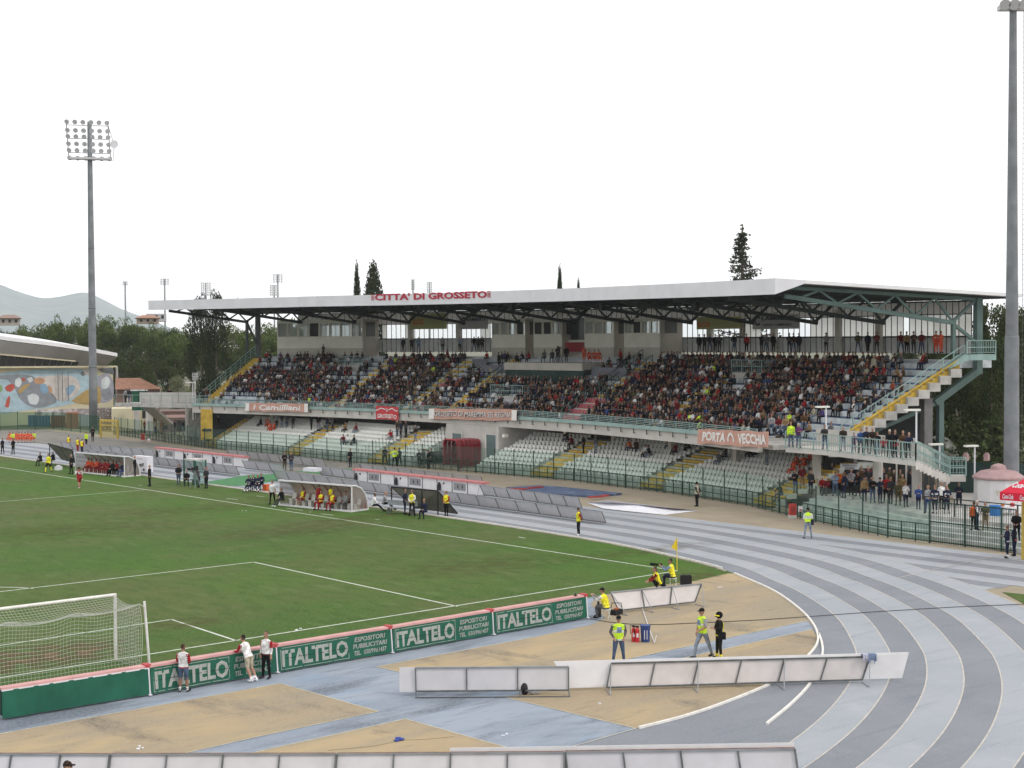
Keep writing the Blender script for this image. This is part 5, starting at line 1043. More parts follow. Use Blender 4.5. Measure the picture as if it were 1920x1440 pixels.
# denim jacket over the board
def drape(name, label, cat, px, py, w, h, m, z):
    c = G(px, py, z); mb = MB(); n = 6; rg = (F[1]-F[0]).normalized(); nn = Vector((rg.y, -rg.x, 0)).normalized(); nn = nn if nn.y < 0 else -nn; c = c+nn*.10
    for i in range(n):
        x0, x1 = w*(i/n-.5), w*((i+1)/n-.5); b0_ = h*(.75+.25*math.sin(i*1.9)); o0, o1 = .05+.03*math.sin(i*2.2), .05+.03*math.sin((i+1)*2.2)
        mb.face([c+rg*x0+nn*o0-Vector((0, 0, b0_)), c+rg*x1+nn*o1-Vector((0, 0, b0_)), c+rg*x1+nn*.03, c+rg*x0+nn*.03]); mb.face([c+rg*x0+nn*.03, c+rg*x1+nn*.03, c+rg*x1-nn*.16, c+rg*x0-nn*.16]); mb.face([c+rg*x0-nn*.16, c+rg*x1-nn*.16, c+rg*x1-nn*.18-Vector((0, 0, b0_*.5)), c+rg*x0-nn*.18-Vector((0, 0, b0_*.5))])
    return single(name, mb, m, label, cat, c)
drape('denim_jacket', 'pale denim jacket hung over the right part of the long framed board', 'jacket', 1633, 1225, .30, .34, mat('denim_blue', (.16, .21, .32), var=.2, scale=6), 1.0)
drape('grey_shirt', 'pale grey shirt hung beside the denim jacket on the long framed board', 'shirt', 1621, 1225.5, .20, .26, mat('pale_grey_cloth', (.42, .42, .52), var=.1, scale=6), 1.01)
# dark rucksack by the centre board
p_ = G(984, 1302); t = thing('rucksack', 'black rucksack leaning on the upright grey board in the centre foreground', 'bag', p_)
mb = MB(); mb.ell(p_+Vector((0, 0, .2)), .20, .14, .22, 10, 8, rot=.5); part('body', mb, mat('black_nylon', (.012, .012, .015), rough=.6, var=.3, scale=8), t, smooth=True)
mb = MB(); mb.tube([p_+Vector((.1, -.1, .08)), p_+Vector((.25, -.1, .02)), p_+Vector((.15, -.2, .02))], .02, 5); part('strap', mb, M_black, t)
mb = MB(); mb.ell(p_+Vector((.28, -.20, .04)), .2, .06, .05, 8, 5, rot=-.5); single('white_cloth', mb, mat('crumpled_cloth', (.5, .48, .45)), 'crumpled white cloth beside the black rucksack', 'cloth', p_+Vector((.28, -.2, 0)))
# photographers' things
p_ = G(1286, 1096); mb = MB(); mb.box(p_, .55, .28, .42, math.atan2(cr_.y, cr_.x)); mb.box(p_+Vector((0, 0, .42)), .5, .24, .05, math.atan2(cr_.y, cr_.x)); mb.bar(p_+Vector((0, 0, .47))-cr_*.12, p_+Vector((0, 0, .53))-cr_*.08, .03); single('camera_case', mb, MATS['black_nylon'], 'black camera case on the ground behind the seated photographer', 'bag', p_)
p_ = G(1122, 1156); mb = MB(); mb.tube([p_, p_+Vector((0, 0, .5))], [.13, .12], 10); mb.tube([p_+Vector((0, 0, .5)), p_+Vector((0, 0, .66))], .05, 8); single('lens_bag', mb, MATS['black_nylon'], 'tall black lens bag left of the photographer on the stool', 'bag', p_)
p_ = G(1156, 1152); mb = MB(); mb.box(p_, .55, .3, .22, .2); mb.tube([p_-cr_*.25+Vector((0, 0, .2)), p_-cr_*.2+Vector((0, 0, .5)), p_+cr_*.2+Vector((0, 0, .5)), p_+cr_*.25+Vector((0, 0, .2))], .02, 5); mb.box(p_+Vector((0, 0, .22)), .25, .12, .06, .4, 1); single('open_bag', mb, [MATS['black_nylon'], mat('orange_lining', (.5, .12, .03))], 'open black bag with orange lining right of the photographer on the stool', 'bag', p_)
p_ = G(1079, 1119, .98); mb = MB(); mb.box(p_, .2, .12, .07, .5); mb.tube([p_+Vector((0, 0, .07)), p_+Vector((.05, .05, .12))], .04, 6); single('photo_camera', mb, M_black, 'small dark camera left on the pink pad of the last green board', 'camera', p_)
# football
p_ = G(*z4(1752, 818)) if False else G(474.5, 1271.5, .11); mb = MB(); mb.ell(p_, .11, .11, .11, 14, 10); sb = single('football', mb, [M_white, M_black], 'white and dark football on the ground by the ball boys', 'football', (p_.x, p_.y, 0), smooth=True)
for i, poly in enumerate(sb.data.polygons):
    if i % 11 in (0, 1) : poly.material_index = 1
# red fire boxes at the fence
for px, py, sz, lab in ((1486, 972, 1.0, 'red fire extinguisher cabinet on a pale base by the right part of the fence'), (268, 828, 1.0, 'red extinguisher cabinet by the far left fence')):
    p_ = G(px, py); t = thing('fire_cabinet', lab, 'fire cabinet', p_, None)
    mb = MB(); mb.box(p_, .5, .3, .22, -.6); part('base', mb, M_beam, t); mb = MB(); mb.box(p_+Vector((0, 0, .23)), .46, .26, .75, -.6); bd = part('cabinet', mb, mat('cabinet_red', (.42, .05, .04), rough=.4), t)
    mb = MB(); mb.box(p_+Vector((-.09, -.12, .4)), .24, .02, .4, -.6); part('door_panel', mb, mat('cabinet_door', (.28, .05, .04)), bd)
for px, py in ((1493, 928), (1501, 959), (279, 828)):
    p_ = G(px, py, .5); mb = MB(); mb.box(p_+Vector((0, 0, .0)), .3, .03, .35, -.6); mb.box(p_+Vector((-.02, -.02, .05)), .16, .03, .1, -.6, 1); single('notice_sign', mb, [M_white, M_redc], ['small white and red notice on the low wall above the right fire cabinet', 'small white and red notice on the fence right of the fire cabinet', 'small white notice on the fence by the far left fire cabinet'][(1493, 1501, 279).index(px)], 'sign', p_, 'small notices on the fence')
# white sponge rolled net on the board row
p_ = G(586, 895, 0); mb = MB(); mb.box(V3(p_, .55), .9, 1.4, .3, .3); single('white_crate', mb, M_white, 'low white rounded crate on the track just behind the near dugout', 'crate', V3(p_, 0))
p_ = G(*z2(370, 443)); mb = MB(); mb.box(p_, .55, .4, .45, .3); mb.box(p_+Vector((0, 0, .46)), .57, .42, .04, .3); single('orange_box', mb, mat('orange_plastic', (.62, .12, .03)), 'orange cool box between the officials in dark uniforms and the near dugout', 'box', p_)
p_ = G(*z1(405, 300)); mb = MB(); mb.box(p_, .6, .4, .35, .3); mb.box(p_+Vector((0, 0, .36)), .3, .2, .1, .3); single('white_cool_box', mb, M_white, 'white cool box at the left end of the far dugout', 'box', p_)
rb2 = random.Random(5)
for k in range(26):
    px, py = rb2.uniform(30, 1400), 0; x_, y_ = rb2.choice(((150, 868), (234, 868), (460, 955), (580, 958), (586, 952), (1350, 1100), (1130, 1318), (262, 1402), (945, 1380), (913, 970), (560, 1180), (690, 1188)))
    p_ = G(x_+rb2.uniform(-6, 6), y_+rb2.uniform(-3, 3)); mb = MB(); mb.box(p_, rb2.uniform(.04, .14), rb2.uniform(.04, .1), .03, rb2.uniform(0, 3)); single('paper_scrap', mb, M_white, 'tiny white scrap of paper on the ground', 'litter', p_, 'paper scraps on the ground')
# =================================================================== masts, trees, hall, houses, hills, kiosk
def mast(label, base, top_px, r0, r1, head, scale=1.0, face=None, cols=6, rows=6):
    """floodlight mast: tapered pole, frame and lamps"""
    t = thing('floodlight_mast', label, 'floodlight', base, 'floodlight masts of the stadium' if scale == 1 else 'distant floodlight masts')
    H = head; mb = MB(); n = 7; mb.tube([Vector((base.x, base.y, H*k/n)) for k in range(n+1)], [r0+(r1-r0)*k/n for k in range(n+1)], 14 if scale == 1 else 6); part('pole', mb, M_mast, t, smooth=True)
    return t
M_mast = mat('mast_steel', (.19, .205, .22), rough=.55, var=.22, scale=.8)
M_lampg = mat('lamp_housing', (.52, .52, .55), rough=.5); M_lampf = mat('lamp_glass', (.55, .56, .58), rough=.2)
# left mast: base (175,803), head centre ~ (166,262)
pb_ = G(175.5, 803); D_ = math.hypot(pb_.x-CAM.x, pb_.y-CAM.y)
def at_h(x, y): d = ray(x, y); return CAM.z+d.z*(D_/math.hypot(d.x, d.y))
zt, zb0 = at_h(160, 228), at_h(168, 300)
t = mast('tall grey floodlight mast with a square lamp rig at the left behind the stand', pb_, None, .62, .30, zt)
for hh in (8.6, 17, 25.5): mb = MB(); mb.tube([Vector((pb_.x, pb_.y, hh)), Vector((pb_.x, pb_.y, hh+.12))], .64-.32*hh/zt, 12); part('flange', mb, M_frm, t)
def at_x(x, z): a = G(x, 780, 0); return Vector((pb_.x, pb_.y, z))+cr_xy*((x-167)/FPX*D_)
cr_xy = Vector((cr_.x, cr_.y, 0)).normalized(); cb_xy = Vector((-cr_xy.y, cr_xy.x, 0))
rx_ = (cr_xy*.93+cb_xy*.25).normalized(); fx_ = Vector((rx_.y, -rx_.x, 0))     # rig plane, faces pitch
Hr = zt-zb0; Wr = 72/FPX*D_; c0 = Vector((pb_.x, pb_.y, 0))+cr_xy*.0
def rig(u, v, d=0): return c0+rx_*(Wr*u)+Vector((0, 0, zb0+Hr*v))+fx_*(d+.9*(1-v)*0)+rx_*(-.06*Wr*v)
mb = MB(); mb.hexa([rig(-.5, 0, -.2), rig(.5, 0, -.2), rig(.5, 0, 1.0), rig(-.5, 0, 1.0)], [rig(-.5, .05, -.2), rig(.5, .05, -.2), rig(.5, .05, 1.0), rig(-.5, .05, 1.0)]); part('platform', mb, M_lampg, t)
for v in (.18, .55, .9): mb = MB(); mb.bar(rig(-.5, v), rig(.5, v), .08, .08); part('lamp_bar', mb, M_frm, t)
for u in (-.5, .5): mb = MB(); mb.bar(rig(u, 0), rig(u, .93), .09, .09, up=(1, 0, 0)); part('side_frame', mb, M_frm, t)
mb = MB(); mb.bar(rig(.5, .93), rig(.58, .6, -.8), .06, .06); mb.bar(rig(.58, .6, -.8), rig(.58, .02, -.8), .06, .06, up=(1, 0, 0)); mb.bar(rig(.58, .02, -.8), rig(.5, 0), .06, .06); part('ladder_cage', mb, M_galv, t)
lm_ = MB(); lm_.tube([(0, 0, 0), (0, -.16, 0), (0, -.34, 0)], [.14, .32, .36], 10); lm_.bar((0, 0, 0), (0, .12, -.35), .04, .04, up=(1, 0, 0)); lme = lm_.mesh('floodlamp', M_lampg)
for j, v in enumerate((1.0, .78, .62, .43, .26, .06)):
    for i in range(6):
        p_ = rig(-.46+.184*i, v, .1); o = shared('floodlamp', lme, t, p_, 0, rot=(rad(28), 0, math.atan2(fx_.y, fx_.x)+math.pi/2+rad(-25+10*i)))
p_ = rig(.62, .42, .4); mb = MB(); mb.tube([p_, p_-cf*.12], [.05, .58], 14); mb.tube([p_, p_-Vector((0, 0, 1.0))], .04, 5); part('dish_antenna', mb, M_white, t)
# right mast close by
pr_ = G(1896, 958, .9); D2_ = math.hypot(pr_.x-CAM.x, pr_.y-CAM.y)
t = thing('floodlight_mast', 'thick grey floodlight mast rising out of the picture at the right edge', 'floodlight', pr_, 'floodlight masts of the stadium')
Hm = CAM.z+(643-8)/FPX*D2_; rs = lambda z: (.52-.25*z/Hm)
mb = MB(); _d = ray(1899, 14); Hm = CAM.z+_d.z*(D2_/math.hypot(_d.x, _d.y)); zz = [0, 6, 12, 12.05, 18, 24, Hm]; mb.tube([Vector((pr_.x+.03*z*.0, pr_.y, z)) for z in zz], [.49, .47, .44, .40, .34, .29, .22], 20); part('pole', mb, M_mast, t, smooth=False)
mb = MB(); mb.box((pr_.x, pr_.y, Hm-.15), 1.7, 1.0, .3, math.atan2(cr_.y, cr_.x)); part('platform', mb, M_lampg, t)
for k in range(3): shared('floodlamp', lme, t, Vector((pr_.x, pr_.y, Hm+.2))+cr_xy*(-.7+.6*k)-cb_xy*.3, 0, rot=(rad(30), 0, math.atan2(cr_.y, cr_.x)))
mb = MB()
lx = Vector((pr_.x, pr_.y, 0))+cr_xy*.78
for s in (-.12, .12):
    mb.bar(lx+cr_xy*s+Vector((0, 0, 2)), lx+cr_xy*s+Vector((0, 0, Hm)), .02, .02, up=(1, 0, 0))
z_ = 2.2
while z_ < Hm: mb.bar(lx-cr_xy*.12+Vector((0, 0, z_)), lx+cr_xy*.12+Vector((0, 0, z_)), .02, .02); z_ += .32
part('ladder', mb, M_frm, t)
# distant masts over the tree line
for px, yt, yb, w, rws, cls in ((236, 528, 596, 10, 2, 2), (310, 523, 590, 14, 3, 4), (387, 530, 560, 16, 6, 5), (522, 514, 560, 16, 4, 4), (515, 534, 560, 14, 5, 5), (775, 524, 560, 7, 5, 2), (806, 529, 560, 9, 5, 3)):
    dst = 420; b = PT(px, 640, dst); b = Vector((b.x, b.y, 0)); zt_ = CAM.z+(643-yt)/FPX*dst; k_ = dst/FPX
    t = thing('floodlight_mast', 'distant thin floodlight mast, number of lamps small, at about %s' % {236: 'the left near the hills', 310: 'the left above the roof tip', 387: 'the dark pine tops', 522: 'the roof, the taller of a pair', 515: 'the roof, the lower of a pair', 775: 'the roof right of the cypresses, the left one', 806: 'the roof right of the cypresses, the right one'}[px], 'floodlight', b, 'distant floodlight masts')
    t['label'] = {236: 'distant thin mast with few lamps, leftmost above the trees', 310: 'distant mast with three short lamp rows, second from the left', 387: 'distant mast with a square lamp grid above the dark treetop behind the roof', 522: 'distant taller mast with a lamp grid just above the left part of the roof', 515: 'distant lower lamp grid just left of the taller mast above the roof', 775: 'distant side on lamp mast right of the two cypresses, the left one', 806: 'distant side on lamp mast right of the two cypresses, the right one'}[px]
    mb = MB(); mb.tube([b, Vector((b.x, b.y, zt_))], [.35, .2], 6); part('pole', mb, M_galv, t)
    for r_ in range(rws):
        for c_ in range(cls):
            q = Vector((b.x, b.y, zt_-r_*4.2*k_))+cr_xy*((c_+.5)/cls-.5)*w*1.2*k_; mb = MB(); mb.ell(q, .28, .28, .2, 6, 4); part('lamp', mb, M_lampg, t)
        mb = MB(); mb.bar(Vector((b.x, b.y, zt_-r_*4.2*k_-.3))-cr_xy*w*.6*k_, Vector((b.x, b.y, zt_-r_*4.2*k_-.3))+cr_xy*w*.6*k_, .08, .08); part('cross_bar', mb, M_galv, t)
# white lamp posts on the walkways
def lamp_post(label, p, h, w=.95):
    t = thing('lamp_post', label, 'lamp post', p, 'white lamp posts'); mb = MB(); mb.tube([p, p+Vector((0, 0, h))], .055, 8); part('pole', mb, M_white, t)
    mb = MB(); q = p+Vector((0, 0, h)); mb.box(q-cr_xy*.25, w, .35, .12, math.atan2(cr_.y, cr_.x)+.2); part('lamp_head', mb, mat('lamp_head_white', (.75, .75, .70), rough=.4), t)
lamp_post('white lamp post standing at the end of the right walkway', G(1718, 862, zW), 3.0)
lamp_post('white lamp post in front of the bare rows at the right end of the terrace', G(1542, 842, zW)+Vector((1.2, .6, 0)), 2.75)
for px, yt, yb, lab in ((1762, 828, 880, 'white lamp post behind the walkway stair, left of two'), (1828, 830, 885, 'white lamp post above the green screen, right of the walkway stair')):
    p_ = PT(px, 700, 104); p_.z = .5; zt_ = CAM.z-(yt-643)/FPX*106; lamp_post(lab, p_, zt_-.5)
p_ = PT(361, 700, 176); p_.z = 3.0; lamp_post('white lamp post on the far left walkway in front of the pines', p_, CAM.z-(712-643)/FPX*178-3.0, 1.1)
p_ = PT(366, 700, 178); p_.z = 3; t = thing('antenna', 'white comb antenna beside the lamp post on the far left walkway', 'antenna', p_); k_ = 178/FPX; q = Vector((p_.x, p_.y, CAM.z-(701-643)*k_)); mb = MB(); mb.bar(p_, q, .05, .05, up=(1, 0, 0)); mb.bar(q-cr_xy*.4, q+cr_xy*.4, .05, .05)
for i in range(5): x = cr_xy*(-.3+.15*i); mb.bar(q+x-Vector((0, 0, .45)), q+x+Vector((0, 0, .45)), .05, .04, up=(1, 0, 0))
part('aerial', mb, M_white, t)
# ------------------------------------------------ trees
def leafmat(name, c1, c2):
    m = bpy.data.materials.new(name); m.use_nodes = True; nt = m.node_tree; b = nt.nodes['Principled BSDF']; b.inputs['Roughness'].default_value = .9; b.inputs['Specular IOR Level'].default_value = .1
    at = nt.nodes.new('ShaderNodeAttribute'); at.attribute_name = 'tone'; mi = nt.nodes.new('ShaderNodeMix'); mi.data_type = 'RGBA'; mi.inputs[6].default_value = (*c1, 1); mi.inputs[7].default_value = (*c2, 1)
    nt.links.new(at.outputs['Fac'], mi.inputs[0]); nt.links.new(mi.outputs[2], b.inputs['Base Color']); MATS[name] = m; return m
L_pine = leafmat('pine_needles', (.040, .070, .022), (.150, .190, .060)); L_pine2 = leafmat('dark_pine_needles', (.018, .032, .012), (.085, .110, .040)); L_cyp = leafmat('cypress_foliage', (.018, .028, .014), (.045, .055, .025)); L_spr = leafmat('spruce_foliage', (.018, .030, .016), (.05, .065, .035)); L_oli = leafmat('grey_green_foliage', (.10, .12, .06), (.20, .21, .12))
M_bark = mat('pine_bark', (.13, .10, .08), rough=.95, var=.35, scale=2.5)
def foliage(clusters, nleaf, size, rng, flat=1.0):
    """clusters: (centre, rx, ry, rz); leaves are small tilted triangles and quads spread through each cluster, denser at its surface"""
    rs = np.random.RandomState(rng); V = []; F = []; T = []
    for (c, rx, ry, rz) in clusters:
        n = max(6, int(nleaf*(rx*ry*rz)**(2/3)*1.0)); d = rs.normal(size=(n, 3)); d /= np.linalg.norm(d, axis=1)[:, None]; rr = rs.uniform(.55, 1.06, n)**.6
        pos = np.array(c)+d*rr[:, None]*np.array([rx, ry, rz]); u = rs.normal(size=(n, 3)); u /= np.linalg.norm(u, axis=1)[:, None]; ct = rs.uniform(0, 1); w = np.cross(u, d+rs.normal(size=(n, 3))*.6); w /= np.linalg.norm(w, axis=1)[:, None]+1e-6
        s = size*rs.uniform(.6, 1.4, (n, 1)); tone = ct*.6+rs.uniform(0, .4, n)
        b = len(V)*4; V.append(np.stack([pos-u*s-w*s*.5, pos+u*s*.3-w*s*.7, pos+u*s+w*s*.4, pos-u*s*.2+w*s*.8], 1)); T.append(tone)
    V = np.concatenate(V); T = np.concatenate(T); n = len(V); me = bpy.data.meshes.new('crown'); v = V.reshape(-1, 3); f = np.arange(n*4).reshape(-1, 4)
    me.from_pydata([tuple(q) for q in v.tolist()], [], f.tolist()); at = me.attributes.new('tone', 'FLOAT', 'FACE'); at.data.foreach_set('value', T.astype(np.float32)); return me
def pine_meshes(seed, kind):
    r = random.Random(seed); cl = []
    if kind == 'umbrella':                       # unit tree: height 10, crown radius 4.2
        for k in range(46):
            a = r.uniform(0, 6.28); q = math.sqrt(r.random())*3.6; cl.append(((q*math.cos(a), q*math.sin(a), 8.1-.14*q*q+r.uniform(-1.3, .35)), r.uniform(.8, 1.4), r.uniform(.8, 1.4), r.uniform(.5, .95)))
        me = foliage(cl, 190, .10, seed); tr = MB(); tr.tube([(0, 0, -.3), (.25, .1, 3), (.1, .3, 5.5), (.3, .2, 7.6)], [.34, .27, .22, .12], 8)
        for a in (0.4, 2.2, 3.9, 5.2): tr.tube([(.15, .2, 4.6), (1.3*math.cos(a), 1.3*math.sin(a), 6.3), (2.5*math.cos(a), 2.5*math.sin(a), 7.6)], [.14, .09, .04], 5)
    elif kind == 'bushy':
        for k in range(60):
            a = r.uniform(0, 6.28); z = r.uniform(1.5, 9.6); q = math.sqrt(r.random())*3.3*math.sin(math.pi*min(.97, (z-.6)/10))**.7; cl.append(((q*math.cos(a), q*math.sin(a), z), r.uniform(.7, 1.4), r.uniform(.7, 1.4), r.uniform(.6, 1.1)))
        me = foliage(cl, 170, .10, seed); tr = MB(); tr.tube([(0, 0, -.3), (.1, .1, 4), (0, 0, 8.5)], [.3, .2, .05], 8)
    elif kind == 'cypress':                      # height 10
        for k in range(110): z = .6+9.35*(k/110)**.8; w = .95*min(1, .45+z*.12)*min(1, max(.05, (10.05-z)/2.4))**.75; a = r.uniform(0, 6.28); cl.append(((.35*w*math.cos(a), .35*w*math.sin(a), z), .3+.75*w, .3+.75*w, .55))
        me = foliage(cl, 170, .085, seed); tr = MB(); tr.tube([(0, 0, -.3), (0, 0, 4), (0, 0, 9)], [.2, .12, .03], 6)
    elif kind == 'spruce':                       # height 10, tiers of upturned limbs
        tr = MB(); tr.tube([(0, 0, -.3), (0, 0, 5), (0, 0, 10)], [.2, .11, .02], 6)
        for k in range(26):
            z = 4.5+5.3*(k/26); L_ = 2.5*(1-(z/10.15))+.06
            for a in [r.uniform(0, 6.28) for _ in range(5)]:
                L2 = L_*r.uniform(.6, 1.15); tr.tube([(0, 0, z-.1), (L2*math.cos(a), L2*math.sin(a), z+.12*L2)], [.035, .012], 3)
                for s in (.25, .45, .62, .8, 1.0): cl.append(((L2*s*math.cos(a), L2*s*math.sin(a), z-.1*s+.16*L2*s*s), .12+.10*(1-s)*L2, .12+.10*(1-s)*L2, .10))
        cl += [((0, 0, 10.0-.12*q), .06+.008*q, .06+.008*q, .10) for q in range(14)]
        me = foliage(cl, 230, .045, seed)
    elif kind == 'fir':                          # loose drooping dark conifer
        tr = MB(); tr.tube([(0, 0, -.3), (0, 0, 5), (0, 0, 10)], [.25, .14, .02], 6)
        for k in range(22):
            z = 1.0+8.8*(k/22); L_ = 3.3*(1-(z/10.6))+.2
            for a in [r.uniform(0, 6.28) for _ in range(8)]:
                L2 = L_*r.uniform(.55, 1.2); tr.tube([(0, 0, z), (L2*math.cos(a), L2*math.sin(a), z-.12*L2)], [.04, .012], 3)
                for s in (.3, .5, .7, .85, 1.0): cl.append(((L2*s*math.cos(a), L2*s*math.sin(a), z-.12*L2*s-r.uniform(0, .2)), .28, .28, .22))
        me = foliage(cl, 230, .085, seed)
    return me, tr
PM = {}
for kd, ns in (('umbrella', 4), ('bushy', 3), ('cypress', 2), ('spruce', 1), ('fir', 3)):
    for s in range(ns):
        me, tr = pine_meshes(11*s+len(kd), kd); PM[kd, s] = (me, tr.mesh('trunk', M_bark))
_lm = {}
def tree(label, loc, kd, s, h, w, lm, group, rz=0):
    me, tr = PM[kd, s]
    if (kd, s, lm.name) not in _lm: m2 = me.copy(); m2.materials.append(lm); _lm[kd, s, lm.name] = m2
    t = thing({'umbrella': 'umbrella_pine', 'bushy': 'broad_tree', 'cypress': 'cypress_tree', 'spruce': 'spruce_tree', 'fir': 'fir_tree'}[kd], label, 'tree', loc, group, rz); t.scale = (w, w, h/10)
    for nm, d in (('crown', _lm[kd, s, lm.name]), ('trunk', tr)):
        o = bpy.data.objects.new(nm, d); COL.objects.link(o); o.parent = t
    return t
def tree_px(label, px, ytop, dist, kd, s, wpx, lm, group, z0=0.0):
    p_ = PT(px, 640, dist); p_ = Vector((p_.x, p_.y, z0)); h = CAM.z-(ytop-643)/FPX*dist-z0; unit = {'umbrella': 4.6, 'bushy': 4.3, 'cypress': 1.0, 'spruce': 2.5, 'fir': 3.4}[kd]
    return tree(label, p_, kd, s, h/({'umbrella': .93, 'bushy': 1.03, 'cypress': 1.02, 'spruce': 1.01, 'fir': 1.0}[kd]), wpx/2/FPX*dist/unit, lm, group, rad(px*7 % 360))
rt = random.Random(21)
GP = 'umbrella pines behind the hall and the left end of the stand'
near = [(222, 655, 268, 84), (290, 632, 262, 95), (356, 600, 262, 110), (430, 596, 258, 110), (492, 594, 262, 110), (545, 590, 268, 110), (395, 632, 250, 90), (330, 650, 250, 80), (465, 640, 248, 90), (255, 672, 248, 60)]
for i, (px, yt, ds, w) in enumerate(near): tree_px('umbrella pine behind the left walkway, %s' % ['by the hall corner', 'left of the tallest crowns', 'with tall crown left of the roof tip', 'under the roof tip', 'right of the roof tip', 'hidden partly by the stand corner', 'in front under the roof tip', 'with low crown above the cabin roof', 'in front near the stair rail', 'lowest one beside the hall'][i], px, yt, ds, 'umbrella', i % 4, w, L_pine2 if i < 2 or i > 5 else L_pine, GP)
far = []
x = -60
while x < 330: far.append((x, 588+12*math.sin(x*.021+1.1)+rt.uniform(-4, 6)+(14 if x < 30 else 0), rt.uniform(300, 330), rt.uniform(62, 80))); x += 34
for i, (px, yt, ds, w) in enumerate(far):
    tree_px('bright green pine in the far tree belt, %s' % (['at the very left edge', 'second from the left edge'] + ['above the far pale house', 'left of the tall mast, third crown', 'left of the tall mast, fourth crown', 'left of the tall mast, fifth crown', 'just left of the tall mast', 'just right of the tall mast', 'below the leftmost distant mast', 'between the two leftmost distant masts', 'below the orange roofed far house', 'left of the roof tip'])[min(i, 11)], px, yt, ds, 'umbrella', i % 4, w, L_pine, 'far belt of pines beyond the hall')
for k in range(20): tree_px('pine carrying the far tree belt on past the hidden end of the hall', -100-45*k, 592+rt.uniform(-5, 8), 300+rt.uniform(-10, 20), 'umbrella', k % 4, 84, L_pine, 'far belt of pines past the hall end')
x = -40
while x < 340: tree_px('dark tree just beyond the hall roof, about %s of the hall' % ['the left end', 'a quarter along', 'a third along', 'left of the middle', 'the middle', 'right of the middle', 'two thirds along', 'the right end', 'right past the end', 'far right past the end'][min(9, int((x+40)/40))], x, 618+rt.uniform(-6, 8), rt.uniform(280, 295), 'bushy', int(x) % 3, rt.uniform(60, 76), L_pine2, 'lower dark trees beyond the hall'); x += 40
for px, yt, ds, w, lab in ((280, 676, 245, 40, 'dark bushy tree behind the cabin with the tiled roof'), (520, 640, 262, 90, 'dark bushy tree seen behind the yellow left stair')): tree_px(lab, px, yt, ds, 'bushy', 1, w, L_pine2, None)
tree_px('pale grey green leafing tree beside the cabin left of the stand', 333, 700, 225, 'bushy', 2, 60, L_oli, None)
for i, (px, yt, ds, w, s) in enumerate(((670, 492, 205, 13, 0), (701, 492, 200, 34, 1), (1050, 500, 175, 12, 0), (1085, 526, 178, 11, 1))):
    tree_px(['thin pointed cypress rising above the roof, left of the broad one', 'broad dark cypress rising above the roof over the title lettering', 'narrow cypress rising above the middle of the roof', 'small cypress tip just showing above the roof right of the narrow one'][i], px, yt, ds, 'cypress', s, w*1.05, L_cyp, 'cypresses behind the stand roof')
tree_px('tall open spruce rising above the right part of the roof', 1392, 424, 170, 'spruce', 0, 250, L_spr, None)
for px, yt, w, lab in ((404, 541, 20, 'dark fir top poking over the left roof, right one'), (378, 549, 22, 'dark fir top poking over the left roof, left one')): tree_px(lab, px, yt, 228, 'bushy', 0, w*3.0, L_cyp, None)
GR = 'dark conifers right of the stand'
for i, (px, yt, ds, w) in enumerate(((1762, 590, 150, 95), (1800, 600, 140, 90), (1842, 568, 152, 100), (1880, 588, 142, 90), (1925, 580, 150, 90), (1860, 640, 128, 100), (1790, 650, 130, 90), (1945, 620, 132, 90), (1740, 640, 142, 80), (1700, 645, 150, 80), (1862, 575, 160, 120), (1905, 585, 165, 120))):
    tree_px('dark conifer behind the right end of the stand, %s' % ['seen through the end frame', 'right of the end frame', 'tallest behind the roof tip', 'just left of the thick mast', 'right of the thick mast', 'nearest left of the mast', 'behind the knee beam', 'near the right edge', 'behind the dark end sheet', 'hidden behind the terrace', 'full crown left of the thick mast', 'full crown right of the thick mast'][i], px, yt, ds, 'fir' if i in (0, 2, 3) else 'bushy', i % 3, w, L_pine2, GR)
# rough hedge bank behind the yard at the right
hb = [((G(1760+18*k, 690, 0).x if False else PT(1700+16*k, 640, 122+4*math.sin(k*2.1)).x), PT(1700+16*k, 640, 122+4*math.sin(k*2.1)).y, 1.2+.8*math.sin(k*1.7)) for k in range(18)]
me = foliage([(c, 1.8, 1.8, 2.2) for c in hb]+[((c[0]+1, c[1]+1, 4.2), 1.6, 1.6, 1.6) for c in hb], 40, .16, 5); me.materials.append(L_pine2); o = bpy.data.objects.new('hedge', me); COL.objects.link(o); o['kind'] = 'stuff'; o['label'] = 'dark hedge bank behind the fan yard at the right'; o['category'] = 'hedge'
# trees right behind the stand so the glazing does not open on the horizon
x = 620
# ------------------------------------------------ sports hall with mural
hl = thing('sports_hall', 'sports hall with curved grey roof, dark clerestory windows and painted mural at the left', 'building', PT(100, 700, 238))
ha, hb_ = PT(-60, 700, 226), PT(212, 700, 240); ha.z = hb_.z = 0; hr = (hb_-ha); HL = hr.length; hr.normalize(); hn = Vector((hr.y, -hr.x, 0)); hn = hn if hn.dot(cf) < 0 else -hn
def hz(px, py): p_ = PT(px, py, 226+14*(px+60)/272); return p_.z
def hu(px): 
    d = ray(px, 700); den = d.x*hr.y-d.y*hr.x; t_ = ((ha.x-CAM.x)*hr.y-(ha.y-CAM.y)*hr.x)/den; q = Vector((CAM.x+d.x*t_, CAM.y+d.y*t_, 0)); return (q-ha).dot(hr)
def hp(px, py, off=0.0): u = hu(px); q = ha+hr*u; d = ray(px, py); s = ((q.x-CAM.x)**2+(q.y-CAM.y)**2)**.5/math.hypot(d.x, d.y); return Vector((q.x, q.y, CAM.z+d.z*s))+hn*off
M_hall = mat('hall_roof_grey', (.42, .40, .40), rough=.9, var=.08, scale=.3); M_cream = mat('cream_render', (.62, .56, .40), rough=.9, var=.06, scale=.5)
mb = MB()
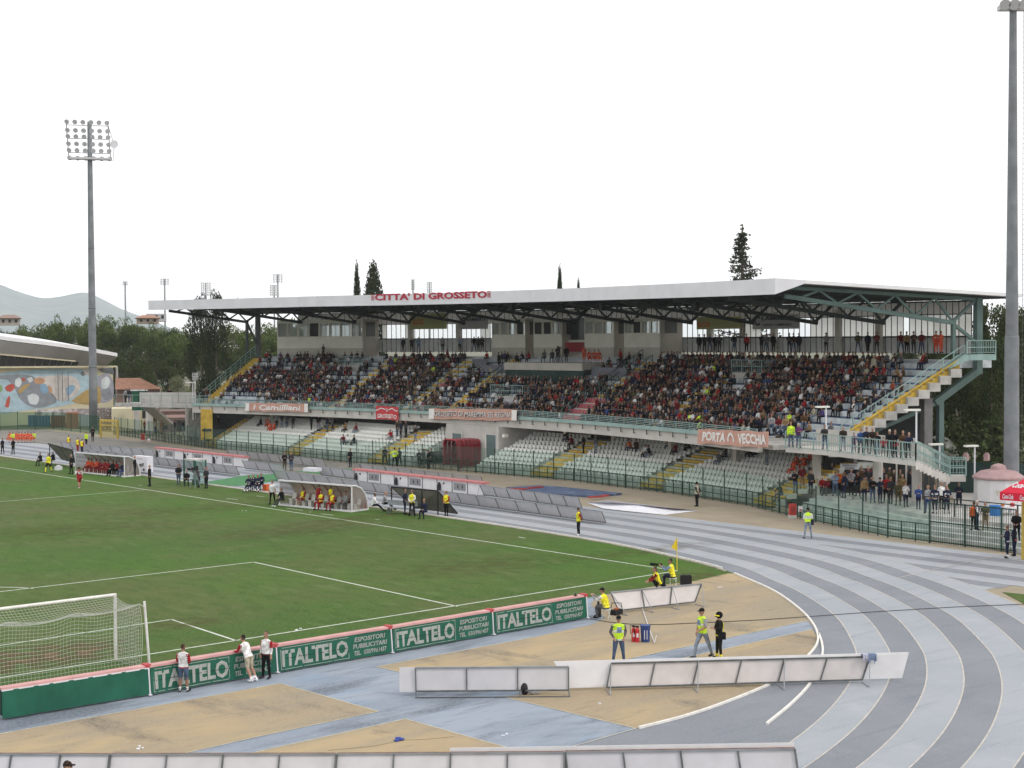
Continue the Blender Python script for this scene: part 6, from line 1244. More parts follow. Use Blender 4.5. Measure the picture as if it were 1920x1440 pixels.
for xa, xb in ((-60, 70), (70, 140), (140, 212)):
    a, b = hp(xa, 800), hp(xb, 800); c, d = hp(xb, 687-.0*xb), hp(xa, 690); a.z = b.z = 0; bk_ = -hn*9; mb.hexa([a, b, b+bk_, a+bk_], [d, c, c+bk_, d+bk_])
part('wall', mb, M_cream, hl)
top = lambda px: 634+ (px/221.0)*33+ (3*math.sin(math.pi*px/221) if 0 < px < 221 else 0)*-1
mb = MB(); xs_ = [-60, 0, 45, 90, 135, 170, 198]
for xa, xb in zip(xs_, xs_[1:]):
    f0, f1 = hp(xa, top(xa)+7, 3.0), hp(xb, top(xb)+7, 3.0); g0_, g1_ = hp(xa, 686 if xa < 130 else 687, .02), hp(min(xb, 212), 686, .02)
    mb.face([g0_, g1_, f1, f0])
part('roof_underside', mb, M_hall, hl)
mb = MB()
for xa, xb in zip(xs_, xs_[1:]):
    a, b = hp(xa, top(xa)+6, 3.05), hp(xb, top(xb)+6, 3.05); u_ = Vector((0, 0, .55)); bk_ = -hn*10+Vector((0, 0, 1.2)); mb.hexa([a, b, b+bk_, a+bk_], [a+u_, b+u_, b+bk_+u_, a+bk_+u_])
part('roof', mb, M_roofw, hl)
for k in range(-4, 10):
    xa, xb = 5+13.4*k, 5+13.4*(k+1)-1.4; ya, yb = 666+(xa-0)*.095, 666+xb*.095; mb = MB(); mb.face([hp(xa, 687.5-.0, .9), hp(xb, 687.2, .9), hp(xb, yb, 1.5), hp(xa, ya, 1.5)]); part('clerestory_window', mb, mat('clerestory_glass', (.045, .045, .045), rough=.3), hl)
mb = MB(); mb.bar(hp(-60, 689, .95), hp(212, 687, .95), .25, .25); mb.bar(hp(-60, 660, 1.6), hp(130, 677, 1.6), .15, .2); part('cornice', mb, M_cream, hl)
mb = MB(); mb.bar(hp(216, 687, .4), hp(216, 760, .4), .3, .3, up=(1, 0, 0)); part('corner_post', mb, M_hall, hl)
mc = {k: mat('mural_'+k, c, rough=.95, var=.12, scale=1.2) for k, c in dict(sky=(.40, .53, .60), pale=(.58, .54, .51), grey=(.26, .28, .31), dgrey=(.18, .19, .21), red=(.50, .11, .08), ochre=(.44, .31, .13), orange=(.52, .30, .18), white=(.62, .66, .68), blue=(.25, .38, .52), green=(.25, .42, .16), lil=(.36, .36, .42)).items()}
def blob(key, pts, lv):
    mb = MB(); P_ = cr([p for p in pts]+[pts[0]], 5)[:-1]; mb.face([hp(px, py, .03+.012*lv) for px, py in reversed([tuple(q) for q in P_])]); part('mural_patch', mb, mc[key], hl)
blob('sky', [(-50, 702), (0, 700), (20, 697), (90, 692), (150, 692), (180, 700), (187, 725), (150, 752), (60, 768), (-50, 770)], 0)
blob('grey', [(0, 704), (40, 702), (62, 706), (75, 720), (95, 735), (105, 752), (70, 765), (40, 752), (30, 735), (22, 722), (12, 712), (-20, 712)], 1)
blob('pale', [(65, 706), (120, 704), (140, 708), (150, 725), (140, 742), (112, 752), (92, 735), (85, 722), (72, 712)], 1)
blob('lil', [(183, 706), (200, 700), (210, 710), (211, 745), (200, 754), (184, 752), (181, 730)], 1)
blob('dgrey', [(184, 692), (211, 690), (212, 702), (203, 700), (190, 697)], 2)
blob('white', [(190, 712), (200, 706), (206, 716), (198, 730), (190, 726)], 2); blob('grey', [(186, 733), (204, 728), (209, 745), (195, 750)], 2)
blob('ochre', [(132, 752), (160, 732), (184, 724), (186, 755), (150, 757)], 2)
blob('red', [(8, 727), (14, 722), (24, 720), (27, 726), (20, 734), (12, 733)], 2); blob('red', [(8, 762), (12, 748), (17, 742), (17, 755), (14, 764)], 2); blob('green', [(-4, 724), (2, 722), (3, 732), (-3, 736)], 2)
blob('white', [(28, 712), (36, 708), (40, 718), (34, 726), (28, 722)], 2); blob('orange', [(62, 712), (72, 708), (84, 713), (80, 719), (66, 719)], 2); blob('ochre', [(32, 733), (44, 722), (56, 720), (46, 730), (36, 738)], 3)
blob('white', [(50, 742), (62, 738), (72, 744), (68, 758), (54, 756)], 2); blob('orange', [(90, 722), (96, 728), (97, 734), (93, 738), (90, 730)], 3); blob('blue', [(74, 722), (84, 720), (90, 732), (84, 738), (76, 734)], 3); blob('blue', [(122, 728), (132, 722), (140, 724), (136, 734), (126, 742)], 3)
blob('white', [(50, 710), (58, 707), (61, 713), (55, 717)], 3); blob('red', [(40, 710), (44, 708), (47, 713), (42, 715)], 4); blob('dgrey', [(150, 700), (156, 695), (165, 694), (160, 702), (154, 705)], 3); blob('pale', [(155, 694), (166, 692), (166, 702), (159, 702)], 4)
for px in (105, 113, 124): mb = MB(); mb.bar(hp(px, 697, .5), hp(px, 752, .5), .09, .09, up=(1, 0, 0)); part('mural_post', mb, mc['dgrey'], hl)
# low buildings and containers in front of the hall
def block(name, label, cat, x0, x1, yt, yb, dist, m, depth=3.0, ztop=None, parts=()):
    a, b = PT(x0, 760, dist), PT(x1, 760, dist); k_ = dist/FPX; zt_ = CAM.z-(yt-643)*k_; zb_2 = max(-.02, CAM.z-(yb-643)*k_); v = (b-a); v.z = 0; n_ = Vector((-v.y, v.x, 0)).normalized()*depth; n_ = n_ if n_.dot(cf) > 0 else -n_
    t = thing(name, label, cat, Vector(((a.x+b.x)/2, (a.y+b.y)/2, zb_2))); mb = MB(); mb.hexa([V3(a, zb_2), V3(b, zb_2), V3(b+n_, zb_2), V3(a+n_, zb_2)], [V3(a, zt_), V3(b, zt_), V3(b+n_, zt_), V3(a+n_, zt_)]); part('body', mb, m, t)
    for (nm, u0, u1, v0, v1, mm) in parts:
        A = lambda u, v: V3(a.lerp(b, u), zb_2+(zt_-zb_2)*v)-n_.normalized()*.05
        mb = MB(); mb.hexa([A(u0, v0), A(u1, v0), A(u1, v0)+n_.normalized()*.045, A(u0, v0)+n_.normalized()*.045], [A(u0, v1), A(u1, v1), A(u1, v1)+n_.normalized()*.045, A(u0, v1)+n_.normalized()*.045]); part(nm, mb, mm, t)
    return t, a, b, n_, zt_, zb_2
M_rc = mat('rust_red_container', (.30, .10, .06), rough=.8, var=.15, scale=.8); M_rc2 = mat('orange_brown_container', (.38, .16, .09), rough=.8, var=.12, scale=.8); M_bl = mat('blue_container', (.05, .09, .17), rough=.7, var=.2, scale=.8)
block('container', 'rust red steel container below the mural', 'container', 95, 123, 765, 800, 222, M_rc, 2.4, parts=[('door_rib', k/6+.02, k/6+.05, .05, .95, mat('rust_dark', (.20, .06, .04))) for k in range(6)])
block('container', 'orange brown container right of the rust red one, beside the mast', 'container', 124, 147, 763, 804, 218, M_rc2, 2.4, parts=[('door_rib', k/5+.02, k/5+.05, .05, .95, mat('rust_dark2', (.30, .11, .06))) for k in range(5)])
block('container', 'pale grey container just left of the floodlight mast', 'container', 148, 168, 762, 799, 224, mat('pale_container', (.45, .44, .48)), 2.4, parts=[('white_edge', .88, .98, 0, 1, M_white)])
block('container', 'dark blue container left of the rust red one, under the mural', 'container', 52, 94, 768, 800, 226, M_bl, 2.4, parts=[('rib', k/7+.02, k/7+.05, .05, .95, mat('blue_rib', (.1, .2, .32))) for k in range(7)])
# stone clad wall: real stones set in a wall
t, a, b, n_, zt_, zb_2 = block('stone_wall', 'wall clad with irregular grey stones right of the mast', 'wall', 182, 211, 756, 800, 214, mat('stone_mortar', (.20, .17, .16)), 1.0)
M_st = [mat('stone_%d' % k, c, rough=.95, var=.15, scale=2) for k, c in enumerate(((.34, .31, .31), (.42, .38, .38), (.26, .22, .22)))]
rs_ = random.Random(4); L_ = (b-a).length; v = (b-a).normalized(); nn_ = n_.normalized(); smesh = []
for i in range(3):
    for j in range(2):
        mb = MB(); ang = sorted(rs_.uniform(0, 6.28) for _ in range(7)); pts = [(.17*math.cos(q)*rs_.uniform(.8, 1.1), .13*math.sin(q)*rs_.uniform(.8, 1.1)) for q in ang]; mb.face([v*x-nn_*.06+Vector((0, 0, y)) for x, y in pts]); 
        for (x0, y0), (x1, y1) in zip(pts, pts[1:]+pts[:1]): mb.face([v*x0*1.1+Vector((0, 0, y0*1.1)), v*x1*1.1+Vector((0, 0, y1*1.1)), v*x1-nn_*.06+Vector((0, 0, y1)), v*x0-nn_*.06+Vector((0, 0, y0))])
        smesh.append(mb.mesh('stone', M_st[i]))
ny = int((zt_-zb_2)/.30); nx_ = int(L_/.38); cnt = 0
for j in range(ny):
    for i in range(nx_):
        if cnt >= 300: break
        shared('stone', rs_.choice(smesh), t, V3(a.lerp(b, (i+.5+.3*(j % 2))/nx_ % 1.0), zb_2+.18+.30*j)-nn_*.02+v*rs_.uniform(-.05, .05)); cnt += 1
block('low_wall', 'low stone patterned parapet running under the mural', 'wall', 66, 182, 757, 768, 219, mat('parapet_stone', (.42, .36, .36), var=.5, scale=1.5, col2=(.7, .66, .66)), .6)
block('ticket_building', 'cream wall building under the left walkway', 'building', 209, 296, 758, 806, 210, M_cream, 6, parts=[('dark_window', .66, .76, .55, .9, M_boxopen), ('door', .9, .97, 0.05, .75, M_boxopen)])
block('shop_building', 'dim building with pale pink fascia under the left walkway', 'building', 298, 352, 764, 818, 205, mat('dim_brown_wall', (.17, .13, .12), var=.2), 6, parts=[('pink_fascia', 0, 1, .68, .82, mat('pink_fascia', (.55, .36, .33))), ('dark_opening', .05, .30, .12, .6, M_boxopen), ('dark_opening', .6, .98, .05, .55, M_boxopen), ('tile_row', 0, 1, .93, 1, mat('roof_tile_dark', (.20, .10, .08)))])
block('stone_panel_wall', 'grey stone panel left of the yellow wall under the stand', 'wall', 353, 376, 766, 822, 178, mat('grey_stone_panel', (.26, .26, .24), var=.3, scale=2), 1)
block('yellow_wall', 'yellow wall at the left end of the lower tier', 'wall', 376, 398, 762, 818, 172, M_yel, 1, parts=[('dark_bench', .1, .9, .28, .36, M_mull)])
# cabin with tiled roof behind the left walkway
cb_, a, b, n_, zt_, zb_2 = block('cabin', 'low brick cabin with orange tiled roof behind the left walkway', 'house', 219, 300, 722, 765, 224, mat('brick_dull', (.20, .13, .11), var=.15, scale=.8), 6, parts=[('window', .64, .78, .35, .6, M_boxopen), ('window_frame', .72, .75, .3, .62, M_white), ('window_frame', .9, .93, .3, .62, M_white), ('window_frame', .62, .95, .62, .66, M_white)])
M_tile = mat('orange_roof_tiles', (.33, .18, .125), rough=.9, var=.15, scale=1.5)
k_ = 224/FPX; ridge_z = CAM.z-(704-643)*k_
mb = MB(); A, B = V3(a, zt_-.1)-n_*.1-(b-a)*.02, V3(b, zt_-.1)-n_*.1+(b-a)*.06; R0, R1 = V3(a, ridge_z)+n_*.5-(b-a)*.02, V3(a.lerp(b, .55), ridge_z)+n_*.5
mb.face([A, B, R1, R0]); mb.face([B, V3(b, zt_-.1)+n_*1.1, R1]); part('roof', mb, M_tile, cb_)
mb = MB()
for k in range(26): u = k/26; mb.bar(A.lerp(B, u)+Vector((0, 0, .03)), R0.lerp(R1, u)+Vector((0, 0, .03)), .10, .06)
part('roof_tiles', mb, M_tile, cb_, kind='stuff')
for px in (254, 267): 
    p_ = PT(px, 740, 205); mb = MB(); z_ = CAM.z-(738-643)*205/FPX; mb.tube([Vector((p_.x, p_.y, 3)), Vector((p_.x, p_.y, z_)), Vector((p_.x, p_.y, z_+.9))], [.5, .5, .62], 10); mb.tube([Vector((p_.x, p_.y, z_+.9)), Vector((p_.x, p_.y, z_+1.02))], .7, 10, 1); single('water_tank', mb, [mat('tank_green', (.02, .10, .06)), M_white], 'dark green tank with white lid behind the left walkway, %s one' % ('left' if px == 254 else 'right'), 'tank', Vector((p_.x, p_.y, 3)), 'green tanks behind the left walkway')
# far houses over the trees
for x0, x1, yt, yb, ds, lab, mm, rr_ in ((0, 40, 594, 606, 360, 'far pale house with brown hipped roof above the left trees', mat('house_pale', (.42, .38, .35)), 8), (258, 300, 594, 604, 345, 'far house with orange roof above the trees left of the roof tip', mat('house_tan', (.40, .33, .28)), 7), (276, 314, 586, 600, 380, 'far flat grey house left of the roof tip', mat('house_grey', (.45, .44, .46)), 0)):
    t, a, b, n_, zt_, zb_2 = block('far_house', lab, 'house', x0, x1, yt, yb, ds, mm, 9, parts=[('window', u, u+.12, .35, .8, M_boxopen) for u in (.15, .45, .75)])
    if rr_:
        mb = MB(); e = (b-a)*.08; A, B = V3(a, zt_)-n_*.1-e, V3(b, zt_)-n_*.1+e; C_, D__ = V3(b, zt_)+n_*1.1+e, V3(a, zt_)+n_*1.1-e; R0, R1 = V3(a.lerp(b, .25), zt_+rr_*.11)+n_*.5, V3(a.lerp(b, .75), zt_+rr_*.11)+n_*.5
        mb.face([A, B, R1, R0]); mb.face([B, C_, R1]); mb.face([C_, D__, R0, R1]); mb.face([D__, A, R0]); part('roof', mb, M_tile if rr_ == 7 else mat('roof_brown', (.26, .17, .14)), t)
# hills
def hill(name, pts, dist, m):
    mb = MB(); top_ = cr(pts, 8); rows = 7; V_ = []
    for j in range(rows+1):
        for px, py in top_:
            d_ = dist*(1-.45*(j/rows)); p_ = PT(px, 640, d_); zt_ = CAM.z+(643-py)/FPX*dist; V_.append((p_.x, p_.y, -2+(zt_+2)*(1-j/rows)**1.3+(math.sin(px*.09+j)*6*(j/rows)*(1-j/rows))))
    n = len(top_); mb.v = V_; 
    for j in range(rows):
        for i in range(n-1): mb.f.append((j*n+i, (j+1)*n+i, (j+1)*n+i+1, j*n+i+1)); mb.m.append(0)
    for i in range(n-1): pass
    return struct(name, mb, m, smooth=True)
hill('hills', [(-2600, 640), (-1900, 600), (-1300, 570), (-900, 585), (-500, 560), (-300, 520), (-150, 500), (0, 534), (30, 545), (80, 558), (110, 556), (160, 548), (185, 556), (230, 578), (275, 594), (330, 615), (420, 640)], 3900, layered('hazed_hill_woods', (.22, .26, .27), [((.27, .30, .29), (.01, .01, .01), .45, .6, .8)]))  # woods colour lightened and blued to carry the distance haze
# ------------------------------------------------ fan yard on the right: kiosk, parasol, table, green screen
t = thing('kiosk', 'round white kiosk with faded pink domed roof behind the thick mast', 'kiosk', PT(1868, 900, 96)); kc = PT(1872, 900, 98); kc.z = .9; k_ = 98/FPX; ORG[t.name] = tuple(kc); t.location = kc
M_kw = mat('kiosk_white', (.66, .65, .66), rough=.5, var=.05); M_kp = mat('kiosk_pink_roof', (.38, .25, .25), rough=.6, var=.1); N8 = 10; R8 = 42*k_
for k in range(N8):
    a0, a1 = 2*math.pi*k/N8+.2, 2*math.pi*(k+1)/N8+.2; q0, q1 = kc+Vector((R8*math.cos(a0), R8*math.sin(a0), 0)), kc+Vector((R8*math.cos(a1), R8*math.sin(a1), 0)); zt_ = CAM.z-(890-643)*k_
    mb = MB(); mb.hexa([q0, q1, q1.lerp(kc, .03), q0.lerp(kc, .03)], [V3(q0, zt_), V3(q1, zt_), V3(q1, zt_).lerp(V3(kc, zt_), .03), V3(q0, zt_).lerp(V3(kc, zt_), .03)]); part('wall_panel', mb, M_kw, t)
zt_ = CAM.z-(889-643)*k_; mb = MB(); mb.tube([V3(kc, zt_), V3(kc, zt_+.12), V3(kc, zt_+.45), V3(kc, zt_+.55), V3(kc, zt_+.57), V3(kc, zt_+.78), V3(kc, zt_+.9), V3(kc, zt_+.95)], [R8*1.08, R8*1.08, R8*.75, R8*.42, R8*.34, R8*.30, R8*.16, .02], 16, cap=True); part('roof', mb, M_kp, t)
f_ = on_plane(kc-Vector((cf.x, cf.y, 0)).normalized()*R8*.985-cr_xy*.55+Vector((0, 0, 1.35)), cr_xy, (0, 0, 1)); mb = MB(); put_text(mb, 'Y', f_, .5, 0, width=.28, height=.35, extr=.01); part('emblem', mb, mat('kiosk_emblem', (.42, .38, .22)), t)
# parasol
pc = PT(1935, 900, 82); k2 = 82/FPX; pc.z = .9; t = thing('parasol', 'red parasol with white Coca-Cola lettering at the right edge', 'parasol', pc); zc = CAM.z-(912-643)*k2; ztp = CAM.z-(881-643)*k2; Rp = 56*k2
M_pr = mat('parasol_red', (.60, .01, .04), rough=.6)
corn = [V3(pc, zc)+cr_xy*Rp*math.cos(a)+cb_xy*Rp*math.sin(a) for a in (math.pi*.98, math.pi*1.48, math.pi*1.98, math.pi*.48)]
for k in range(4):
    c0_, c1_ = corn[k], corn[(k+1) % 4]; mb = MB(); mb.face([c0_, c1_, V3(pc, ztp)]); part('canopy_panel', mb, M_pr, t)
    mb = MB(); mb.face([c0_-Vector((0, 0, .42)), c1_-Vector((0, 0, .42)), c1_, c0_]); vl = part('valance', mb, M_pr, t)
    rg = (c1_-c0_).normalized(); nn = Vector((rg.y, -rg.x, 0)); nn = nn if nn.dot(V3(c0_.lerp(c1_, .5), 0)-V3(pc, 0)) > 0 else -nn
    if nn.dot(cf) < 0:
        for e in (.2, .62): mb = MB(); put_text(mb, 'Coca-Cola', (lambda x, y, z, e=e: c0_.lerp(c1_, e)+Vector((0, 0, -.21+y))+rg*x+nn*(.01+z)), .3, 0, width=.62, height=.26, extr=.003, bold=.02, shear=.35); part('lettering', mb, M_white, vl)
        ce = c0_.lerp(c1_, .45); upv = (V3(pc, ztp)-ce).normalized(); nz = rg.cross(upv); nz = nz if nz.z > 0 else -nz
        mb = MB(); put_text(mb, 'Coca-Cola', (lambda x, y, z: ce+upv*(.6+y)+rg*x+nz*(.015+z)), .3, 0, width=1.2, height=.42, extr=.003, bold=.03, shear=.3); part('lettering', mb, M_white, t)
mb = MB(); mb.tube([V3(pc, .9), V3(pc, ztp)], .04, 8); part('pole', mb, M_white, t)
tc_ = G(1893, 949, 1.75); t = thing('bar_table', 'round white bar table with cups beside the mast', 'table', V3(tc_, .9)); mb = MB(); mb.tube([tc_-Vector((0, 0, .05)), tc_], .75, 18); part('table_top', mb, M_kw, t); mb = MB(); mb.tube([V3(tc_, .9), tc_], .06, 8); part('leg', mb, M_white, t)
for i, (dx, dy, m_, s) in enumerate(((-.45, -.1, mat('cup_orange', (.5, .16, .04)), .14), (.1, -.2, M_fr, .2), (-.62, .1, M_kw, .16))):
    p_ = tc_+cr_xy*dx+cb_xy*dy; mb = MB(); mb.tube([p_, p_+Vector((0, 0, s*.5)), p_+Vector((0, 0, s))], [s*.6, s*.8, s*.7], 10); mb.tube([p_+Vector((0, 0, s)), p_+Vector((0, 0, s*1.2))], s*.25, 8); single('tub' if i != 1 else 'red_bowl', mb, m_, ['orange tub on the white bar table', 'red bowl on the white bar table', 'pale cup at the left edge of the white bar table'][i], 'tub', p_)
p_ = PT(1866, 900, 93); p_.z = .9; mb = MB(); mb.tube([p_, p_+Vector((0, 0, .9))], [.3, .34], 12); mb.tube([p_+Vector((0, 0, .9)), p_+Vector((0, 0, .96))], .36, 12); single('blue_barrel', mb, mat('barrel_blue', (.03, .16, .42)), 'bright blue barrel beside the mast in the fan yard', 'barrel', p_)
t, a, b, n_, zt_, zb_2 = block('green_screen', 'dark green cloth screen fence behind the kiosk', 'fence', 1735, 1960, 862, 935, 110, mat('green_screen_cloth', (.018, .045, .038), var=.2, scale=.5), .1, parts=[('post', k/8, k/8+.006, 0, 1.01, M_mull) for k in range(9)])
for px in (1811, 1850): p_ = PT(px, 857, 109.8); mb = MB(); mb.box(p_-Vector((0, 0, .25)), .5, .3, .45, .3); mb.box(p_+Vector((0, 0, .2)), .3, .2, .1, .3); single('pink_lamp_box', mb, M_kp, 'small pink box on top of the green screen, %s one' % ('left' if px == 1811 else 'right'), 'box', p_)
p_ = PT(1760, 822, 121); p_.z = 2.4; mb = MB(); mb.ell(p_, 1.6, 1.6, 1.9, 12, 7); single('plastic_dome', mb, mat('pale_dome', (.20, .21, .18), rough=.3, var=.2, scale=2), 'pale ribbed plastic dome behind the walkway stair', 'dome', p_, smooth=True)
# =================================================================== PEOPLE
def C_(n, c, **k): return mat('cloth_'+n, c if n in ('hivis', 'yellow', 'white', 'silver') else tuple(x*.82 for x in c), rough=.9, spec=.1, var=.32, scale=7, bump=.35, detail=2)
PAL = {k: C_(k, c) for k, c in dict(black=(.014, .014, .017), navy=(.020, .025, .055), char=(.045, .045, .05), grey=(.14, .14, .15), lgrey=(.34, .34, .36), white=(.70, .70, .70), cream=(.52, .47, .36), red=(.36, .025, .03), dred=(.16, .018, .025), brick=(.30, .07, .04),
    brown=(.10, .055, .03), dbrown=(.045, .03, .022), tan=(.30, .20, .10), olive=(.09, .085, .045), green=(.03, .09, .05), blue=(.04, .09, .28), lblue=(.24, .33, .46), jeans=(.09, .13, .21), pjeans=(.26, .31, .39), purple=(.12, .04, .13), pink=(.52, .18, .22), orange=(.70, .14, .03),
    hivis=(.56, .85, .05), yellow=(.78, .70, .04), silver=(.62, .66, .62), neon=(.80, .12, .05), teal=(.05, .22, .30), violet=(.10, .07, .22), gilet=(.55, .52, .40), fire=(.022, .021, .018)).items()}
PAL['skin'] = mat('skin', (.40, .225, .155), rough=.6); PAL['skin2'] = mat('tanned_skin', (.29, .155, .10), rough=.6)
for k, c in dict(hblack=(.010, .009, .008), hbrown=(.05, .028, .016), hgrey=(.25, .24, .23), hblond=(.20, .12, .05), hwhite=(.5, .49, .47)).items(): PAL[k] = mat('hair_'+k[1:], c, rough=.8)
V = Vector
def lerp(a, b, t): return a+(b-a)*t
def body_src(J, hero):
    """source rings with tags for one posed figure; returns MB and per-vertex tags"""
    mb = MB(); tags = []
    def ring_loft(rings, tg, n=12):
        base = len(mb.v)
        for c, rx, ry, ax, ay in rings:
            for k in range(n): a = 2*math.pi*k/n; mb.v.append(tuple(c+ax*(rx*math.cos(a))+ay*(ry*math.sin(a))))
        for r in range(len(rings)-1):
            for k in range(n): mb.f.append((base+r*n+k, base+r*n+(k+1) % n, base+(r+1)*n+(k+1) % n, base+(r+1)*n+k)); mb.m.append(0)
        mb.f.append(tuple(base+k for k in reversed(range(n)))); mb.m.append(0); mb.f.append(tuple(base+(len(rings)-1)*n+k for k in range(n))); mb.m.append(0)
        for t in (tg if isinstance(tg, list) else [tg]*len(rings)): tags.extend([t]*n)
    def limb(pts, rs, tgs, n=9, step=.05):
        P_, R_, T_ = [], [], []
        for k in range(len(pts)-1):
            L = (pts[k+1]-pts[k]).length; m = max(1, int(L/step))
            for q in range(m): P_.append(lerp(pts[k], pts[k+1], q/m)); R_.append(lerp(rs[k], rs[k+1], q/m)); T_.append(tgs[k])
        P_.append(pts[-1]); R_.append(rs[-1]); T_.append(tgs[-1] if len(tgs) >= len(pts) else tgs[-1])
        i = len(mb.v); mb.tube(P_, R_, n); 
        for t in T_: tags.extend([t]*n)
        return i
    def blob(c, rx, ry, rz, tg, rot=0, nu=12, nv=9):
        mb.ell(c, rx, ry, rz, nu, nv, rot=rot); tags.extend([tg]*(nu*(nv+1)))
    X = (J['shR']-J['shL']); X.z *= .5; X.normalize(); up = (J['neck']-J['pel']).normalized(); Y = up.cross(X).normalized()*-1
    Xp = (J['hipR']-J['hipL']).normalized(); Yp = V((0, 0, 1)).cross(Xp).normalized()*-1 if J['sit'] else up.cross(Xp).normalized()*-1
    w = J.get('wid', 1.0)
    sp = [(0, .165, .118, 5), (.05, .172, .122, 5), (.10, .170, .12, 8), (.2, .160, .115, 2), (.32, .150, .112, 2), (.45, .158, .115, 2), (.58, .172, .122, 10), (.70, .183, .126, 2), (.82, .188, .120, 2), (.90, .170, .100, 2), (.96, .11, .08, 2), (1.0, .062, .06, 2)]
    b0 = J['pel']-up*.09; rings = []
    for t, rx, ry, tg in sp:
        c = lerp(b0, J['neck'], t)+Y*(-.02*math.sin(math.pi*t)) ; rings.append((c, rx*w, ry*w, lerp(Xp, X, min(1, t*1.4)).normalized(), lerp(Yp, Y, min(1, t*1.4)).normalized()))
    ring_loft(rings, [s[3] for s in sp], 14)
    limb([J['neck']-up*.03, J['head']-V((0, 0, .06))], [.052, .05], [0, 0], 8, .04)
    hx = J['hd']; hrot = math.atan2(hx.y, hx.x)-math.pi/2
    blob(J['head'], .076, .096, .118, 0, hrot)
    blob(J['head']-hx*.020+V((0, 0, .036)), .087, .097, .106, 1, hrot)
    if hero: blob(J['head']+hx*.098+V((0, 0, -.012)), .012, .018, .022, 0, hrot, 6, 5); [blob(J['head']+V((hx.y, -hx.x, 0))*s*.078-V((0, 0, .005)), .012, .022, .03, 0, hrot, 6, 5) for s in (-1, 1)]
    for s in 'LR':
        sh, el, wr = J['sh'+s], J['el'+s], J['wr'+s]; a = w**.5
        limb([sh+V((0, 0, -.01)), el, lerp(el, wr, .05)], [.060*a, .046*a, .045*a], [3, 3, 4]); limb([el, lerp(el, wr, .84), wr], [.045*a, .034*a, .034*a], [4, 11, 11])
        hd_ = (wr-el).normalized(); hp_ = wr+hd_*.05
        if hero:
            limb([wr-hd_*.02, wr+hd_*.075], [.028, .036], [0, 0], 8, .03); sd2 = hd_.cross(V((0, 0, 1))); sd2 = sd2.normalized() if sd2.length > .2 else X
            dn_ = sd2.cross(hd_)
            for k in range(4):
                o = sd2*(-.027+.018*k); ln = (.06, .072, .068, .052)[k]; limb([wr+hd_*.07+o, wr+hd_*(.07+ln*.55)+o-dn_*.008, wr+hd_*(.07+ln)+o-dn_*.026], [.0095, .009, .0075], [0, 0, 0], 6, .03)
            limb([wr+hd_*.03-sd2*.03, wr+hd_*.065-sd2*.052-dn_*.01, wr+hd_*.095-sd2*.055-dn_*.02], [.012, .011, .009], [0, 0, 0], 6, .03)
        else: limb([wr-hd_*.01, wr+hd_*.06, wr+hd_*.13], [.033, .038, .022], [0, 0, 0], 8, .03)
        hp, kn, an = J['hip'+s], J['kn'+s], J['an'+s]
        limb([hp, lerp(hp, kn, .5), kn], [.094*w, .086, .066], [5, 5, 5]); limb([kn, lerp(kn, an, .35), lerp(kn, an, .80), an], [.062, .060, .048, .046], [6, 6, 9, 9])
        ft = J['ft'+s]; limb([an-V((0, 0, .03))-ft*.055, an-V((0, 0, .035))+ft*.06, an-V((0, 0, .045))+ft*.175], [.044, .046, .034], [7, 7, 7], 9, .04)
    return mb, tags
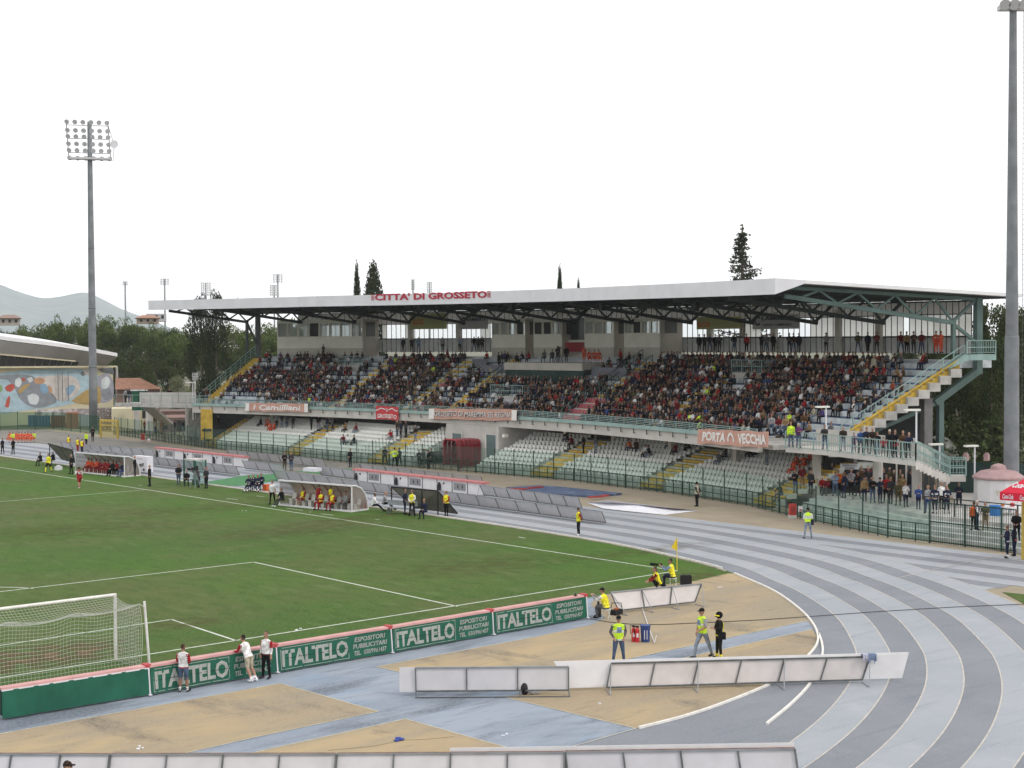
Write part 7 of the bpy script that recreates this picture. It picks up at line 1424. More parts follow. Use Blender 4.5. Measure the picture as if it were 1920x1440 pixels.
def joints(kind, arms='down', legs='together', lean=0.0, turn=0.0, look=0.0, twist=0.0, wid=1.13):
    """+Y is forwards, +X the figure's right hand side; lean in degrees, look turns the head"""
    J = {'sit': kind == 'sit', 'wid': wid}; l = rad(lean); S_ = lambda x: V((x, 0, 0))
    pz = .93 if kind == 'stand' else (.54 if kind == 'sit' else .42)
    if kind == 'crouch': pz = .38
    J['pel'] = V((0, 0, pz)); upv = V((0, math.sin(l), math.cos(l))); J['neck'] = J['pel']+upv*.53; 
    hl_ = l*.5; J['head'] = J['neck']+V((0, math.sin(hl_)*.15+.015, math.cos(hl_)*.155)); a = rad(look); J['hd'] = V((-math.sin(a), math.cos(a), 0))
    cs, sn = math.cos(rad(twist)), math.sin(rad(twist)); rx = V((cs, sn, 0))
    sc = J['pel']+upv*.475
    J['shR'], J['shL'] = sc+rx*.185, sc-rx*.185; fw = V((-sn, cs, 0))
    for s, m in (('R', 1), ('L', -1)):
        sh = J['sh'+s]; x = rx*m
        A = {'down': (V((0, -.02, -.29))+x*.05, V((0, .05, -.55))+x*.06), 'pockets': (V((0, -.10, -.26))+x*.09, V((0, .06, -.44))+x*.0), 'hips': (V((0, -.09, -.24))+x*.16, V((0, .03, -.42))+x*-.02),
             'crossed': (V((0, .08, -.27))+x*.05, V((0, .24, -.24))-x*.20), 'rail': (fw*.12+V((0, 0, -.26))+x*.05, fw*.38+V((0, 0, -.30))+x*-.02), 'lap': (fw*.10+V((0, 0, -.27))+x*.05, fw*.31+V((0, 0, -.36))-x*.07),
             'knees': (fw*.16+V((0, 0, -.24))+x*.08, fw*.38+V((0, 0, -.36))-x*.03), 'chin': (fw*.20+V((0, 0, -.24))-x*.02, fw*.25+V((0, 0, -.02))-x*.12), 'head': (fw*.08+V((0, 0, .10))+x*.20, fw*.10+V((0, 0, .26))-x*.06),
             'eyes': (fw*.22+V((0, 0, -.12))+x*.10, fw*.26+V((0, 0, .12))-x*.10), 'behind': (V((0, -.10, -.27))+x*.07, V((0, -.17, -.44))-x*.10), 'front': (fw*.02+V((0, 0, -.28))+x*.06, fw*.22+V((0, 0, -.42))-x*.10),
             'camera': (fw*.24+V((0, 0, -.20))+x*.03, fw*.48+V((0, 0, -.02))-x*.10), 'back': (V((0, -.14, -.26))+x*.06, V((0, -.30, -.45))+x*.04), 'up': (fw*.05+V((0, 0, .24))+x*.12, fw*.05+V((0, 0, .50))+x*.08)}[
             arms if isinstance(arms, str) else arms[0 if s == 'R' else 1]]
        J['el'+s], J['wr'+s] = sh+A[0], sh+A[1]
        hp = J['pel']+V((m*.095, 0, -.03)); J['hip'+s] = hp
        if kind == 'stand':
            kx, ax, ky, ay = {'together': (.09, .09, 0, -.01), 'apart': (.15, .20, 0, -.01), 'walk': (.09, .08, .20*m, .30*m), 'relaxed': (.11, .13, .03 if m > 0 else -.01, .05 if m > 0 else -.02), 'leanback': (.10, .12, -.05, -.25)}[legs]
            J['kn'+s] = V((m*kx, ky+(.02), .50+(-.02 if legs == 'walk' and m > 0 else 0))); J['an'+s] = V((m*ax, ay if legs != 'walk' or m > 0 else -.33, .095 if not (legs == 'walk' and m < 0) else .13)); J['ft'+s] = V((m*.22, 1, 0)).normalized()
        elif kind == 'sit':
            if legs == 'stretched': kx, ky, kz, ax, ay, az = .12, .38, .50, .12, .78, .12
            elif legs == 'high': kx, ky, kz, ax, ay, az = .13, .36, .62, .12, .42, .2
            else: kx, ky, kz, ax, ay, az = .14, .42, .52, .13, .42+(.06 if m > 0 else -.04), .085
            J['kn'+s] = V((m*kx, ky, kz)); J['an'+s] = V((m*ax, ay, az)); J['ft'+s] = V((m*.2, 1, 0)).normalized()
        else:
            J['kn'+s] = V((m*.15, .30, .52)); J['an'+s] = V((m*.13, .05, .09)); J['ft'+s] = V((m*.2, 1, 0)).normalized()
    if twist: J['hd'] = Matrix.Rotation(rad(twist+look), 3, 'Z')@V((0, 1, 0))
    return J
SLOT = ['skin', 'hair', 'top', 'sleeve', 'fore', 'legs', 'shin', 'shoe', 'hem', 'cuff', 'band', 'wrist']
_body = {}
def body_mesh(key, hero):
    k = (key, hero)
    if k in _body: return _body[k]
    J = joints(*key[:1], **dict(key[1])) ; mb, tags = body_src(J, hero == 2)
    me = mb.mesh('src', PAL['skin']); o = bpy.data.objects.new('src', me); COL.objects.link(o)
    m = o.modifiers.new('r', 'REMESH'); m.mode = 'VOXEL'; m.voxel_size = {2: .0125, 1: .026, 0: .045}[hero]
    if hero < 2: m = o.modifiers.new('s', 'SMOOTH'); m.factor = .5; m.iterations = 1
    if hero < 2: m = o.modifiers.new('d', 'DECIMATE'); m.ratio = {1: .30, 0: .32}[hero]
    dg = bpy.context.evaluated_depsgraph_get(); dg.update(); ev = bpy.data.meshes.new_from_object(o.evaluated_get(dg)); ev.name = 'figure'
    bpy.data.objects.remove(o); bpy.data.meshes.remove(me); ev.materials.clear()
    for s in SLOT: ev.materials.append(PAL['skin'])
    kd = kdtree.KDTree(len(mb.v))
    for i, v in enumerate(mb.v): kd.insert(v, i)
    kd.balance(); mi = [tags[kd.find(p.center)[1]] for p in ev.polygons]; ev.polygons.foreach_set('material_index', mi)
    if hero: ev.polygons.foreach_set('use_smooth', [True]*len(mi))
    ev.update(); _body[k] = (ev, J); return _body[k]
def outfit(**k):
    d = dict(skin='skin', hair='hbrown', top='black', legs='jeans', shoe='black'); d.update(k)
    d.setdefault('sleeve', d['top']); d.setdefault('fore', d['sleeve']); d.setdefault('shin', d['legs']); d.setdefault('hem', d['top']); d.setdefault('band', d['top']); d.setdefault('cuff', d['shin']); d.setdefault('wrist', d['fore']); return d
NP = [0]
def place(ob, p, heading, h): ob.location = p; s = h/1.75; ob.scale = (s, s, s); ob.rotation_euler = (0, 0, rad(heading-90))
def person(p, heading, label, pose, of, h=1.75, group=None, hero=1, extra=None, cat='person'):
    me, J = body_mesh(pose, hero); of = outfit(**of)
    ob = bpy.data.objects.new('person', me); COL.objects.link(ob)
    for i, s in enumerate(SLOT): ob.material_slots[i].link = 'OBJECT'; ob.material_slots[i].material = PAL[of[s]]
    place(ob, p, heading, h); ob['label'] = label; ob['category'] = cat
    if group: ob['group'] = group
    ORG[ob.name] = (0, 0, 0); NP[0] += 1
    for e in (extra or ()):                       # worn or attached parts in figure space
        mb = MB(); H, hx = J['head'], J['hd']; hr_ = math.atan2(hx.y, hx.x)-math.pi/2
        if e[0] == 'cap': mb.ell(H+V((0, 0, .045))-hx*.012, .092, .105, .085, 12, 6, rot=hr_); mb.hexa([H+hx*.06+V((hx.y, -hx.x, 0))*s_+V((0, 0, .035)) for s_ in (-.06, .06)]+[H+hx*.165+V((hx.y, -hx.x, 0))*s_+V((0, 0, .025)) for s_ in (.05, -.05)], [H+hx*.06+V((hx.y, -hx.x, 0))*s_+V((0, 0, .05)) for s_ in (-.06, .06)]+[H+hx*.165+V((hx.y, -hx.x, 0))*s_+V((0, 0, .037)) for s_ in (.05, -.05)])
        elif e[0] == 'helmet': mb.ell(H+V((0, 0, .03))-hx*.01, .125, .14, .135, 14, 9, rot=hr_); mb.tube([H+V((hx.y, -hx.x, 0))*.12*math.cos(a)+hx*.15*math.sin(a)+V((0, 0, -.01)) for a in (0, .8, 1.57, 2.3, 3.14)], .018, 5)
        elif e[0] == 'visor': mb.tube([H+V((hx.y, -hx.x, 0))*.125*math.cos(a)+hx*.145*math.sin(a)+V((0, 0, .02)) for a in (.3, .9, 1.57, 2.2, 2.8)], .022, 5)
        elif e[0] == 'glasses': [mb.box(H+hx*.094+V((hx.y, -hx.x, 0))*s_*.032+V((0, 0, .005)), .045, .01, .028, hr_) for s_ in (-1, 1)]; mb.bar(H+hx*.096-V((hx.y, -hx.x, 0))*.02+V((0, 0, .02)), H+hx*.096+V((hx.y, -hx.x, 0))*.02+V((0, 0, .02)), .008)
        elif e[0] == 'badge': N_ = J['neck']; c = lerp(J['pel'], N_, .62)+V((0, e[2] if len(e) > 2 else .135, 0)); w_, h_ = (e[3] if len(e) > 3 else (.15, .2)); mb.hexa([c+V((-w_/2, -.02, -h_/2)), c+V((w_/2, -.02, -h_/2)), c+V((w_/2, .006, -h_/2)), c+V((-w_/2, .006, -h_/2))], [c+V((-w_/2, -.02, h_/2)), c+V((w_/2, -.02, h_/2)), c+V((w_/2, .006, h_/2)), c+V((-w_/2, .006, h_/2))])
        elif e[0] == 'eyes': [mb.box(H+hx*.089+V((hx.y, -hx.x, 0))*s_*.030+V((0, 0, .008)), .02, .008, .010, hr_) for s_ in (-1, 1)]; mb.box(H+hx*.092+V((0, 0, -.052)), .04, .008, .008, hr_)
        elif e[0] == 'bag': c = J['hipR' if e[2] > 0 else 'hipL']+V((.14*e[2], -.02, -.12)); mb.box(c, .12, .26, .26); mb.tube([c+V((0, 0, .26)), J['pel']+V((0, .12, .25)), J['shL' if e[2] > 0 else 'shR']+V((0, 0, .06))], .015, 4)
        elif e[0] == 'rucksack': c = lerp(J['pel'], J['neck'], .55)+V((0, -.2, -.1)); mb.ell(c+V((0, 0, .05)), .14, .10, .22, 10, 7)
        elif e[0] == 'number': 
            c = lerp(J['pel'], J['neck'], .66)+V((0, -.135, 0)); put_text(mb, e[2], lambda x, y, z: c+V((-x, -z*.2, y)), .3, 0, width=.22, height=.22, extr=.01, bold=.03)
        elif e[0] == 'lens':
            c = lerp(J['wrR'], J['wrL'], .5)+V((0, .02, .04)); mb.box(c-V((0, .02, .05)), .14, .09, .1); mb.tube([c, c+V((0, .25, 0)), c+V((0, .26, 0)), c+V((0, .50, .0))], [.045, .05, .062, .07], 10); mb.tube([c+V((0, .2, 0)), V((c.x, c.y+.2, .05-(p.z if False else 0)))], .014, 6)
        elif e[0] == 'stool':
            z_ = J['pel'].z-.12; mb.box((0, 0, z_-.03), .34, .3, .03)
            for a, b in ((-1, -1), (1, -1), (1, 1), (-1, 1)): mb.tube([V((a*.15, b*.13, z_-.02)), V((-a*.17, b*.15, .0))], .012, 4)
        elif e[0] == 'chair': mb.box((0, 0, .40), .42, .4, .04); mb.box((0, -.22, .45), .40, .04, .4); [mb.bar((a*.18, b*.18, 0), (a*.18, b*.18, .4), .03, .03, up=(1, 0, 0)) for a in (-1, 1) for b in (-1, 1)]
        elif e[0] == 'stripes': [mb.tube([lerp(J['pel'], J['neck'], .9)+V((s_*.08, .10, 0)), lerp(J['pel'], J['neck'], .75)+V((s_*.085, .135, 0)), lerp(J['pel'], J['neck'], .2)+V((s_*.085, .115, 0))], .018, 4) for s_ in (-1, 1)]
        elif e[0] == 'bstripe': [mb.tube([lerp(J['pel'], J['neck'], .85)+V((s_*.08, -.125, 0)), lerp(J['pel'], J['neck'], .15)+V((s_*.085, -.13, 0))], .018, 4) for s_ in (-1, 1)]
        o = bpy.data.objects.new({'eyes': 'face_features', 'badge': 'print', 'number': 'shirt_number', 'lens': 'camera_lens', 'stripes': 'braces_stripes', 'bstripe': 'back_stripes'}.get(e[0], e[0]), mb.mesh(e[0], PAL[e[1]])); COL.objects.link(o); o.parent = ob
    return ob
def ps(kind='stand', **k): return (kind, tuple(sorted(k.items())))
TOCAM, TOPITCH, AWAY = 226, 182, 46
# ---- foreground figures
HV = dict(top='hivis', hem='hivis', band='silver')
person(G(1160, 1247), 235, 'steward in yellow vest, grey shirt and jeans with hands in pockets, behind the long board', ps(arms='pockets', legs='apart', look=-20), dict(HV, sleeve='grey', fore='grey', legs='jeans', hair='hblack', hem='silver', band='silver'), 1.84, None, 2, (('cap', 'black'), ('glasses', 'black'), ('badge', 'lblue', .15, (.17, .2)), ('eyes', 'dbrown')))
person(G(1318, 1234), 168, 'steward in yellow vest, black cap and pale jeans walking towards the left', ps(arms=('down', 'front'), legs='walk', lean=4), dict(HV, sleeve='lgrey', fore='skin', wrist='skin', legs='pjeans', hair='hblack', shoe='char', hem='hivis', band='silver'), 1.90, None, 2, (('cap', 'black'), ('badge', 'lblue', .15, (.16, .17)), ('eyes', 'dbrown')))
person(G(1349, 1236), 150, 'firefighter in black uniform with yellow bands and dark helmet, arms folded', ps(arms='crossed', legs='relaxed', look=10), dict(top='fire', legs='fire', hem='yellow', cuff='yellow', hair='hblack', wrist='fire', fore='fire'), 1.76, None, 2, (('helmet', 'black'), ('visor', 'yellow'), ('bstripe', 'yellow'), ('bag', 'black', -1), ('eyes', 'dbrown')))
person(G(344, 1298), 35, 'ball boy in white bib with red sleeves and denim shorts watching by the green board', ps(arms=('front', 'front'), legs='relaxed', look=10), dict(top='white', sleeve='red', fore='red', wrist='skin', legs='jeans', shin='skin2', cuff='white', hair='hbrown', hem='red'), 1.66, 'ball boys along the pitch', 2, (('eyes', 'dbrown'),))
person(G(467, 1277), 105, 'ball boy in white bib and pale shorts leaning over the green board', ps(arms='rail', legs='leanback', lean=28), dict(top='white', sleeve='red', fore='red', wrist='skin', legs='cream', shin='skin', cuff='white', shoe='white', hair='hblack'), 1.68, 'ball boys along the pitch', 2)
person(G(500, 1272), 200, 'ball boy in white bib, black trousers and dark hair looking down at the ball', ps(arms='down', legs='relaxed', look=15), dict(top='white', sleeve='red', fore='white', wrist='skin', legs='black', hair='hbrown', shoe='char', hem='dred'), 1.68, 'ball boys along the pitch', 2, (('eyes', 'dbrown'),))
person(G(1137, 1160), 110, 'photographer in yellow bib sitting on a folding stool, seen from behind', ps('sit', arms='camera', lean=18), dict(top='yellow', sleeve='white', fore='lgrey', legs='grey', hair='hblack', hem='yellow'), 1.75, None, 2, (('stool', 'silver'), ('cap', 'black'), ('bstripe', 'yellow')))
person(G(1262, 1100), 120, 'photographer in yellow bib with long lens on a stool below the corner flag', ps('sit', arms='camera', lean=12), dict(top='yellow', sleeve='lblue', fore='lblue', wrist='skin', legs='navy', hair='hblack'), 1.78, None, 2, (('stool', 'silver'), ('lens', 'black')))
person(G(1236, 1108), 140, 'photographer in yellow bib over red shirt crouching behind the leaning corner board', ps('crouch', arms='knees', lean=20), dict(top='yellow', sleeve='dred', fore='red', wrist='skin', legs='black', hair='hbrown'), 1.75, None, 2, (('bag', 'black', 1),))
cb = G(126, 1424+17, 1.72-.11) if False else None
d_ = ray(126, 1431); p_ = CAM+d_*(35.4/math.hypot(d_.x, d_.y)); person(V((p_.x, p_.y, p_.z-1.72)), 330, 'man in dark cap and sunglasses, only his head showing before the nearest board', ps(arms='down', look=-10), dict(top='char', hair='hblack'), 1.78, None, 2, (('cap', 'dbrown'), ('glasses', 'black')))
# ---- on the pitch side
person(G(1085, 1004), 150, 'ball boy in yellow bib and black trousers alone on the track edge', ps(arms='behind', legs='apart', look=60), dict(top='yellow', sleeve='red', fore='red', wrist='skin', legs='black', shoe='white', hair='hbrown'), 1.72, 'ball boys along the pitch', 1, (('cap', 'dbrown'),))
person(G(1515, 1010), 50, 'steward in yellow vest and jeans standing on the track, seen from behind', ps(arms='front', legs='apart'), dict(HV, sleeve='white', fore='hivis', legs='pjeans', hair='hblack', hem='char'), 1.88, None, 1, (('cap', 'black'), ('bag', 'navy', 1)))
person(G(1307, 950), 100, 'man in cream gilet over black with a cap beside the fence', ps(arms='behind', legs='together', look=30), dict(top='gilet', sleeve='black', legs='black', hair='hblack', hem='gilet'), 1.80, None, 1, (('cap', 'black'),))
person(G(149, 916), 75, 'footballer in red kit with the number 28 running on the pitch, seen from behind', ps(arms=('down', 'hips'), legs='walk', lean=3), dict(top='red', sleeve='white', fore='skin', wrist='skin', legs='red', shin='skin', cuff='red', shoe='white', hair='hblack'), 1.80, None, 1, (('number', 'white', '28'),))
person(G(91, 886), 200, 'linesman in yellow shirt and yellow socks by the far touchline', ps(arms='down', legs='walk'), dict(top='yellow', legs='black', shin='yellow', hair='hblack', fore='yellow'), 1.78, None, 1)
person(G(134, 889), 190, 'coach in black suit and tie at the left end of the far dugout', ps(arms='pockets', legs='relaxed'), dict(top='black', legs='black', hair='hgrey'), 1.82, None, 1, (('badge', 'white', .13, (.06, .22)),))
person(G(253, 893), 170, 'bald man in black suit beside the large white box', ps(arms='crossed', legs='together'), dict(top='black', legs='black', hair='skin'), 1.85, None, 1, (('badge', 'dred', .13, (.05, .22)),))
person(G(281, 912), 165, 'bald man in black suit walking alone between the dugouts', ps(arms='down', legs='apart'), dict(top='black', legs='black', hair='skin'), 1.80, None, 1)
person(G(335, 909), 240, 'man in dark jacket and jeans left of the green booth', ps(arms='front', legs='together'), dict(top='black', legs='jeans', hair='hblack'), 1.76, None, 1)
person(G(350, 911), 240, 'man in black suit sitting inside the green booth', ps('sit', arms='lap'), dict(top='black', legs='black', hair='hgrey'), 1.76, None, 1)
person(G(373, 914), 165, 'cameraman bent behind a television camera on a tripod', ps(arms='camera', legs='together', lean=12), dict(top='grey', legs='char', hair='hblack'), 1.76, None, 1)
person(G(387, 916), 200, 'man in dark jacket and pink cap beside the television camera', ps(arms='front', legs='together'), dict(top='char', legs='black', hair='hbrown'), 1.78, None, 1, (('cap', 'pink'),))
cp = G(366, 915); t = thing('tv_camera', 'television camera on a pale tripod by the green booth', 'camera', cp); mb = MB(); c = cp+V((0, 0, 1.45)); mb.box(c, .5, .22, .26, 2.6); mb.tube([c+V((-.2, .1, .13)), c+V((-.55, .3, .13))], [.07, .1], 8); mb.box(c+V((.1, -.1, .26)), .2, .15, .12); part('camera_body', mb, M_black, t)
for a in (0, 2.1, 4.2): mb = MB(); mb.tube([cp+V((0, 0, 1.45)), cp+V((.5*math.cos(a), .5*math.sin(a), 0))], .03, 5); part('tripod_leg', mb, M_galv, t)
person(G(511, 946), 215, 'man in white shirt and black trousers with back to the near dugout end', ps(arms='down', legs='apart'), dict(top='white', legs='black', hair='hblack', fore='skin', wrist='skin'), 1.80, None, 1)
for i, (px, py, c) in enumerate(((468, 922, 'left front with legs stretched'), (476, 919, 'second from the left'), (484, 921, 'third, in the middle'), (490, 918, 'rightmost, next to the orange box'))):
    person(G(px, py), 215+8*i, 'officer in dark uniform with white bands by the dugout, %s' % c, ps('sit', arms=('lap', 'chin', 'lap', 'crossed')[i], lean=14, legs='stretched' if i in (0, 2) else 'normal'), dict(top='navy', legs='navy', band='white', cuff='white', wrist='white', hair=('hblack', 'hgrey', 'hbrown', 'hbrown')[i]), 1.78, 'officers seated left of the near dugout', 1, (('chair', 'black'),))
def dug(D, u, d, pose, of, lab, hd_=None, grp=None): 
    _, a, b, run, dn = D; p_ = a.lerp(b, u)+dn*d; person(p_, (hd_ or 190), lab, pose, of, 1.76, grp, 1)
dug(D1, .08, -.2, ps('sit', arms='lap', lean=10, legs='stretched'), dict(top='black', legs='char', hair='hblack', shoe='white'), 'man in black jacket seated in the left mouth of the near dugout, legs out')
dug(D1, .245, .7, ps('sit', arms='lap'), dict(top='yellow', sleeve='red', fore='red', legs='red', shin='skin', hair='hblack'), 'substitute in yellow bib sitting alone, leftmost in the near dugout', grp='substitutes in the near dugout')
dug(D1, .53, .25, ps(arms='down'), dict(top='red', legs='red', hair='hblack'), 'substitute in red tracksuit standing under the near dugout roof', grp='substitutes in the near dugout')
dug(D1, .60, -.05, ps('sit', arms='crossed', lean=-4), dict(top='yellow', sleeve='red', fore='red', legs='red', hair='hblack'), 'substitute in yellow bib, left of three together in the near dugout', grp='substitutes in the near dugout')
dug(D1, .68, .45, ps('stand', arms='front', lean=10), dict(top='yellow', sleeve='red', fore='red', legs='grey', hair='hblack'), 'substitute in yellow bib stooping behind the other two in the near dugout', grp='substitutes in the near dugout')
dug(D1, .745, .05, ps('sit', arms='lap', lean=-4), dict(top='yellow', sleeve='red', fore='red', legs='red', hair='hblack'), 'substitute in yellow bib, right of three together in the near dugout', grp='substitutes in the near dugout')
dug(D1, .83, .7, ps('sit', arms='lap'), dict(top='lgrey', legs='grey', hair='hblack'), 'player in pale top seated near the right end of the near dugout', grp='substitutes in the near dugout')
for k in range(8):
    dug(D2, .15+.085*k, .7, ps('sit', arms=('lap', 'crossed')[k % 2], lean=(4, 14)[k % 2]), dict(top='neon' if k < 3 else 'red', legs='red' if k < 6 else 'black', hair='hblack'), 'player in %s sitting in the far dugout, %s from the left' % ('orange red' if k < 3 else 'red', ['first', 'second', 'third', 'fourth', 'fifth', 'sixth', 'seventh', 'eighth'][k]), grp='players in the far dugout')
dug(D2, .72, .3, ps('sit', arms='lap'), dict(top='black', legs='black', hair='hbrown'), 'man in black suit seated right of the red players in the far dugout')
dug(D2, .93, .3, ps('sit', arms='lap', lean=8), dict(top='navy', legs='blue', hair='hblack'), 'man in navy tracksuit at the right end of the far dugout')
P1 = [(77, 873, 'sit', 'black', 'black', 'hblack', 'man in black seated left of the linesman by the far dugout', 1.7), (101, 871, 'sit', 'black', 'dbrown', 'hbrown', 'man in black seated right of the linesman under the tipped screen', 1.7),
      (699, 960, 'sitx', 'white', 'black', 'hblack', 'man in white shirt sitting low with folded legs on the steel bench', 1.75), (719, 957, 'sitx', 'lgrey', 'black', 'skin', 'man in pale grey jumper sitting with legs out on the steel bench', 1.75),
      (759, 965, 'st', 'navy', 'navy', 'hblack', 'man in navy tracksuit standing in front of the tipped screen', 1.80), (773, 968, 'st', 'yellow', 'black', 'hblack', 'man in yellow bib with white sleeves talking in front of the tipped screen', 1.82),
      (797, 972, 'sit', 'navy', 'navy', 'hblond', 'man in navy tracksuit sitting with chin in hand by the tipped screen', 1.75), (837, 968, 'st', 'yellow', 'black', 'hblack', 'ball boy in yellow bib with red sleeves by the right end of the tipped screen', 1.75),
      (5, 851, 'st', 'black', 'black', 'hblack', 'man in black at the far left edge of the track', 1.76), (25, 852, 'st', 'black', 'black', 'hblack', 'man in dark suit with legs apart on the far left track', 1.80),
      (534, 882, 'st', 'black', 'olive', 'hblack', 'left one of two men in dark jackets behind the grey boards', 1.76), (546, 883, 'st', 'char', 'jeans', 'hbrown', 'right one of two men behind the grey boards, in jeans', 1.76),
      (657, 876, 'st', 'black', 'black', 'hblack', 'man in black with raised hand alone at the fence', 1.80), (722, 872, 'st', 'black', 'black', 'hbrown', 'man in black left of the steward in yellow by the fence', 1.84), (749, 874, 'st', 'char', 'black', 'hblack', 'man in black right of the steward in yellow by the fence', 1.80),
      (786, 877, 'st', 'black', 'black', 'hblack', 'leftmost of four men in dark clothes left of the red tunnel', 1.76), (795, 876, 'st', 'grey', 'grey', 'hbrown', 'man in grey suit, second of four left of the red tunnel', 1.78), (803, 879, 'st', 'black', 'black', 'hblack', 'third of four men in black left of the red tunnel', 1.80), (809, 877, 'st', 'black', 'black', 'hblack', 'tallest of four men in black, nearest the red tunnel', 1.90),
      (174, 828, 'st', 'black', 'black', 'hblack', 'steward in dark clothes under the yellow gate at the far left', 1.85), (271, 812, 'st', 'brick', 'black', 'hwhite', 'person with white hair under the left walkway', 1.7), (291, 814, 'st', 'cream', 'jeans', 'hbrown', 'man in cream top with hands on hips under the left walkway', 1.76),
      (304, 814, 'st', 'tan', 'tan', 'hbrown', 'man in tan clothes under the left walkway stair', 1.78), (328, 815, 'st', 'black', 'jeans', 'hblack', 'man in black jacket and jeans under the left walkway', 1.80), (343, 815, 'st', 'navy', 'pjeans', 'hblack', 'man in navy jacket and pale jeans by the round column', 1.76)]
for (px, py, k, tp, lg, hr, lab, h) in P1:
    z = .9 if 255 < px < 350 else 0.0; pose = {'sit': ps('sit', arms='lap', lean=10), 'sitx': ps('sit', arms='lap', lean=16, legs='stretched'), 'st': ps(arms=('down', 'front', 'crossed', 'pockets')[px % 4], legs=('together', 'relaxed', 'apart')[px % 3])}[k]
    o = dict(top=tp, legs=lg, hair=hr)
    if 'bib' in lab: o.update(sleeve='red' if 'red' in lab else 'white')
    person(G(px, py, z), {0: 150, 1: 200, 2: 240, 3: 320}[px % 4], lab, pose, o, h, None, 1)
person(G(740, 875), 45, 'steward in bright yellow vest seen from behind at the fence', ps(arms='hips', legs='apart'), dict(HV, legs='black', hair='hblack'), 1.84, None, 1, (('badge', 'lblue', -.13, (.14, .12)),))
person(G(842, 868, .1), 200, 'man in pale blue jacket standing in the mouth of the red tunnel, left', ps(arms='down'), dict(top='lgrey', legs='navy', hair='hblack'), 1.78, None, 1)
person(G(853, 869, .1), 170, 'man in pale jacket standing in the mouth of the red tunnel, right', ps(arms='crossed'), dict(top='grey', legs='navy', hair='hbrown'), 1.78, None, 1)
for i, (px, py, c, b) in enumerate(((129, 843, 'yellow', 'red'), (146, 848, 'yellow', 'red'), (154, 851, 'yellow', 'navy'), (162, 836, 'hivis', 'black'))):
    person(G(px, py), 200, ['ball boy in yellow bib and red trousers, leftmost of four at the far boards', 'ball boy in yellow bib and red trousers, second of four at the far boards', 'ball boy in yellow bib and navy trousers, third of four at the far boards', 'steward in yellow vest, rightmost of four at the far boards'][i], ps(arms='down'), dict(top=c, sleeve='red' if i < 3 else 'hivis', legs=b, hair='hblack'), 1.66, None, 1)
for i in range(9):
    person(G(20+5.6*i, 829+(i % 2)), 200+10*(i % 3), 'paramedic in red overalls sitting low at the far left fence, %s from the left' % ['first', 'second', 'third', 'fourth', 'fifth', 'sixth', 'seventh', 'eighth', 'ninth'][i], ps('sit', arms=('lap', 'knees')[i % 2], lean=12), dict(top='neon' if i not in (1, 8) else 'hivis', legs='neon', band='silver', cuff='silver', hair='hblack'), 1.75, 'paramedics at the far left fence', 1)
# ---- people on the right walkway
RW = [(1483, 841, 'hivis', 'jeans', 'hblack', 226, 'steward in yellow vest on the walkway beside the PORTA VECCHIA banner', 'down', 1.78), (1497, 842, 'purple', 'jeans', 'hwhite', 236, 'white haired man in purple jumper on the walkway next to the steward', 'crossed', 1.72), (1547, 845, 'char', 'jeans', 'hbrown', 200, 'woman in dark jacket alone on the walkway below the lamp post', 'rail', 1.70),
      (1581, 848, 'dbrown', 'pjeans', 'hgrey', 215, 'woman in brown jacket and pale jeans on the walkway', 'rail', 1.68), (1601, 850, 'purple', 'purple', 'hblack', 215, 'child in purple at the walkway rail', 'rail', 1.32), (1614, 852, 'blue', 'char', 'hblack', 200, 'person in blue jacket at the walkway rail behind the child', 'down', 1.62), (1624, 853, 'navy', 'char', 'hblack', 230, 'man in navy jacket leaning on the middle of the walkway rail', 'rail', 1.76),
      (1636, 854, 'dbrown', 'char', 'hgrey', 215, 'man in brown jacket with white shirt at the walkway rail', 'rail', 1.78), (1645, 855, 'black', 'jeans', 'hbrown', 215, 'boy in black jacket at the walkway rail', 'rail', 1.50), (1656, 857, 'red', 'black', 'hblack', 220, 'child in red jacket at the walkway rail', 'rail', 1.25), (1668, 859, 'black', 'char', 'hwhite', 215, 'white haired man in black suit at the walkway rail', 'rail', 1.76), (1677, 860, 'black', 'char', 'hbrown', 235, 'man in black coat holding a red jacket at the walkway rail', 'rail', 1.76),
      (1693, 861, 'brown', 'olive', 'hblond', 215, 'blond man in brown jacket near the end of the walkway', 'rail', 1.74), (1703, 862, 'navy', 'char', 'hgrey', 225, 'bald man in navy jacket bending over the rail at the walkway end', 'rail', 1.68)]
for (px, py, tp, lg, hr, hd_, lab, ar, h) in RW:
    p_ = G(px, py-1.5, zW); v = V((p_.x-CAM.x, p_.y-CAM.y, 0)).normalized(); person(p_+v*.30, hd_, lab, ps(arms=ar, legs='relaxed', lean=22 if 'bending' in lab else (10 if ar == 'rail' else 0)), dict(top=tp, legs=lg, hair=hr), h, 'people on the right walkway', 1)
p_ = G(1677, 848, zW+.5); person(G(1679, 858, zW)+v*.15, 225, 'woman in red jacket bending over the walkway rail in front of the man in black', ps(arms='rail', legs='relaxed', lean=20), dict(top='red', legs='char', hair='hblack'), 1.2, 'people on the right walkway', 1)
for i, (px, py, tp) in enumerate(((1460, 806, 'dred'), (1447, 803, 'lgrey'), (1473, 806, 'tan'), (1508, 800, 'brown'))):
    person(CY(px, py+6, 133.5)*1.0, 215, ['person in red jacket seated on the parapet edge by the PORTA VECCHIA banner, middle', 'person in pale jacket with legs stretched, left above PORTA VECCHIA', 'person with yellow scarf seated right above PORTA VECCHIA', 'man in brown jacket sitting with his back to the walkway'][i], ps('sit', arms='lap', lean=8, legs='stretched' if i == 1 else 'normal'), dict(top=tp, legs='jeans', hair='hblack'), 1.7, None, 1)
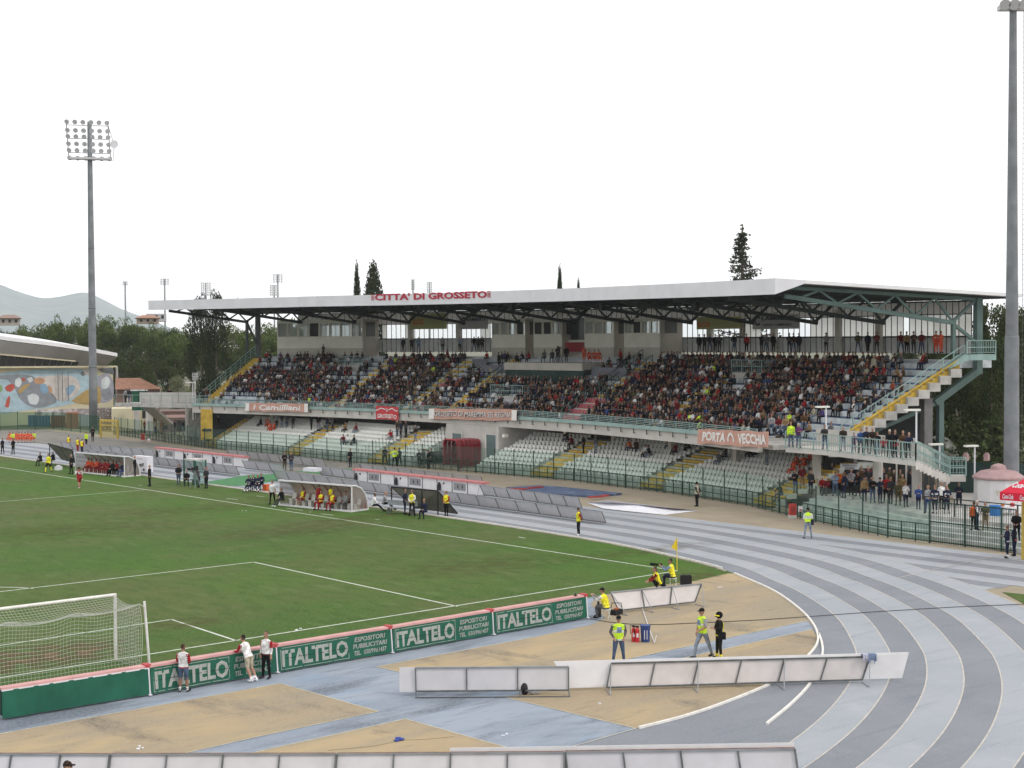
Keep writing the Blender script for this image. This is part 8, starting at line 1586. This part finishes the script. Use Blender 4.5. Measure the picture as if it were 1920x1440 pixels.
# ---- standing terrace below the right walkway
ST = [(1491, 925, 'black', 'jeans', 'hbrown', 'person in black jacket and jeans left of the white pillar', 1.66), (1504, 917, 'dred', 'tan', 'hbrown', 'man in dark red top on the yellow steps', 1.72), (1520, 927, 'char', 'navy', 'hblack', 'person with shoulder bag leaning on the first white pillar', 1.72),
      (1542, 926, 'red', 'black', 'hwhite', 'person in white cap sitting at the edge right of the first pillar', 1.3), (1553, 929, 'dred', 'char', 'hgrey', 'seated grey haired person in dark red beside the white cap', 1.35), (1566, 930, 'lblue', 'jeans', 'hbrown', 'person in red scarf and blue jacket on the standing terrace', 1.70), (1572, 929, 'orange', 'black', 'hbrown', 'person in orange jacket behind the red scarf', 1.76), (1583, 934, 'navy', 'navy', 'hblack', 'man in navy jacket with back turned on the standing terrace', 1.80),
      (1596, 929, 'lgrey', 'black', 'skin', 'tall man in white jacket with striped scarf below the hanging sign', 1.84), (1609, 931, 'black', 'black', 'hblack', 'person in black with red scarf beside the wheelchair', 1.7), (1621, 941, 'tan', 'navy', 'hgrey', 'man in tan jacket and cap beside the wheelchair', 1.72), (1636, 943, 'black', 'jeans', 'hblack', 'man in black leaning on the second white pillar', 1.74),
      (1650, 944, 'navy', 'navy', 'hgrey', 'man in navy cap right of the second pillar', 1.72), (1662, 943, 'red', 'black', 'hblack', 'man with red top and black coat at the rail', 1.86), (1670, 945, 'char', 'char', 'hblond', 'fair haired man in dark jacket behind the rail', 1.78), (1684, 948, 'olive', 'olive', 'hbrown', 'person in olive coat leaning on the rail', 1.62), (1692, 940, 'tan', 'tan', 'hgrey', 'grey haired man in tan coat by the thin posts', 1.80),
      (1698, 951, 'white', 'navy', 'hblack', 'person in white top and red waistcoat stepping over the rail', 1.62), (1722, 955, 'blue', 'navy', 'skin', 'man in blue jacket leaning forward by the third pillar', 1.55), (1740, 962, 'lgrey', 'blue', 'hblond', 'person in pale jacket and blue trousers with folded arms', 1.72), (1753, 963, 'navy', 'navy', 'hblack', 'paramedic in navy with white bands, left of two', 1.76), (1775, 963, 'navy', 'navy', 'hbrown', 'paramedic in navy with white bands, right of two', 1.74), (1765, 955, 'white', 'black', 'hblack', 'man in white shirt seen between the two paramedics', 1.72),
      (1798, 955, 'navy', 'navy', 'hgrey', 'man in navy jacket standing alone on the paved yard', 1.76)]
hv = {}
for i, (px, py, tp, lg, hr, lab, h) in enumerate(ST):
    seat_ = 'sitting' in lab or 'seated' in lab; z = 1.24 if px < 1790 else .92
    o = dict(top=tp, legs=lg, hair=hr)
    if 'bands' in lab: o.update(band='white', cuff='white', hem='white', wrist='white')
    ex = []
    if 'cap' in lab: ex.append(('cap', 'white' if 'white cap' in lab else 'navy'))
    if 'scarf' in lab: ex.append(('badge', 'red', .14, (.10, .28)))
    if 'shoulder bag' in lab: ex.append(('bag', 'black', -1))
    person(G(px, py, z), (200, 226, 245, 215, 180)[i % 5] if 'back turned' not in lab else 150, lab, ps('sit', arms='lap', lean=8) if seat_ else ps(arms=('crossed', 'pockets', 'front', 'rail', 'down', 'crossed')[i % 6], legs=('together', 'relaxed')[i % 2], lean=14 if 'leaning forward' in lab or 'leaning on the rail' in lab else 0), o, h/ (1.0 if not seat_ else .8), 'people on the standing terrace', 1, ex)
for i in range(32):
    px = (1487, 1499, 1510, 1548, 1560, 1590, 1605, 1615, 1628, 1643, 1657, 1676, 1688, 1710)[i] if i < 14 else 1540+(i-14)*10.5+(i*7) % 5; p_ = G(px, 905+(px-1487)*.14, 1.24); v_ = V((p_.x-CAM.x, p_.y-CAM.y, 0)).normalized()
    tp = ('neon', 'neon', 'red', 'dred', 'navy', 'char', 'black', 'brown', 'char', 'lgrey', 'navy', 'dbrown', 'olive', 'black')[i % 14 if i < 14 else 3+(i*5) % 11]
    person(p_+v_*(1.2 if i < 14 else 2.0+.5*(i % 3)), 215+(i*37) % 40, '%s at the back of the standing terrace, %s' % ('paramedic in red and silver' if i < 3 else 'spectator in %s' % {'dred': 'dark red', 'navy': 'navy', 'char': 'charcoal', 'black': 'black', 'brown': 'brown', 'lgrey': 'light grey', 'dbrown': 'dark brown', 'olive': 'olive'}[tp], ['first from the left', 'second from the left', 'third from the left', 'right of the first pillar', 'behind the seated pair', 'under the hanging sign', 'behind the tall man in white', 'left of the wheelchair', 'behind the tan jacket', 'hidden by the second pillar', 'right of the second pillar', 'between the thin posts', 'right of the thin posts', 'by the third pillar'][i] if i < 14 else 'rear rank, %s from left' % 'one two three four five six seven eight nine ten eleven twelve thirteen fourteen fifteen sixteen seventeen eighteen'.split()[i-14]), ps(arms=('crossed', 'down', 'pockets')[i % 3]), dict(top=tp, legs='neon' if i < 3 else 'jeans', hair=('hblack', 'hbrown', 'hgrey')[i % 3], band='silver' if i < 3 else tp, hem='silver' if i < 3 else tp), 1.72, 'people on the standing terrace', 1)
# wheelchair
p_ = G(1607, 936, 1.24); t = thing('wheelchair', 'black wheelchair on the standing terrace below the hanging sign', 'wheelchair', p_)
for s in (-.28, .28):
    mb = MB(); c = p_+cr_xy*s+V((0, 0, .3)); mb.tube([c+V((0, 0, .29*math.cos(a)))+cb_xy*.29*math.sin(a) for a in [k*math.pi/6 for k in range(13)]], .02, 5); part('wheel', mb, M_black, t)
mb = MB(); mb.box(p_+V((0, 0, .42)), .5, .45, .06, math.atan2(cr_xy.y, cr_xy.x)); mb.box(p_+V((0, 0, .48))+cb_xy*.22, .5, .05, .45, math.atan2(cr_xy.y, cr_xy.x)); part('seat', mb, M_black, t)
# right edge people
for i, (px, py, z, tp, lg, hr, lab, h) in enumerate(((1889, 1047, 0, 'navy', 'navy', 'hbrown', 'paramedic in navy uniform with white cuffs on the track edge, left of two', 1.80), (1902, 1043, 0, 'navy', 'navy', 'hbrown', 'paramedic in navy uniform with red waistband on the track edge, right of two', 1.74))):
    person(G(px, py, z), 130+10*i, lab, ps(arms='crossed', legs='together', look=20), dict(top=tp, legs=lg, hair=hr, hem='white' if i == 0 else 'neon', cuff='white' if i == 0 else 'navy', wrist='white'), h, None, 1)
for i, (px, tp, lg, hr, lab, h, a) in enumerate(((1832, 'navy', 'navy', 'hwhite', 'white haired man in navy and white sitting sideways on the yard rail', 1.74, 300), (1848, 'olive', 'tan', 'hbrown', 'long haired woman in olive top and skirt leaning on the yard rail', 1.66, 200), (1826, 'orange', 'black', 'hbrown', 'person in orange jacket behind the white haired man', 1.66, 60), (1907, 'black', 'black', 'hblack', 'person in black behind the bar table at the right edge', 1.7, 200))):
    p_ = PT(px, 900, 88 if i < 3 else 84); p_.z = .92; person(p_, a, lab, ps(arms=('front', 'rail', 'down', 'front')[i], legs='relaxed', lean=(0, 8, 0, 14)[i]), dict(top=tp, legs=lg, hair=hr, sleeve='white' if i == 0 else tp), h, None, 1)
# left walkway people
for i, (px, tp, lg, lab, h) in enumerate(((236, 'lgrey', 'black', 'man in pale jacket leaning at the left rail of the far left walkway', 1.76), (242, 'char', 'jeans', 'dark jacketed man next to him on the far left walkway', 1.76), (273, 'green', 'olive', 'person in green coat in front of the panels of the far left walkway', 1.7), (318, 'black', 'black', 'person in black in the middle of the far left walkway', 1.74), (388, 'brown', 'jeans', 'man in brown jacket where the far left walkway meets the stand', 1.8), (381, 'char', 'char', 'person in charcoal at the foot of the yellow left stair', 1.7))):
    p_ = G(px, 755.5, zL); v = V((p_.x-CAM.x, p_.y-CAM.y, 0)).normalized(); person(p_+v*.8, 190+i*17, lab, ps(arms=('rail', 'pockets', 'rail', 'rail', 'pockets', 'down')[i]), dict(top=tp, legs=lg, hair='hbrown'), h, 'people on the far left walkway', 1)
# ---- standing at the back of the stand
BK = [(756, 'black'), (772, 'char'), (785, 'lblue'), (830, 'lgrey'), (862, 'lblue'), (889, 'black'), (897, 'char'), (904, 'black'), (1240, 'lgrey'), (1311, 'black'), (1321, 'black'), (1331, 'navy'), (1341, 'black'), (1349, 'char'), (1377, 'black'), (1400, 'red'), (1428, 'black'), (1437, 'grey'), (1450, 'black'), (1480, 'char'), (1488, 'dbrown'), (1498, 'black'), (1549, 'lgrey'),
      (1609, 'olive'), (1627, 'navy'), (1644, 'dred'), (1689, 'dred'), (1700, 'tan'), (1713, 'brown'), (1728, 'dred'), (1755, 'neon'), (1764, 'neon')]
NMC = {'black': 'black', 'char': 'charcoal', 'lblue': 'pale blue', 'lgrey': 'light grey', 'navy': 'navy', 'red': 'red', 'grey': 'grey', 'dbrown': 'dark brown', 'olive': 'olive', 'dred': 'dark red', 'tan': 'tan', 'brown': 'brown', 'neon': 'orange red overalls', 'white': 'white', 'cream': 'cream', 'brick': 'brick red', 'green': 'green', 'blue': 'blue', 'jeans': 'denim blue', 'purple': 'purple', 'pink': 'pink', 'orange': 'orange', 'hivis': 'yellow vest', 'teal': 'teal', 'violet': 'violet', 'yellow': 'yellow', 'gilet': 'cream'}
for i, (px, tp) in enumerate(BK):
    p_ = CY(px, 650, 148.7); p_.z = 10.82; lo = 'left part' if px < 920 else 'right part'
    plc = 'at the left glazed back wall' if px < 920 else 'beside the last press box' if px < 1260 else 'below the right ILCO cloth' if px < 1395 else 'below the grey logo cloth' if px < 1500 else 'at the back wall near the right end' if px < 1740 else 'at the right end of the top row'
    cnt_ = [q for q, (a, b) in enumerate(BK) if b == tp and (('l' if a < 920 else 'm' if a < 1260 else 'r' if a < 1395 else 's' if a < 1500 else 't' if a < 1740 else 'u') == ('l' if px < 920 else 'm' if px < 1260 else 'r' if px < 1395 else 's' if px < 1500 else 't' if px < 1740 else 'u'))]
    od = ['', ', second of these', ', third of these', ', fourth of these', ', fifth of these'][cnt_.index(i)] if len(cnt_) > 1 else ''
    person(p_, 200+(i*29) % 60, 'person in %s %s%s' % (NMC[tp], plc, od), ps(arms=('down', 'crossed', 'pockets')[i % 3], legs=('together', 'relaxed', 'apart')[i % 3]), dict(top=tp, legs='neon' if tp == 'neon' else ('black', 'char', 'jeans')[i % 3], band='silver' if tp == 'neon' else tp, hair=('hblack', 'hbrown')[i % 2]), 1.76, 'people standing along the back wall', 1)
# on the camera platform
for i, (px, r, tp, k, lab) in enumerate(((1021, 144.0, 'grey', 'sit', 'man in grey sitting at the left of the camera platform'), (1036, 144.2, 'char', 'sit', 'man in charcoal sitting second on the camera platform'), (1046, 143.4, 'black', 'st', 'cameraman standing at the tripod on the camera platform'), (1062, 144.6, 'black', 'st', 'tall man in black suit standing before the red cloth'), (1095, 144.8, 'neon', 'st', 'paramedic in red overalls standing left of the group on the camera platform'), (1104, 143.6, 'neon', 'sit', 'paramedic in red overalls seated in the middle of the group on the platform'), (1114, 144.0, 'neon', 'sit', 'paramedic in red overalls seated right of the middle on the platform'), (1122, 143.8, 'neon', 'sit', 'paramedic in red overalls seated rightmost on the platform'), (951, 145.4, 'black', 'st', 'man in black bending over the desks left of the camera platform'), (969, 145, 'black', 'st', 'person in black leaning on the wall by the narrow yellow steps'), (606, 145.6, 'olive', 'st', 'man in dark green standing alone in front of the left press box'))):
    p_ = CY(px, 660, r); p_.z = 9.76 if px > 1000 else (9.0 if px > 900 else 10.05)
    person(p_, 205+i*7, lab, ps(arms=('crossed', 'down')[i % 2]) if k == 'st' else ps('sit', arms='lap', lean=8), dict(top=tp, legs='neon' if tp == 'neon' else 'char', band='silver' if tp == 'neon' else tp, cuff='silver' if tp == 'neon' else 'char', hair='hblack'), 1.76, None, 1)
p_ = CY(1048, 660, 143.0); p_.z = 9.76; t = thing('platform_tripod', 'black camera tripod on the camera platform below the boxes', 'tripod', p_)
for a in (0, 2.1, 4.2): mb = MB(); mb.tube([p_+V((0, 0, 1.4)), p_+V((.55*math.cos(a), .55*math.sin(a), 0))], .035, 5); part('tripod_leg', mb, M_black, t)
mb = MB(); mb.box(p_+V((0, 0, 1.4)), .5, .25, .25, .5); part('camera_body', mb, M_black, t)
# ---- lower tier
LT = [(400, 4, 'black', 'st'), (409, 3, 'black', 'st'), (487, 5, 'char', 'sit'), (500, 5, 'neon', 'sit'), (506, 4, 'neon', 'sit'), (512, 4, 'neon', 'sit'), (519, 5, 'lgrey', 'st'), (529, 5, 'navy', 'st'), (538, 5, 'grey', 'st'), (550, 5, 'char', 'st'), (584, 5, 'black', 'st'), (597, 5, 'black', 'st'), (614, 5, 'navy', 'st'), (624, 5, 'grey', 'st'), (645, 5, 'tan', 'sit'), (666, 5, 'dred', 'sit'), (642, 2, 'dred', 'sit'), (649, 2, 'white', 'sit'), (662, 2, 'black', 'sit'), (731, 4, 'red', 'sit'), (745, 5, 'dbrown', 'st'), (752, 5, 'navy', 'st'), (761, 5, 'char', 'st'), (779, 4, 'dbrown', 'st'),
      (1060, 6, 'dbrown', 'sit'), (1070, 5, 'dred', 'sit'), (1094, 4, 'black', 'st'), (1117, 4, 'grey', 'st'), (1179, 5, 'orange', 'sit'), (1190, 5, 'dbrown', 'sit'), (1208, 4, 'white', 'sit'), (1215, 4, 'black', 'sit'), (1252, 6, 'char', 'sit'), (1264, 5, 'dred', 'sit'), (1290, 6, 'black', 'sit'), (1344, 4, 'grey', 'sit'), (1358, 5, 'dbrown', 'sit'), (1402, 6, 'black', 'sit'), (1412, 6, 'black', 'sit'), (1438, 5, 'grey', 'st'), (1460, 0, 'black', 'sit'), (1484, 4, 'neon', 'sit'), (1491, 5, 'neon', 'sit'), (1505, 5, 'neon', 'sit'), (1515, 6, 'neon', 'sit')]
ordn = ['', ', second from the left', ', third from the left', ', fourth from the left', ', fifth', ', sixth', ', seventh', ', eighth', ', ninth']+[', further right']*9
def zone(px): return 'far left of the lower tier' if px < 470 else 'in the left lower tier' if px < 640 else 'below, left of the red tunnel' if px < 800 else 'below, right of the entrance wall' if px < 1230 else 'in the right lower tier' if px < 1475 else 'beside the first white pillar'
seen = {}
for i, (px, row, tp, k) in enumerate(LT):
    lo, hi = 120., 140.
    th = -3.0
    for _ in range(8):                                # walk along the row to the bearing of that figure
        r_ = rb_(row, th)+.1; q = CY(px, 800, r_); th = math.degrees(math.atan2(q.y-SC[1], q.x-SC[0]))
    base_ = P(rb_(row, th)+(.30 if k == 'sit' else .1), th, zb_(row)-.14 if k == 'sit' else zb_(row))
    act = 'sitting' if k == 'sit' else 'standing'; key = (tp, act, zone(px)); n_ = seen.get(key, 0); seen[key] = n_+1
    person(base_, th+180+((i*31) % 50-25), '%s in %s %s %s%s' % ('paramedic' if tp == 'neon' else 'spectator', NMC[tp], act, zone(px), ordn[n_]), ps('sit', arms=('lap', 'knees', 'crossed')[i % 3], lean=(6, 16, 0)[i % 3]) if k == 'sit' else ps(arms=('down', 'crossed', 'pockets')[i % 3], legs=('together', 'relaxed')[i % 2]), dict(top=tp, legs='neon' if tp == 'neon' else ('jeans', 'char', 'black', 'pjeans')[i % 4], band='silver' if tp == 'neon' else tp, cuff='silver' if tp == 'neon' else ('jeans', 'char', 'black', 'pjeans')[i % 4], hair=('hblack', 'hbrown', 'hgrey')[i % 3]), 1.75, 'people scattered over the lower tier', 1)
# ---- seated crowd of the upper tier
rc = random.Random(99); seats_ = []
def dens(th, i):
    if -16.2 < th <= -5.6: d = 1.0 if i > 0 else .93
    elif -19.2 < th <= -16.2: d = .86 if i > 3 else .42
    elif th <= -19.2: d = .34 if i > 3 else .07
    elif -5.6 < th <= 2.6:
        d = .93 if i < 6 else .5
        if -3.5 < th < 1.8: d = .96 if i < 7 else 0
        if i >= 8 and -5.6 < th < -3.4: d = .55
    elif 2.6 < th <= 5.4: d = .8 if i < 7 else .5
    elif 5.4 < th <= 10.3: d = .98 if i > 0 else .8
    elif 10.3 < th <= 12.7: d = .8 if i < 6 else (.38 if i < 9 else .22)
    else:
        d = .93 if 2 <= i <= 8 else (.55 if i == 1 else .22)
        if i == 9: d = .5
        if i >= 10: d = .68
        if th > 15.5 and i < 3: d = .16
        if th > 17.3 and i in (9, 10): d = .3
    if -13.2 < th < -10.6+.3 and 6 <= i <= 8 and th < -11.3: d *= .35
    if abs(th-.4) < 1.2 and 2 <= i <= 4: d *= .25
    c_ = math.sin(th*3.1+i*.9)+math.sin(th*1.3-i*1.7+2)+math.sin(th*6.7+i*2.3)
    if c_ > 1.25 and not -14 < th < -7: d *= .45
    return d
for i in range(NR):
    a = THR+.35
    while a < THL-.2:
        rr_ = r_at(i)+.20; near_c = 0 if -6.2 < a < -5.0 and (i < 4 or i == 8) else min(abs(a-c) for c in cuts)
        if near_c > .40 or (near_c > .05 and rc.random() < (.6 if a < -8 else .2)):
            if rc.random() < dens(a, i): seats_.append((rr_+rc.uniform(-.05, .08), a+rc.uniform(-.04, .04), i))
        a += math.degrees(.475/rr_)*rc.uniform(.92, 1.1)
tops = ['black']*30+['navy']*11+['char']*16+['dbrown']*12+['brown']*5+['dred']*15+['red']*4+['grey']*6+['lgrey']*3+['white']*6+['cream']*2+['tan']*2+['olive']*4+['blue']*1+['brick']*4+['violet']*1
legs_ = ['black']*8+['jeans']*4+['char']*4+['navy']*3+['dbrown']*2+['olive']*1+['pjeans']*1; hairs = ['hblack']*6+['hbrown']*6+['hgrey']*4+['hblond']+['hwhite']*2
SP = [ps('sit', arms='lap', lean=6, wid=1.12), ps('sit', arms='knees', lean=20), ps('sit', arms='crossed', lean=-2), ps('sit', arms='chin', lean=16), ps('sit', arms='lap', lean=2, look=30), ps('sit', arms='knees', lean=12, look=-25), ps('sit', arms='crossed', lean=8, wid=1.15), ps('sit', arms='lap', lean=10, wid=1.1, look=15)]
seats_.sort(key=lambda s: (P(s[0], s[1], z_at(s[2]))-CAM).length)
N_IND = max(0, 298-NP[0]); CN = {'black': 'black', **NMC}
def secname(th): return 'by the right end stair' if th < -16.2 else 'of the block above PORTA VECCHIA' if th < -11 else 'of the block right of centre' if th < -5.6 else 'of the centre block'
def rowname(i): return ['front row', 'second row', 'third row', 'fourth row', 'fifth row', 'sixth row', 'seventh row', 'eighth row', 'ninth row', 'tenth row', 'eleventh row', 'top row'][i]
HN = {'hblack': 'black', 'hbrown': 'brown', 'hgrey': 'grey', 'hblond': 'blond', 'hwhite': 'white'}
for k, (r_, th, i) in enumerate(seats_[:N_IND]):
    tp, lg, hr = rc.choice(tops), rc.choice(legs_), rc.choice(hairs); of = dict(top=tp, legs=lg, hair=hr, skin=rc.choice(('skin', 'skin2')))
    if rc.random() < .10: of['sleeve'] = rc.choice(('white', 'red', 'black'))
    person(P(r_, th, z_at(i)-.44), th+180+rc.uniform(-22, 18), '%s haired spectator in %s, %s %s' % (HN[hr], NMC[tp], rowname(i), secname(th)), SP[rc.randrange(8)], of, rc.uniform(1.62, 1.82), 'spectators seated in the upper tier', 1)
# everyone further away: one crowd
matl = []; midx = {}
def mslot(nm):
    if nm not in midx: midx[nm] = len(matl); matl.append(PAL[nm])
    return midx[nm]
VV, FF, MM = [], [], []; off_v = 0; protos = []
STP = ps(arms='down')
for sp_x in SP+[STP]:
    me, J = body_mesh(sp_x, 0); v = np.array([tuple(q.co) for q in me.vertices]); f = [tuple(p.vertices) for p in me.polygons]; mi = [p.material_index for p in me.polygons]; protos.append((v, f, mi))
for k, (r_, th, i) in enumerate(seats_[N_IND:]):
    stand_ = rc.random() < .03; v, f, mi = protos[8 if stand_ else rc.randrange(8)]; tp = rc.choice(tops); of = outfit(top=tp, legs=rc.choice(legs_), hair=rc.choice(hairs), skin=rc.choice(('skin', 'skin2')))
    if rc.random() < .003: of = outfit(top='hivis', legs='black')
    sl = [mslot(of[s]) for s in SLOT]; p_ = P(r_, th, z_at(i)-(.44 if not stand_ else .5)); an = rad(th+90+rc.uniform(-24, 20)); s = rc.uniform(.93, 1.04)
    if stand_: p_ = P(r_-.45, th, z_at(i)-.49)
    c_, s_ = math.cos(an)*s, math.sin(an)*s; w = np.stack([v[:, 0]*c_-v[:, 1]*s_+p_.x, v[:, 0]*s_+v[:, 1]*c_+p_.y, v[:, 2]*s+p_.z], 1)
    VV.append(w); FF += [tuple(q+off_v for q in a) for a in f]; MM += [sl[m_] for m_ in mi]; off_v += len(w)
me = bpy.data.meshes.new('crowd'); me.from_pydata(np.concatenate(VV).tolist(), [], FF)
for m_ in matl: me.materials.append(m_)
me.polygons.foreach_set('material_index', MM); me.update(); o = bpy.data.objects.new('crowd', me); COL.objects.link(o); o['kind'] = 'stuff'; o['label'] = 'dense seated crowd filling the further blocks of the upper tier'; o['category'] = 'crowd'
by = {}
for q in bpy.data.objects:
    if q.name.startswith('person') and q.get('label'): by.setdefault(q['label'], []).append(q)
for lb, qs in by.items():
    if len(qs) > 1:
        qs.sort(key=lambda q: (q.location-CAM).dot(cr_)/(q.location-CAM).dot(cf))
        for n_, q in enumerate(qs): q['label'] = lb+(', left one' if n_ == 0 else ', right one' if n_ == len(qs)-1 else ', middle one')
print('PEOPLE', NP[0], 'SEATS', len(seats_), 'crowd tris', len(FF))
#HAZE
hz_ = MB(); hz_.hexa([(-4200, -4200, -1.2), (4200, -4200, -1.2), (4200, 4200, -1.2), (-4200, 4200, -1.2)], [(-4200, -4200, 215), (4200, -4200, 215), (4200, 4200, 215), (-4200, 4200, 215)])
mh = bpy.data.materials.new('air_haze'); mh.use_nodes = True; nt = mh.node_tree; nt.nodes.clear(); out = nt.nodes.new('ShaderNodeOutputMaterial'); vv = nt.nodes.new('ShaderNodeVolumePrincipled'); vv.inputs['Color'].default_value = (.88, .94, 1.0, 1); vv.inputs['Density'].default_value = .00010; vv.inputs['Anisotropy'].default_value = .0
nt.links.new(vv.outputs[0], out.inputs['Volume']); struct('haze', hz_, mh, 'stuff')
scene.cycles.volume_bounces = 2
